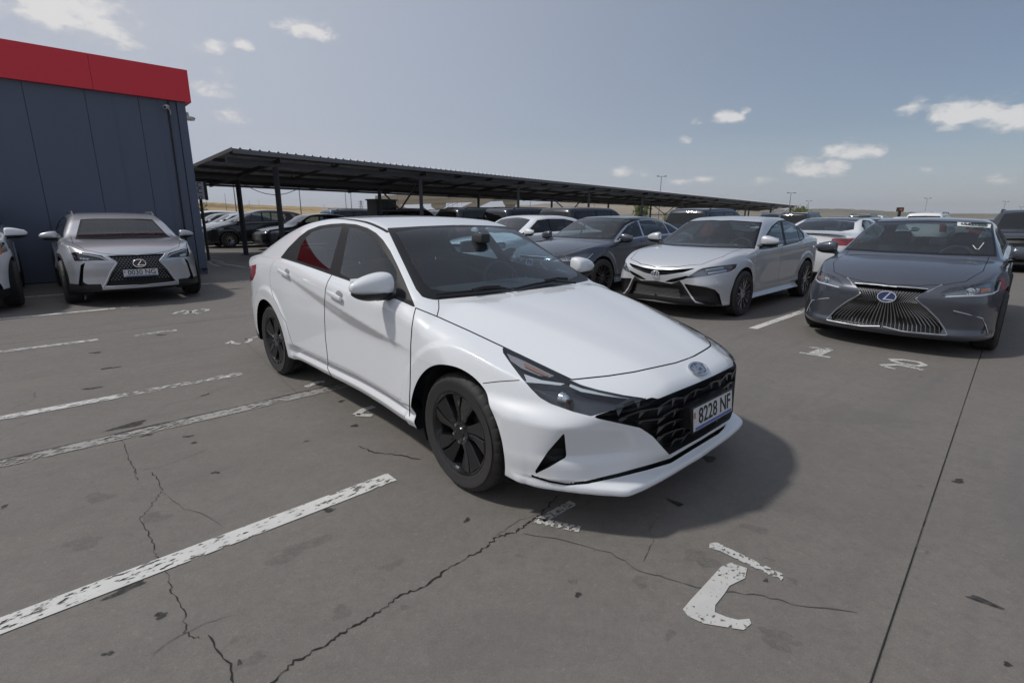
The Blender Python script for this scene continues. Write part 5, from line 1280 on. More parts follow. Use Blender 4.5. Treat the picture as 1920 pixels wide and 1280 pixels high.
    for poly in ([(-.040, -.022), (-.022, -.027), (-.012, .027), (-.030, .024)], [(.012, -.027), (.030, -.024), (.040, .022), (.022, .027)], [(-.020, -.008), (.020, .002), (.022, .010), (-.018, .0)]): H.prism(poly, -.003, .0055, 'z')
    H.build('badge_letter', CHROME, e)
    bk_ = MB(); bk_.prism([(.070*math.cos(t), .038*math.sin(t)) for t in np.linspace(0, 2*math.pi, 33)[:-1]], -.006, -.001, 'z'); bk_.build('badge_backing', pmat('badge_grey', (.20, .23, .28), .3, .7), e)
    plate(root, (.936, 0, .492), .10, '8228 NF', .42, .118)
    mb = MB(); mb.box((.86, -.2, .44), (.926, .2, .545)); mb.build('plate_bracket', BLACK, root)
    cabin(root, HEROS)
    return root, S
hero_root, HS = hero()
# ---------------------------------------------------------------- the other cars
def zq(off, sc): return lambda pts: [(off[0]+x/sc, off[1]+y/sc) for x, y in pts]
GT = glass('pane_grey', (.48, .55, .56), dust=.012); GS = glass('pane_screen_dusty', (.58, .66, .67), dust=.022); GP = glass('pane_privacy', (.07, .075, .08), dust=.01)
LENS = glass('lamp_lens_clear', (.86, .88, .9)); HOUS = pmat('lamp_housing_bright', (.30, .31, .33), .22, .85); HOUSD = pmat('lamp_housing_dark', (.05, .05, .055), .25, .6)
AMBER = pmat('amber_lens', (.55, .16, .05), .25); REDL = pmat('tail_red', (.28, .01, .012), .15, coat=1); WHL = pmat('lamp_white', (.75, .77, .8), .25)
ALLOY = pmat('silver_alloy', (.55, .56, .58), .28, .9); ALLOYD = pmat('dark_alloy', (.03, .03, .032), .3, .6); ALLOYM = pmat('machined_alloy', (.42, .42, .43), .25, .9)
class Kit:
    "finished panels of one car model, reusable for cars of the same model"
    def __init__(s, S): s.S = S; s.items = []
    def add(s, nm, lab, mat, mode='whole', rec=0.0, off=0.0):
        V, F, N = s.S.get(*lab) if isinstance(lab, (tuple, list)) else s.S.get(lab)
        if len(F) == 0: return
        if rec: v, f = recess(V, F, N, rec); n = None
        else: v, f, n = V-N*off, F, N
        if mode == 'whole':
            vv, ff, n2 = both(v, f, n if n is not None else np.zeros_like(v)); s.items.append((nm, mesh_np(nm, vv, ff, None, n2 if n is not None else None, n is not None), mat))
        else:
            s.items.append((nm, mesh_np(nm, v, f, None, n, n is not None), mat))
            if n is None: v2, f2 = flip(v, f); n2 = None
            else: v2, f2, n2 = flip(v, f, n)
            s.items.append((nm, mesh_np(nm, v2, f2, None, n2, n is not None), mat))
    def place(s, root, cols):
        "cols maps the keys 'paint', 'roof', ... to materials"
        out = {}
        for nm, me, mat in s.items:
            mt = cols.get(mat, cols['paint']) if isinstance(mat, str) else mat
            if len(me.materials) == 0: me.materials.append(BLACK)
            o = obj(nm, me, root); slot(o, mt); out.setdefault(nm, []).append(o)
        return out
def std_items(k, roof=False, clad=False):
    k.add('body', ['body'], 'paint'); k.add('bonnet', 'bonnet', 'paint'); k.add('roof', 'roof', 'roof'); k.add('door', 'front_door', 'paint', 'pair'); k.add('rear_door', 'rear_door', 'paint', 'pair')
    k.add('shut_gaps', 'seam', SEAMM, off=.003); k.add('window_trim', 'dlo', 'trim', 'pair'); k.add('side_window', 'front_window', 'side_glass', 'pair'); k.add('rear_window', 'rear_window', 'rear_glass', 'pair'); k.add('quarter_window', 'quarter', 'rear_glass', 'pair')
    k.add('windshield', 'windshield', 'screen'); k.add('windshield_border', 'frit', pmat('screen_frit', (.010, .010, .012), .4, spec=.3)); k.add('rear_screen', 'rear_screen', 'rear_glass')
    k.add('headlight', 'headlight', LENS, 'pair'); k.add('lamp_housing', 'headlight', 'housing', 'pair', .05)
    k.add('tail_lamp', 'tail_lamp', REDL, 'pair'); k.add('grille', 'grille', BLACK, 'whole', .05); k.add('lower_grille', 'lower_grille', BLACK, 'whole', .05); k.add('fog_recess', 'fog', BLACK, 'pair', .04)
    k.add('lower_trim', 'clad', 'clad'); k.add('sunroof', 'sunroof', 'rear_glass'); k.add('front_lip', 'lip', BLACK)
def dress(root, kit, wkey, cols, mirror=(-.55, .88, 1.05, .23, .14), handles=(), detail=1, wheel_y=None, mirror_mat=None, mcap=None):
    parts = kit.place(root, cols); S = kit.S.S
    wells(root, S, .55, S['wy'])
    for xa in (0, -S['wb']):
        for sg in (-1, 1): add_wheel(root, wkey, xa, sg*(wheel_y or S['wy']-.075), S['Rw'], sg, detail > 0)
    if mirror:
        for sg in (-1, 1): mirror_unit(root, (mirror[0], sg*mirror[1], mirror[2]), sg, mirror_mat or cols['paint'], mirror[3], mirror[4], .14)
    for xh, zh in handles:
        for sg in (-1, 1):
            y = kit.S.ysurf(xh, zh); mb = MB(); mb.add(*rbox((0, 0, 0), (.19, .022, .03), .010, 3)); o = mb.build('door_handle', cols.get('handle', cols['paint']), root, smooth=True); o.location = (xh, sg*(y+.016), zh); o.rotation_euler = (0, .06, 0)
    if detail > 0: cabin(root, S, detail)
    return parts
def on_patch(kit, root, nm, pts, mat, r, off, f, mirror=True, closed=False):
    "a bright strip laid on the body along traced points"
    P = [kit.S.hit(u, v, off)[0] for u, v in f(pts)]
    for sg in ((1, -1) if mirror else (1,)):
        mb = MB(); mb.tube([(q[0], q[1]*sg, q[2]) for q in P], r, 6); mb.build(nm, mat, root, smooth=True)
# ---- silver sedan (V grille) ---------------------------------------------------------------
def band(zc, depth, w):
    return lambda z: depth*np.exp(-((z-zc)/w)**2)
def camry_side(x, z):
    zl = .93-.075*(x+2.6)/2.6*-1*-1; zl = .965+.062*np.clip((x+2.9)/2.6, 0, 1)*-1
    w = sstep(-3.2, -2.7, x)*(1-sstep(-.5, -.1, x))
    t = zl-.06-z
    d = -.30*w*(sp(t, .008)-sp(t-.055, .02))
    d = d-.10*w*sp(.62-z, .10)+.34*w*sp(.44-z, .04)-.9*w*sp(.355-z, .01)+1.5*w*sp(.30-z, .01)
    return d
def camry_front(y, z):
    q = sstep(.45, .62, y); return q*(.35*(sp(.60-z, .02)-sp(.50-z, .02))-.25*(sp(.48-z, .03)-sp(.28-z, .02)))
CAMRY = dict(
    top=[(-4.0, 1.0), (-3.86, 1.085), (-3.6, 1.11), (-3.3, 1.145), (-3.0, 1.25), (-2.65, 1.36), (-2.3, 1.425), (-1.8, 1.447), (-1.4, 1.435), (-1.08, 1.38), (-.75, 1.225), (-.42, 1.055), (-.28, 1.0), (-.1, .98), (.2, .945), (.5, .885), (.72, .82), (.86, .765), (.97, .68), (1.05, .60)],
    bow=[(-4, -.10), (-3, -.12), (-1.6, 0), (-.8, .17), (0, .18), (1, .2)], crown=[(-4, .07), (-2, .075), (0, .05), (.9, .05)],
    W=[(-3.9, .80), (-3.6, .86), (-3.3, .895), (-2.8, .905), (-1.4, .905), (0, .90), (.3, .895), (.6, .875), (1, .84)], belt=[(-3.9, 1.02), (-3.3, 1.075), (-2.6, 1.065), (-1.4, 1.035), (-.4, .985), (0, .95), (.9, .82)],
    shoulder=[(-4, .03), (-2.6, .03), (-.5, .03), (0, 0)], tumble=.45, sect=[(.36, -.1, .03)], upslope=.08, zmid=.74,
    Fc=[(.1, .86), (.2, .90), (.26, .935), (.30, .93), (.34, .915), (.5, .94), (.62, .955), (.72, .94), (.80, .90), (.9, .82)], FD=[(0, 0), (.2, .010), (.4, .045), (.55, .10), (.66, .18), (.74, .28), (.80, .40), (.86, .58), (.92, .85)], Fk=[(.1, .95), (.3, .95), (.6, .98), (.8, 1.03)], FDsig=.012, Fsig=.008,
    Bc=[(.1, -3.82), (.3, -3.88), (.6, -3.92), (.85, -3.90), (1.0, -3.86), (1.15, -3.84)], BD=[(0, 0), (.4, .03), (.6, .08), (.72, .15), (.80, .26), (.86, .42), (.92, .7)],
    bot=[(-3.9, .28), (-3.2, .24), (-2.3, .22), (-.4, .22), (.4, .20), (.95, .20)], wb=2.825, Rw=.334, Ra=.388, flare=.014, wy=.895, side_fn=camry_side, front_fn=camry_front, kroof=.085, knose=.045, kbot=.015,
    cab=dict(dash=(-.70, .98, .72), front=-1.45, rear=-2.35, zs=.42, rvm=(-.93, 0, 1.24)))
CYAW = math.radians(224.3); ch, cl_ = np.array([math.cos(CYAW), math.sin(CYAW)]), np.array([-math.sin(CYAW), math.cos(CYAW)])
CPOS = gnd(1387, 592)[:2]-cl_*.90
def camry_kit():
    S = Shell(CAMRY, CPOS, CYAW, 1, .018); f7 = zq((1020, 380), 3.556); fA = zq((1140, 390), 6.095); fB = zq((1300, 390), 5.819)
    fr = lambda x, y, z: x > .1
    S.cut(['body'], S.pix(fB([(712, 447), (790, 298), (855, 198), (925, 140), (1000, 128), (1080, 153), (1140, 198), (1202, 275), (1215, 330), (1170, 366), (1000, 410), (840, 443), (760, 450)]), lambda x, y, z: (y > .4) & (z > .85)), 'dlo')
    S.cut(['dlo'], S.pix(fB([(738, 440), (800, 310), (866, 212), (932, 152), (945, 152), (990, 398), (850, 432), (780, 441)]), lambda x, y, z: y > .4), 'front_window')
    S.cut(['dlo'], S.pix(fB([(968, 141), (1030, 148), (1085, 170), (1118, 200), (1162, 358), (1040, 390), (1018, 392)]), lambda x, y, z: y > .4), 'rear_window')
    S.cut(['dlo'], S.pix(fB([(1130, 208), (1188, 282), (1204, 328), (1168, 355)]), lambda x, y, z: y > .4), 'quarter')
    w_ = lambda x, y, z: (x > -1.6) & (x < .1) & (z > .9)
    S.cut(['body'], S.pix(f7([(790, 284), (1035, 123), (1250, 117), (1456, 130), (1406, 308), (1100, 300)]), w_), 'frit')
    S.cut(['frit'], S.pix(f7([(815, 275), (1045, 132), (1250, 126), (1440, 138), (1392, 296), (1100, 288)]), w_), 'windshield')
    S.cut(['body'], S.plan([(-3.30, -.1), (-3.24, .42), (-3.05, .62), (-2.62, .52), (-2.55, -.1)], 1.1), 'rear_screen')
    S.cut(['body'], S.plan([(-2.55, -.1), (-2.6, .54), (-1.15, .60), (-1.05, -.1)], 1.3), 'roof')
    S.cut(['body'], S.pix(f7([(1030, 448), (1060, 436), (1110, 428), (1288, 407), (1278, 436), (1240, 459), (1100, 487), (985, 502), (940, 505)]), fr), 'headlight')
    S.cut(['body'], S.pix(f7([(740, 446), (840, 447), (1025, 435), (930, 464), (810, 481), (740, 484)]), fr), 'grille')
    S.cut(['body'], S.pix(f7([(800, 528), (850, 508), (950, 487), (975, 492), (930, 512), (860, 532)]), fr), 'grille')
    S.cut(['body'], S.pix(fA([(540, 868), (815, 882), (845, 905), (855, 930), (908, 1066), (740, 1045), (540, 1012)]), fr), 'lower_grille')
    S.cut(['body'], S.pix(f7([(932, 540), (1080, 562), (1140, 580), (1170, 610), (1195, 712), (1175, 690), (1080, 680), (1010, 655), (972, 602)]), fr), 'fog')
    S.cut(['body'], S.pix(f7([(700, 512), (850, 540), (905, 520), (925, 545), (985, 640), (1010, 668), (1180, 690), (1196, 716), (960, 690), (700, 640)]), fr), 'lip')
    S.cut(['body'], S.rear([(.42, .86), (.42, 1.0), (.95, 1.02), (.95, .86)], -3.45), 'tail_lamp')
    S.cut(['body'], S.plan([(-.30, -.1), (-.44, .70), (.35, .70), (.72, .58), (.88, .30), (.93, -.1)], .7), 'bonnet')
    S.seam(['body', 'bonnet'], lambda: S.planline([(-.44, .70), (.35, .70), (.72, .58), (.88, .30), (.93, 0)], .7), .004)
    S.cut(['body'], S.side([(-.42, 1.02), (-.46, .34), (-1.50, .34), (-1.46, 1.08)], .6), 'front_door'); S.cut(['body'], S.side([(-1.46, 1.08), (-1.50, .34), (-2.28, .34), (-2.42, .60), (-2.66, .78), (-2.72, 1.09)], .6), 'rear_door')
    for ln in ([(-.42, 1.0), (-.46, .34)], [(-1.46, 1.06), (-1.50, .34)], [(-2.28, .34), (-2.42, .60), (-2.66, .78), (-2.72, 1.07)]): S.seam(['body', 'front_door', 'rear_door'], lambda: S.sideline(ln, .6), .003)
    k = Kit(S); std_items(k); return k
KC = camry_kit()
wheel_meshes('camry', .334, .225, .240, 'ten_thin', ALLOYM, 48, ALLOYD)
SILVER = paint('silver_paint', (.60, .615, .645), .30, .36, .04)
cam_cols = dict(paint=SILVER, trim=TRIM, side_glass=GT, rear_glass=GT, screen=GS, housing=HOUS, clad=BLACK, roof=SILVER)
camry = thing('parked_car', 'silver sedan with a V-shaped nose and two-tone spoked wheels', 'car', loc=(*CPOS, 0), rz=CYAW)
dress(camry, KC, 'camry', cam_cols, (-.62, .855, 1.075, .235, .15), ((-1.36, .985), (-2.35, 1.01)))
def camry_extras(root, full=True):
    f7 = zq((1020, 380), 3.556)
    q, n = KC.S.hit(1232, 513, .006); n[1] = 0
    e = MB(); e.tube([(.062*math.cos(t), .043*math.sin(t), 0) for t in np.linspace(0, 2*math.pi, 33)], .006, 6, False); e.tube([(.024*math.cos(t), .040*math.sin(t), .002) for t in np.linspace(0, 2*math.pi, 25)], .005, 6, False); e.tube([(.055*math.cos(t), .016+.016*math.sin(t), .002) for t in np.linspace(0, 2*math.pi, 25)], .005, 6, False)
    o = e.build('badge', CHROME, root, smooth=True); x = KC.S.xsurf(0, q[2]); o.matrix_local = frame_from((x+.008, 0, q[2]), (0, 1, 0), (-.25, 0, 1))
    for (pts, m_, r, off) in (([(1080, 447), (1150, 437), (1200, 430)], WHL, .010, -.02), ([(1100, 470), (1170, 460), (1225, 450)], WHL, .010, -.025), ([(1235, 428), (1262, 432), (1250, 446)], AMBER, .012, -.018)): on_patch(KC, root, 'lamp_element', pts, m_, r, off, f7)
    mb = MB()
    for i in range(14):
        z = .30+.018*i
        for k in range(-14, 15):
            y = .034*k+(.017 if i % 2 else 0); x = KC.S.xsurf(abs(y), z)-.022
            if abs(y) < .30+.3*(.55-z): mb.add([(x, y-.014, z), (x+.006, y, z-.007), (x, y+.014, z), (x+.006, y, z+.007)], [(0, 1, 2, 3)])
    g = mb.build('grille_mesh', pmat('mesh_grey', (.03, .03, .032), .35), root, fix=False); g['kind'] = 'stuff'
camry_extras(camry)
mb = MB(); mb.box((0, -.18, 0), (.22, .18, .003)); p_ = mb.build('paper_sheet', PAPER); tag(p_, 'white paper sheet on the silver sedan dashboard', 'paper')
def on_dash(o, root, x, y, z, rzz=.1): o.location = root.matrix_basis @ Vector((x, y, z)); o.rotation_euler = (0, -.10, root.rotation_euler[2]+rzz)
for r_ in (camry, hero_root): r_.matrix_basis = Matrix.Translation(r_.location) @ Matrix.Rotation(r_.rotation_euler[2], 4, 'Z')
on_dash(p_, camry, -.62, .38, .992)
# ---- dark grey sedan with the wide slatted grille ----------------------------------------
def es_side(x, z):
    w = sstep(-3.2, -2.6, x)*(1-sstep(-.5, -.1, x)); zl = .84+.07*np.clip((-x)/2.8, 0, 1); t = zl-z
    return -.22*w*(sp(t, .01)-sp(t-.07, .03))+.25*w*sp(.45-z, .05)-.8*w*sp(.36-z, .01)+1.3*w*sp(.30-z, .01)
ES = dict(
    top=[(-4.0, 1.0), (-3.9, 1.06), (-3.6, 1.10), (-3.35, 1.13), (-3.05, 1.235), (-2.7, 1.345), (-2.35, 1.415), (-1.85, 1.442), (-1.4, 1.43), (-1.05, 1.37), (-.72, 1.215), (-.38, 1.045), (-.24, .99), (0, .965), (.3, .925), (.55, .872), (.75, .81), (.87, .755), (.96, .68), (1.05, .58)],
    bow=[(-4, -.10), (-3, -.12), (-1.6, 0), (-.8, .17), (0, .20), (1, .24)], crown=[(-4, .07), (-2, .075), (0, .05), (.9, .05)],
    W=[(-3.9, .82), (-3.6, .87), (-3.3, .90), (-2.8, .915), (-1.4, .912), (0, .912), (.3, .905), (.6, .885), (1, .85)], belt=[(-3.9, 1.0), (-3.3, 1.06), (-2.6, 1.055), (-1.4, 1.02), (-.4, .965), (0, .93), (.9, .82)],
    shoulder=[(-4, .03), (-2.6, .03), (-.5, .03), (0, 0)], tumble=.46, sect=[(.36, -.1, .03)], upslope=.09, zmid=.72,
    Fc=[(.1, .87), (.19, .91), (.23, .965), (.26, .96), (.30, .94), (.45, .955), (.58, .975), (.66, .972), (.74, .935), (.82, .88)], FD=[(0, 0), (.2, .012), (.4, .05), (.55, .105), (.66, .18), (.74, .28), (.80, .40), (.86, .58), (.92, .85)], Fk=[(.1, .93), (.3, .94), (.6, .98), (.8, 1.03)], FDsig=.012, Fsig=.008,
    Bc=[(.1, -3.85), (.3, -3.92), (.6, -3.96), (.85, -3.94), (1.0, -3.90), (1.15, -3.86)], BD=[(0, 0), (.4, .03), (.6, .08), (.72, .15), (.80, .26), (.86, .42), (.92, .7)],
    bot=[(-3.9, .28), (-3.2, .24), (-2.3, .21), (-.4, .21), (.4, .19), (.95, .175)], wb=2.87, Rw=.334, Ra=.386, flare=.014, wy=.905, side_fn=es_side, kroof=.085, knose=.045, kbot=.015,
    cab=dict(dash=(-.66, .97, .72), front=-1.45, rear=-2.38, zs=.42, rvm=(-.90, 0, 1.23)))
EYAW = math.radians(225.5); el_ = np.array([-math.sin(EYAW), math.cos(EYAW)])
EPOS = gnd(1858, 655)[:2]-el_*.905
f8 = zq((1480, 380), 4.266); f7b = zq((1700, 480), 6.4)
def es_kit():
    S = Shell(ES, EPOS, EYAW, 1, .018); fr = lambda x, y, z: x > .1; w_ = lambda x, y, z: (x > -1.6) & (x < .15) & (z > .9)
    S.cut(['body'], S.pix(f8([(445, 384), (725, 152), (1100, 142), (1628, 160), (1662, 433), (1200, 420), (800, 400)]), w_), 'frit')
    S.cut(['frit'], S.pix(f8([(475, 376), (740, 165), (1100, 155), (1608, 174), (1640, 414), (1200, 402), (800, 383)]), w_), 'windshield')
    S.cut(['body'], S.side([(-.44, .955), (-.78, 1.14), (-1.08, 1.285), (-1.42, 1.355), (-1.9, 1.375), (-2.4, 1.345), (-2.75, 1.265), (-3.0, 1.14), (-2.95, 1.075), (-2.4, 1.055), (-1.4, 1.03)], .4), 'dlo')
    S.cut(['dlo'], S.side([(-.54, .985), (-.82, 1.13), (-1.10, 1.26), (-1.42, 1.335), (-1.48, 1.338), (-1.46, 1.045)], .4), 'front_window')
    S.cut(['dlo'], S.side([(-1.52, 1.05), (-1.53, 1.345), (-1.9, 1.357), (-2.35, 1.33), (-2.42, 1.31), (-2.50, 1.075)], .4), 'rear_window')
    S.cut(['dlo'], S.side([(-2.54, 1.08), (-2.46, 1.30), (-2.73, 1.245), (-2.94, 1.13), (-2.9, 1.09)], .4), 'quarter')
    S.cut(['body'], S.plan([(-3.36, -.1), (-3.30, .42), (-3.10, .62), (-2.68, .52), (-2.6, -.1)], 1.1), 'rear_screen')
    S.cut(['body'], S.pix(f7b([(385, 458), (425, 425), (520, 382), (640, 357), (900, 325), (1148, 288), (1150, 310), (1122, 432), (1060, 467), (880, 487), (460, 497), (400, 490), (490, 462)]), fr), 'headlight')
    S.cut(['body'], S.pix(f8([(600, 655), (780, 668), (1112, 694), (1000, 770), (1060, 830), (1180, 930), (1228, 1010), (1205, 1048), (900, 1022), (600, 977)]), fr), 'grille')
    S.cut(['body'], S.rear([(.35, .84), (.35, .98), (.95, 1.0), (.95, .88)], -3.45), 'tail_lamp')
    S.cut(['body'], S.plan([(-.26, -.1), (-.42, .70), (.30, .70), (.66, .60), (.80, .45), (.88, .25), (.91, -.1)], .7), 'bonnet')
    S.seam(['body', 'bonnet'], lambda: S.planline([(-.42, .70), (.30, .70), (.66, .60), (.80, .45), (.88, .25), (.91, 0)], .7), .0035)
    S.cut(['body'], S.side([(-.40, 1.0), (-.44, .34), (-1.52, .34), (-1.48, 1.06)], .6), 'front_door'); S.cut(['body'], S.side([(-1.48, 1.06), (-1.52, .34), (-2.32, .34), (-2.46, .60), (-2.70, .78), (-2.78, 1.07)], .6), 'rear_door')
    for ln in ([(-.40, .98), (-.44, .34)], [(-1.48, 1.04), (-1.52, .34)], [(-2.32, .34), (-2.46, .60), (-2.70, .78), (-2.78, 1.05)]): S.seam(['body', 'front_door', 'rear_door'], lambda: S.sideline(ln, .6), .003)
    k = Kit(S); std_items(k); return k
KE = es_kit()
wheel_meshes('es', .334, .225, .228, 'ten_thin', ALLOY, 48, ALLOYD); wheel_meshes('es_black', .334, .225, .240, 'ten_thin', pmat('black_spoke', (.045, .045, .047), .3, .6), 48, ALLOYD)
GREY = paint('grey_paint', (.060, .068, .090), .35, .32, .03); es_cols = dict(paint=GREY, trim=CHROME, side_glass=GT, rear_glass=GT, screen=GS, housing=HOUS, clad=BLACK, roof=GREY)
es = thing('parked_car', 'dusty dark grey sedan with a wide slatted spindle grille and a white windshield sticker', 'car', loc=(*EPOS, 0), rz=EYAW)
es.matrix_basis = Matrix.Translation(es.location) @ Matrix.Rotation(EYAW, 4, 'Z')
ep = dress(es, KE, 'es', es_cols, (-.58, .87, 1.03, .25, .15), ((-1.38, .955), (-2.4, .975)))
def es_extras(root, gr):
    # slats: each bends at the waist of the grille
    z_t, z_w, z_b = .665, .555, .225
    for k in range(-15, 16):
        f = k/15.; pts = []
        for z, hw in ((z_t, .40), (.61, .335), (z_w, .275), (.48, .36), (.40, .47), (.32, .55), (z_b, .575)):
            y = f*hw; x = KE.S.xsurf(abs(y), z)-.012; pts.append((x, y, z))
        mb = MB(); mb.tube(pts, .0052, 5); o = mb.build('grille_slat', pmat('slat_metal', (.36, .36, .37), .3, .9), gr, smooth=True)
    def rail(line, r, nm='chrome_trim', mir=True): on_patch(KE, root, nm, line, pmat('grille_chrome', (.40, .41, .43), .5, 1.0), r*.6, -.002, f8, mir)
    rail([(745, 664), (900, 672), (1112, 690)], .010); rail([(1222, 656), (1120, 705), (1008, 768)], .014); rail([(1012, 772), (1100, 845), (1190, 935), (1240, 1010), (1262, 1058)], .013)
    rail([(752, 990), (900, 1028), (1100, 1048), (1255, 1060)], .012)
    on_patch(KE, root, 'fog_trim', [(555, 655), (720, 695), (905, 745), (945, 830), (972, 922)], CHROME, .006, .002, f7b)
    on_patch(KE, root, 'fog_slot', [(930, 790), (940, 850), (900, 925)], BLACK, .016, -.006, f7b)
    on_patch(KE, root, 'light_strip', [(470, 488), (700, 478), (900, 475), (1050, 452), (1110, 415), (1140, 310)], WHL, .009, -.012, f7b)
    on_patch(KE, root, 'amber_reflector', [(945, 410), (1000, 395), (1030, 400)], AMBER, .02, -.03, f7b)
    for u, v, r in ((800, 410, .042), (890, 395, .022)):
        q, n = KE.S.hit(1700+u/6.4, 480+v/6.4, -.035)
        for sg in (1, -1): mb = MB(); mb.lathe([(0, .02), (r*.5, .018), (r*.62, .006), (r*.9, .004), (r, .012), (r, -.02)], 20, 'x'); o = mb.build('projector', CHROME, root, smooth=True); o.location = (q[0], q[1]*sg, q[2])
    z = .60; x = KE.S.xsurf(0, z)
    e = MB(); e.tube([(.082*math.cos(t), .058*math.sin(t), 0) for t in np.linspace(0, 2*math.pi, 33)], .0075, 6, False); o = e.build('badge', CHROME, root, smooth=True); o.matrix_local = frame_from((x+.016, 0, z), (0, 1, 0), (-.12, 0, 1))
    b = MB(); b.prism([(.078*math.cos(t), .054*math.sin(t)) for t in np.linspace(0, 2*math.pi, 29)[:-1]], -.012, .0, 'z'); b.build('badge_field', pmat('badge_blue', (.012, .02, .10), .2, coat=.5), o)
    l = MB(); l.prism([(.02, .046), (.034, .046), (-.012, -.024), (.06, -.024), (.06, -.034), (-.034, -.034)], .001, .008, 'z'); l.build('badge_letter', CHROME, o)
es_extras(es, ep['grille'][0])
# windshield sticker and chalk tick
def on_screen(kit, root, nm, txt, uvs, mat):
    P = [kit.S.hit(u, v, .014)[0] for u, v in uvs]; part(nm, np.array(P), [tuple(range(len(P)))], mat, root, None, False); return P
P4 = on_screen(KE, es, 'windshield_sticker', '', f8([(1340, 193), (1600, 209), (1605, 180), (1342, 163)]), PAPER)
r_ = Vector(P4[1])-Vector(P4[0]); u_ = Vector(P4[3])-Vector(P4[0]); n_ = r_.cross(u_).normalized()
me = text_mesh('68421355', u_.length*.9, .0004, 1, .002); me.materials.append(INK); xs = [v.co.x for v in me.vertices]; kx_ = r_.length*.80/(max(xs)-min(xs))
for v in me.vertices: v.co.x *= kx_
o = obj('sticker_lettering', me, es); c_ = (Vector(P4[0])+Vector(P4[1])+Vector(P4[2])+Vector(P4[3]))/4; o.matrix_local = frame_from(c_+n_*.004, r_, u_)
mb = MB(); mb.tube([KE.S.hit(u, v, .003)[0] for u, v in f8([(1468, 343), (1492, 372), (1512, 376), (1556, 322)])], .0042, 5); mb.build('chalk_tick', PAPER, es)
# ---- dark blue sedan beside the silver one: same model as the grey sedan
BLUE = paint('slate_paint', (.046, .055, .080), .35, .34, .05); bl_cols = dict(es_cols, paint=BLUE, roof=BLUE)
BP = lot(-4.62, 5.25)
blue = thing('parked_car', 'slate blue sedan with chrome window trim and black wheels beside the silver sedan', 'car', loc=(*BP, 0), rz=CYAW)
bpz = dress(blue, KE, 'es_black', bl_cols, (-.58, .87, 1.03, .25, .15), ((-1.38, .955), (-2.4, .975)))
es_extras(blue, bpz['grille'][0])
blue.matrix_basis = Matrix.Translation(blue.location) @ Matrix.Rotation(CYAW, 4, 'Z')
mb = MB(); mb.box((0, -.16, 0), (.2, .16, .003)); p_ = mb.build('paper_sheet', PAPER); tag(p_, 'white paper sheet on the slate blue sedan dashboard', 'paper'); on_dash(p_, blue, -.58, .12, .985)
# ---- white sedan seen from behind (two-tone roof)
WHITE2 = paint('white_paint_two', (.74, .75, .77), 0, .38, .05)
WP = lot(-.75, 13.4)
wh = thing('parked_car', 'white sedan with a black roof and rear spoiler, tail lamps towards the grey sedan', 'car', loc=(*lot(-1.85, 13.9), 0), rz=CYAW+math.pi)
dress(wh, KC, 'camry', dict(cam_cols, paint=WHITE2, roof=GLOSSBLACK, rear_glass=GP, side_glass=GP), (-.62, .855, 1.075, .235, .15), ((-1.36, .985), (-2.35, 1.01)))
mb = MB(); mb.add(*rbox((-3.80, 0, 1.115), (.16, 1.24, .022), .010, 3)); mb.build('rear_spoiler', WHITE2, wh, smooth=True)
# ---- silver crossover in front of the building ---------------------------------------------
def ux_side(x, z):
    w = sstep(-2.9, -2.2, x)*(1-sstep(-.5, -.1, x)); t = .90-z
    return -.25*w*(sp(t, .01)-sp(t-.07, .03))+.30*w*sp(.55-z, .05)-.9*w*sp(.42-z, .01)
UX = dict(
    top=[(-3.62, .98), (-3.50, 1.16), (-3.38, 1.30), (-3.15, 1.405), (-2.8, 1.475), (-2.3, 1.515), (-1.7, 1.525), (-1.3, 1.515), (-1.02, 1.485), (-.80, 1.405), (-.54, 1.24), (-.30, 1.085), (-.20, 1.045), (0, 1.02), (.3, .985), (.52, .945), (.70, .885), (.81, .83), (.89, .76), (.97, .66)],
    bow=[(-4, -.10), (-3, -.12), (-1.6, 0), (-.8, .17), (0, .20), (1, .24)], crown=[(-4, .06), (-2, .06), (0, .05), (.9, .05)],
    W=[(-3.6, .80), (-3.3, .87), (-3.0, .895), (-2.6, .905), (-1.4, .895), (0, .905), (.3, .90), (.6, .88), (1, .84)], belt=[(-3.5, 1.10), (-3.0, 1.12), (-2.2, 1.08), (-1.4, 1.05), (-.4, 1.01), (0, .98), (.9, .86)],
    shoulder=[(-4, .03), (-2.6, .03), (-.5, .03), (0, 0)], tumble=.42, sect=[(.4, -.1, .03)], upslope=.09, zmid=.78,
    Fc=[(.1, .82), (.22, .86), (.27, .90), (.33, .905), (.45, .905), (.6, .92), (.72, .92), (.80, .895), (.9, .82)], FD=[(0, 0), (.2, .012), (.4, .05), (.55, .105), (.66, .18), (.74, .28), (.80, .40), (.86, .58), (.92, .85)], Fk=[(.1, .94), (.3, .95), (.6, .98), (.8, 1.02)], FDsig=.012, Fsig=.008,
    Bc=[(.1, -3.42), (.3, -3.48), (.6, -3.54), (.9, -3.55), (1.1, -3.50), (1.2, -3.44), (1.4, -3.30)], BD=[(0, 0), (.4, .03), (.6, .08), (.72, .15), (.80, .26), (.86, .42), (.92, .7)],
    bot=[(-3.6, .32), (-3.0, .26), (-2.2, .24), (-.4, .24), (.4, .23), (.95, .23)], wb=2.64, Rw=.343, Ra=.405, flare=.022, wy=.895, side_fn=ux_side, kroof=.085, knose=.05, kbot=.02,
    cab=dict(dash=(-.64, .99, .70), front=-1.40, rear=-2.25, zs=.48, rvm=(-.92, 0, 1.25)))
UX['top'] = [(x, z if z < 1.0 else 1.0+(z-1.0)*.82) for x, z in UX['top']]; UX['belt'] = [(x, z if z < .98 else .98+(z-.98)*.8) for x, z in UX['belt']]
UYAW = math.radians(-46.9); uh = np.array([-math.sin(UYAW), math.cos(UYAW)])
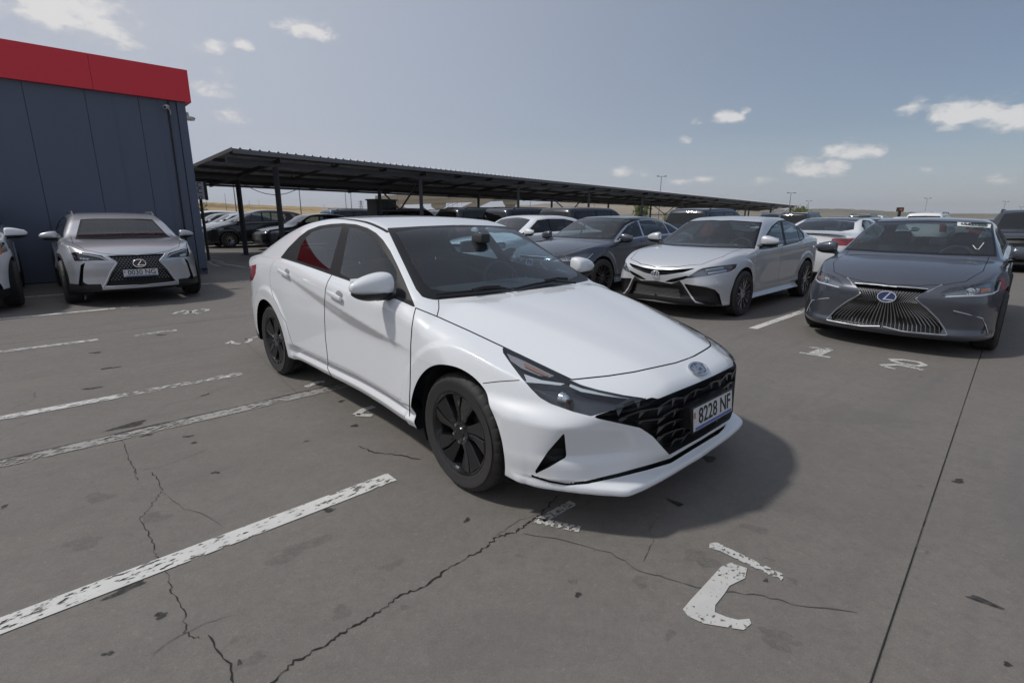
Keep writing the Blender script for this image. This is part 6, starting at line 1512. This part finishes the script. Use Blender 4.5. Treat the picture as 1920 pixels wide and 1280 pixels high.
UPOS = (gnd(155, 566)[:2]+gnd(349, 550)[:2])/2
fU = zq((100, 380), 6.4)
def ux_kit():
    S = Shell(UX, UPOS, UYAW, -1, .018); fr = lambda x, y, z: x > .1; w_ = lambda x, y, z: (x > -1.6) & (x < .15) & (z > .95)
    S.cut(['body'], S.pix(fU([(262, 441), (325, 200), (500, 192), (780, 192), (1250, 212), (1432, 436), (800, 442)]), w_), 'frit')
    S.cut(['frit'], S.pix(fU([(285, 428), (342, 212), (500, 205), (780, 205), (1235, 226), (1405, 422), (800, 428)]), w_), 'windshield')
    S.cut(['body'], S.side([(-.42, 1.02), (-.78, 1.15), (-1.06, 1.27), (-1.4, 1.33), (-1.9, 1.345), (-2.4, 1.33), (-2.9, 1.26), (-3.05, 1.16), (-2.9, 1.11), (-2.2, 1.07), (-1.4, 1.04)], .4), 'dlo')
    S.cut(['dlo'], S.side([(-.55, 1.03), (-.82, 1.14), (-1.08, 1.25), (-1.4, 1.305), (-1.46, 1.31), (-1.44, 1.055)], .4), 'front_window'); S.cut(['dlo'], S.side([(-1.52, 1.06), (-1.53, 1.315), (-1.9, 1.325), (-2.3, 1.315), (-2.42, 1.29), (-2.42, 1.09)], .4), 'rear_window')
    S.cut(['body'], S.rear([(-.1, 1.12), (.62, 1.10), (.55, 1.28), (-.1, 1.30)], -2.9), 'rear_screen')
    S.cut(['body'], S.plan([(-2.2, -.1), (-2.2, .40), (-1.42, .42), (-1.38, -.1)], 1.3), 'sunroof')
    S.cut(['body'], S.pix(fU([(213, 602), (250, 594), (340, 594), (580, 634), (665, 692), (560, 694), (256, 702), (232, 650)]), fr), 'headlight')
    S.cut(['body'], S.pix(fU([(640, 637), (800, 632), (1130, 630), (1130, 980), (820, 992), (628, 996), (640, 960), (690, 840), (765, 722)]), fr), 'grille')
    S.cut(['body'], S.pix(fU([(328, 748), (382, 715), (362, 800), (356, 948), (380, 965), (436, 988), (402, 1006), (308, 1002), (304, 960)]), fr), 'fog')
    S.cut(['body'], S.pix(fU([(150, 960), (225, 1012), (400, 1035), (600, 1045), (790, 1034), (1130, 1014), (1130, 1100), (400, 1110), (150, 1100)]), fr), 'clad')
    for xa in (0, -UX['wb']):
        q = np.sqrt((S.V[:, 0]-xa)**2+(S.V[:, 2]-UX['Rw'])**2)-(UX['Ra']+.05); S.cut(['body'], np.where(S.V[:, 1] > .55, q, np.maximum(np.abs(q), .05)), 'clad')
    S.cut(['body'], np.where(S.V[:, 1] > .5, S.V[:, 2]-.36, .05), 'clad')
    S.cut(['body'], S.rear([(-.1, .93), (.95, .93), (.95, 1.0), (-.1, .97)], -3.1), 'tail_lamp')
    S.cut(['body'], S.plan([(-.24, -.1), (-.40, .70), (.25, .72), (.60, .62), (.76, .45), (.84, .25), (.87, -.1)], .7), 'bonnet')
    S.seam(['body', 'bonnet'], lambda: S.planline([(-.40, .70), (.25, .72), (.60, .62), (.76, .45), (.84, .25), (.87, 0)], .7), .0035)
    S.cut(['body'], S.side([(-.42, 1.0), (-.46, .36), (-1.50, .36), (-1.46, 1.08)], .6), 'front_door'); S.cut(['body'], S.side([(-1.46, 1.08), (-1.50, .36), (-2.10, .36), (-2.2, .66), (-2.5, .85), (-2.55, 1.09)], .6), 'rear_door')
    for ln in ([(-.42, .98), (-.46, .36)], [(-1.46, 1.05), (-1.50, .36)]): S.seam(['body', 'front_door', 'rear_door'], lambda: S.sideline(ln, .6), .003)
    k = Kit(S); std_items(k); return k
KU = ux_kit()
wheel_meshes('suv', .343, .225, .232, 'plain', ALLOY, 48, ALLOYD)
SILV2 = paint('silver_crossover_paint', (.50, .51, .54), .6, .32, .02)
ux = thing('parked_car', 'silver crossover with a black meshed spindle grille and number plate 0030 NG', 'car', loc=(*UPOS, 0), rz=UYAW)
ux.matrix_basis = Matrix.Translation(ux.location) @ Matrix.Rotation(UYAW, 4, 'Z')
up = dress(ux, KU, 'suv', dict(paint=SILV2, trim=TRIM, side_glass=GP, rear_glass=GP, screen=GS, housing=HOUSD, clad=BLACK, roof=SILV2), (-.56, .86, 1.05, .21, .13), ((-1.34, .97), (-2.2, .99)), mirror_mat=SILV2)
for sg in (-1, 1):
    mb = MB(); mb.tube([(-1.12, sg*.585, KU.S.zsurf(-1.12, .585)), (-1.25, sg*.585, KU.S.zsurf(-1.25, .585)+.045), (-2.7, sg*.565, KU.S.zsurf(-2.7, .565)+.045), (-2.85, sg*.56, KU.S.zsurf(-2.85, .56))], .016, 8); mb.build('roof_rail', SATIN, ux, smooth=True)
def ux_extras():
    g = MB()
    for i in range(13):
        z = .745-.030*i
        for k in range(-16, 17):
            y = .044*k+(.022 if i % 2 else 0); hw = np.interp(z, [.36, .52, .62, .75], [.52, .42, .33, .45])
            if abs(y) > hw-.02 or z < .40: continue
            x = KU.S.xsurf(abs(y), z)-.018; s_ = .6 if z < .56 else 1.0
            g.add([(x, y-.016*s_, z+.004), (x+.008, y-.010*s_, z-.008), (x+.008, y+.010*s_, z-.008), (x, y+.016*s_, z+.004), (x-.004, y, z+.010)], [(0, 1, 2, 3, 4)])
    o = g.build('grille_mesh', pmat('mesh_silver', (.16, .16, .165), .3, .8), ux, fix=False); o['kind'] = 'stuff'
    for k in range(5):
        z = .375+.032*k; mb = MB(); ys = np.linspace(-.48+.02*k, .48-.02*k, 13); mb.tube([(KU.S.xsurf(abs(y), z)-.03, y, z) for y in ys], .006, 5); mb.build('grille_bar', BLACK, ux, smooth=True)
    for line, r, m_ in (([(765, 722), (690, 835), (640, 955), (600, 1020)], .016, SATIN), ([(600, 1012), (700, 1010), (860, 1000), (1002, 992)], .013, SATIN), ([(640, 640), (765, 720)], .010, SILV2)): on_patch(KU, ux, 'grille_trim', line, m_, r, .0, fU)
    on_patch(KU, ux, 'light_strip', [(300, 605), (430, 622), (560, 648), (640, 686)], WHL, .008, -.012, fU)
    for u, v in ((310, 668), (350, 670), (395, 672)):
        q, n = KU.S.hit(100+u/6.4, 380+v/6.4, -.03)
        for sg in (1, -1): mb = MB(); mb.lathe([(0, .015), (.018, .012), (.022, 0), (.022, -.02)], 14, 'x'); o = mb.build('projector', CHROME, ux, smooth=True); o.location = (q[0], q[1]*sg, q[2])
    z = .655; x = KU.S.xsurf(0, z)
    e = MB(); e.tube([(.082*math.cos(t), .058*math.sin(t), 0) for t in np.linspace(0, 2*math.pi, 33)], .0075, 6, False); o = e.build('badge', CHROME, ux, smooth=True); o.matrix_local = frame_from((x+.014, 0, z), (0, 1, 0), (-.05, 0, 1))
    b = MB(); b.prism([(.078*math.cos(t), .054*math.sin(t)) for t in np.linspace(0, 2*math.pi, 29)[:-1]], -.012, .0, 'z'); b.build('badge_field', GLOSSBLACK, o)
    l = MB(); l.prism([(.02, .046), (.034, .046), (-.012, -.024), (.06, -.024), (.06, -.034), (-.034, -.034)], .001, .008, 'z'); l.build('badge_letter', CHROME, o)
    plate(ux, (KU.S.xsurf(0, .51)+.02, 0, .51), .05, '0030 NG', .45, .112)
ux_extras()
mb = MB(); mb.box((0, -.17, 0), (.2, .17, .003)); p_ = mb.build('paper_sheet', PAPER); tag(p_, 'white paper sheet on the silver crossover dashboard', 'paper'); on_dash(p_, ux, -.58, .34, 1.0)
# ---------------------------------------------------------------- plain models for the rows behind
def gspec(L, W, H, wb, fo, hood, kind, Rw=.335):
    w = W/2; xr = -(L-fo)
    if kind == 'sedan': top = [(xr-.1, H*.66), (xr+.03, H*.73), (xr+.45, H*.775), (xr+.80, H*.86), (xr+1.25, H*.965), (xr+1.9, H), (-1.5, H*.995), (-1.1, H*.955), (-.72, H*.835), (-.35, hood+.06), (-.22, hood+.01), (.2, hood-.04), (fo*.6, hood-.11), (fo*.82, hood-.18), (fo*.97, hood-.28)]
    elif kind == 'mpv': top = [(xr-.1, H*.70), (xr+.05, H*.80), (xr+.35, H*.93), (xr+.9, H*.985), (xr+1.6, H), (-1.5, H*.99), (-1.1, H*.93), (-.6, H*.79), (-.15, hood+.07), (.0, hood+.02), (.3, hood-.05), (fo*.6, hood-.13), (fo*.82, hood-.21), (fo*.97, hood-.32)]
    else: top = [(xr-.1, H*.62), (xr+.03, H*.84), (xr+.18, H*.965), (xr+.6, H*.99), (xr+1.5, H), (-1.4, H*.995), (-1.08, H*.955), (-.75, H*.83), (-.42, hood+.07), (-.28, hood+.02), (.2, hood-.015), (fo*.6, hood-.05), (fo*.82, hood-.10), (fo*.97, hood-.22)]
    zb = hood+.03 if kind != 'suv' else hood+.01
    return dict(top=top, bow=[(-4.5, -.1), (-3, -.1), (-1.6, 0), (-.8, .16), (0, .2), (1, .24)], crown=[(-4, .06), (0, .05)],
        W=[(xr, w*.88), (xr+.35, w*.96), (xr+.8, w*.985), (-1.4, w*.99), (0, w*.985), (.3, w*.98), (.6, w*.96), (1, w*.92)], belt=[(xr, zb+.05), (xr+.9, zb+.06), (-1.4, zb+.03), (-.4, zb-.02), (0, zb-.05), (.9, zb-.13)],
        shoulder=[(-4, .03), (-.5, .03), (0, 0)], tumble=.42 if kind != 'suv' else .30, sect=[(.4, -.12, .05)], upslope=.08, zmid=.72,
        Fc=[(.1, fo-.08), (.25, fo-.01), (.45, fo), (hood-.32, fo), (hood-.22, fo-.03), (hood-.1, fo-.12)], FD=[(0, 0), (.2, .012), (.4, .05), (.55, .105), (.66, .18), (.74, .28), (.80, .40), (.86, .58), (.92, .85), (1.0, 1.3)],
        Bc=[(.1, xr+.1), (.4, xr+.01), (.8, xr), (1.0, xr+.03), (H*.85, xr+.12), (H, xr+.25)], BD=[(0, 0), (.4, .02), (.6, .05), (.72, .11), (.80, .2), (.88, .38), (.96, .7)],
        bot=[(xr, .30), (-2, .25), (0, .23), (.9, .22)], wb=wb, Rw=Rw, Ra=Rw+.055, flare=.014, wy=w*.975, kroof=.09, knose=.05, kbot=.025, kind=kind, hood=hood, H=H, fo=fo, xr=xr, w=w,
        cab=dict(dash=(-.64, hood, .68), front=-1.40, rear=-2.25, zs=.45, rvm=(-.92, 0, H*.86)))
def gkit(sp_, h=.034):
    S = Shell(sp_, (0, 0), 0, 1, h); H, hd, xr, fo, w, kind = sp_['H'], sp_['hood'], sp_['xr'], sp_['fo'], sp_['w'], sp_['kind']
    zt = H*.935; e = {'sedan': xr+.95, 'mpv': xr+.42, 'suv': xr+.32}[kind]; x0 = -.46 if kind != 'mpv' else -.18
    zb = hd+.035
    S.cut(['body'], S.side([(x0, zb), (x0-.36, H*.80), (-1.12, zt-.03), (-1.5, zt), (xr+1.7, zt), (e+.45 if kind == 'sedan' else e+.1, zt-.05), (e, H*.80), (e+.02, zb+.075), (-1.4, zb+.05)], .35), 'dlo')
    S.cut(['dlo'], S.side([(x0-.1, zb+.025), (x0-.40, H*.80), (-1.14, zt-.045), (-1.46, zt-.02), (-1.42, zb+.06)], .35), 'front_window')
    S.cut(['dlo'], S.side([(-1.50, zb+.065), (-1.52, zt-.02), (-2.28, zt-.022), (-2.36, zb+.08)], .35), 'rear_window')
    S.cut(['dlo'], S.side([(-2.42, zb+.085), (-2.36, zt-.025), (e+.46 if kind == 'sedan' else e+.14, zt-.07), (e+.05, H*.80), (e+.07, zb+.09)], .35), 'quarter')
    wsx = -.30 if kind != 'mpv' else -.05
    S.cut(['body'], S.plan([(wsx, -.1), (wsx-.14, .62), (-1.02, .52), (-1.12, -.1)], hd-.05), 'windshield')
    if kind == 'sedan': S.cut(['body'], S.plan([(xr+.62, -.1), (xr+.70, .52), (xr+1.22, .46), (xr+1.34, -.1)], hd), 'rear_screen')
    else: S.cut(['body'], S.rear([(-.1, H*.70), (w*.74, H*.70), (w*.62, H*.90), (-.1, H*.91)], xr+.7), 'rear_screen')
    S.cut(['body'], S.front([(.42, hd-.32), (.38, hd-.20), (.95, hd-.10), (.95, hd-.24)], .15), 'headlight')
    S.cut(['body'], S.front([(-.1, hd-.36), (.36, hd-.34), (.34, hd-.19), (-.1, hd-.17)], .2), 'grille'); S.cut(['body'], S.front([(-.1, .28), (.5, .30), (.44, .40), (-.1, .42)], .2), 'lower_grille'); S.cut(['body'], S.front([(.58, .32), (.78, .34), (.76, .44), (.6, .42)], .2), 'fog')
    S.cut(['body'], S.rear([(.44, .80), (.44, .96), (1, 1.0), (1, .80)] if kind != 'suv' else [(.66, .85), (.62, 1.25), (1, 1.25), (1, .85)], xr+.4), 'tail_lamp')
    S.cut(['body'], S.plan([(wsx+.04, -.1), (wsx-.12, .68), (.3, .70), (fo*.72, .55), (fo*.86, -.1)], hd-.25), 'bonnet')
    for ln in ([(-.42, hd), (-.46, .34)], [(-1.46, hd+.05), (-1.50, .34)], [(-2.30, .34), (-2.45, .7), (-2.55, hd+.05)]): S.seam(['body'], lambda: S.sideline(ln, .55), .004)
    if kind == 'suv': S.cut(['body'], np.where(S.V[:, 1] > .4, S.V[:, 2]-.34, .05), 'clad')
    k = Kit(S); std_items(k); return k
G_SED = gkit(gspec(4.75, 1.83, 1.45, 2.75, .95, .97, 'sedan')); G_SUV = gkit(gspec(4.75, 1.88, 1.72, 2.78, .95, 1.10, 'suv', .36)); G_MPV = gkit(gspec(4.45, 1.83, 1.60, 2.65, .93, 1.02, 'mpv', .325))
wheel_meshes('g_multi', .325, .215, .222, 'multi', ALLOY, 48, ALLOYD); wheel_meshes('g_plain', .335, .22, .225, 'plain', ALLOY, 32, ALLOYD); wheel_meshes('g_suv', .36, .235, .235, 'plain', ALLOYD, 32, ALLOYD)
PC = dict(black=paint('black_paint', (.008, .008, .010), 0, .3, .006), navy=paint('navy_paint', (.010, .015, .030), .2, .32, .008), char=paint('charcoal_paint', (.035, .037, .042), .35, .34, .012), white=WHITE2, silver=SILV2, grey=paint('mid_grey_paint', (.16, .165, .175), .5, .36, .04), maroon=paint('maroon_paint', (.07, .012, .014), .2, .34, .03), blue=paint('steel_blue_paint', (.05, .09, .15), .35, .34, .04))
def bg_car(kit, col, x, y, label, away=False, group=None, wkey=None, rails=False, detail=0, cat='car', yaw=None, gl=None):
    p = lot(x, y); rzz = (CYAW+(math.pi if away else 0)) if yaw is None else yaw
    t = thing('parked_car', label, cat, group, loc=(p[0], p[1], 0), rz=rzz); P = PC[col]; k = kit.S.S['kind']
    gw = gl or GP
    dress(t, kit, wkey or {'sedan': 'g_plain', 'suv': 'g_suv', 'mpv': 'g_multi'}[k], dict(paint=P, trim=TRIM, side_glass=gw, rear_glass=gw, screen=GS if detail else GP, housing=HOUS, clad=BLACK, roof=P), (-.52 if k != 'mpv' else -.42, kit.S.S['w']*.93, kit.S.S['hood']+.09, .23, .15), (), detail)
    if rails:
        for sg in (-1, 1):
            S = kit.S; yy = .60; mb = MB(); mb.tube([(-1.2, sg*yy, S.zsurf(-1.2, yy)-.01), (-1.32, sg*yy, S.zsurf(-1.32, yy)+.05), (-3.1, sg*yy, S.zsurf(-3.1, yy)+.05), (-3.25, sg*yy, S.zsurf(-3.25, yy)-.01)], .018, 6); mb.build('roof_rail', BLACK, t, smooth=True)
    return t
# white hatchback crossover cut by the frame edge, beside the silver crossover
hp = gnd(36, 574)[:2]-uh*.88
hv = thing('parked_car', 'white crossover with black lower cladding parked beside the silver crossover', 'car', loc=(*hp, 0), rz=UYAW)
dress(hv, G_SUV, 'suv', dict(paint=WHITE2, trim=TRIM, side_glass=GP, rear_glass=GP, screen=GS, housing=HOUS, clad=BLACK, roof=WHITE2), (-.56, .88, 1.10, .25, .15), (), 1)
for sg in (-1, 1): mb = MB(); mb.add(*rbox((.70, sg*.83, .90), (.16, .05, .12), .02, 3)); mb.build('turn_lamp', AMBER, hv, smooth=True)
# row of the silver sedan
bg_car(G_SED, 'white', -7.35, 5.5, 'white sedan with dark windows next to the slate blue sedan', detail=1, gl=GT)
# back-to-back row
bg_car(G_SUV, 'navy', -6.6, 17.0, 'dark navy estate behind the slate blue sedan', True, rails=True)
bg_car(G_SUV, 'black', -9.3, 13.6, 'large black off-roader with a maroon roof edge behind the white sedan roof', True)
bg_car(G_SUV, 'navy', -12.4, 13.8, 'navy off-roader with roof rails beside the large black off-roader', True, rails=True)
bg_car(G_SUV, 'char', 1.2, 18.2, 'charcoal off-roader behind the dusty dark grey sedan', False, rails=True)
bg_car(G_SUV, 'char', 4.2, 13.2, 'charcoal off-roader with its tail towards the dusty dark grey sedan', True)
bg_car(G_SUV, 'black', 7.0, 13.6, 'black off-roader parked beyond the charcoal one', True)
# under the carport
bg_car(G_MPV, 'black', -23.1, 3.85, 'black hatchback with silver many-spoked wheels under the carport edge', wkey='g_multi', gl=GT)
bg_car(G_SED, 'char', -20.2, 5.2, 'charcoal sedan between the two nearest carport posts', gl=GT)
for i, (c, lab) in enumerate((('silver', 'silver sedan beside the black hatchback'), ('grey', 'mid grey sedan two bays from the black hatchback'), ('white', 'white sedan three bays from the black hatchback'), ('silver', 'silver sedan furthest along the black hatchback row'))):
    bg_car(G_SED if i != 2 else G_MPV, c, -25.9-2.75*i, 3.8, lab)
cname = lambda c: {'char': 'charcoal', 'grey': 'mid grey', 'blue': 'steel blue'}.get(c, c)
kname = lambda k: {'sedan': 'sedan', 'suv': 'off-roader', 'mpv': 'hatchback'}[k.S.S['kind']]
def row_of(cars, y, where, group, rails=True):
    "a row of parked cars; each is told apart by its neighbours"
    for i, (k, c, x, yy, aw) in enumerate(cars):
        nb = [('%s %s' % (cname(cars[j][1]), kname(cars[j][0]))) for j in (i-1, i+1) if 0 <= j < len(cars)]
        lab = '%s %s %s %s' % (cname(c), kname(k), ('between %s and %s' % tuple(nb)) if len(nb) == 2 else 'at the end beside %s' % nb[0], where)
        bg_car(k, c, x, yy, lab, aw, group, rails=(rails and k is G_SUV))
row_of([(G_SUV, c, -14.2-2.75*i, 13.0+.3*(i % 2), i % 2 == 0) for i, c in enumerate(('black', 'navy', 'char', 'black', 'blue', 'char'))], 0, 'behind the carport', 'dark off-roaders behind the charcoal sedan')
rr = random.Random(5)
for row, (y, xs) in enumerate(((22.5, range(-9, 4)), (31.5, range(-10, 7)), (44, range(-8, 10)), (58, range(-6, 13)))):
    cars = []
    for k in xs:
        if rr.random() < .16: continue
        c = rr.choice(('black', 'navy', 'char', 'white', 'silver', 'grey', 'black', 'blue', 'white')); kt = rr.choice((G_SED, G_SUV, G_SED, G_MPV))
        if kt is G_SUV and y < 30: kt = G_SED
        cars.append((kt, c, k*2.75+rr.uniform(-.15, .15), y+rr.uniform(-.3, .3), rr.random() < .5))
    row_of(cars, y, 'in the %s far row' % ('first', 'second', 'third', 'fourth')[row], 'parked cars in the %s far row' % ('first', 'second', 'third', 'fourth')[row])
for o in list(bpy.data.objects):
    if o.name.split('.')[0] in ('shut_gaps', 'lower_trim', 'lower_grille', 'grille_mesh'):
        if o.parent is not None and o.name.startswith('shut_gaps'): o['kind'] = 'stuff'
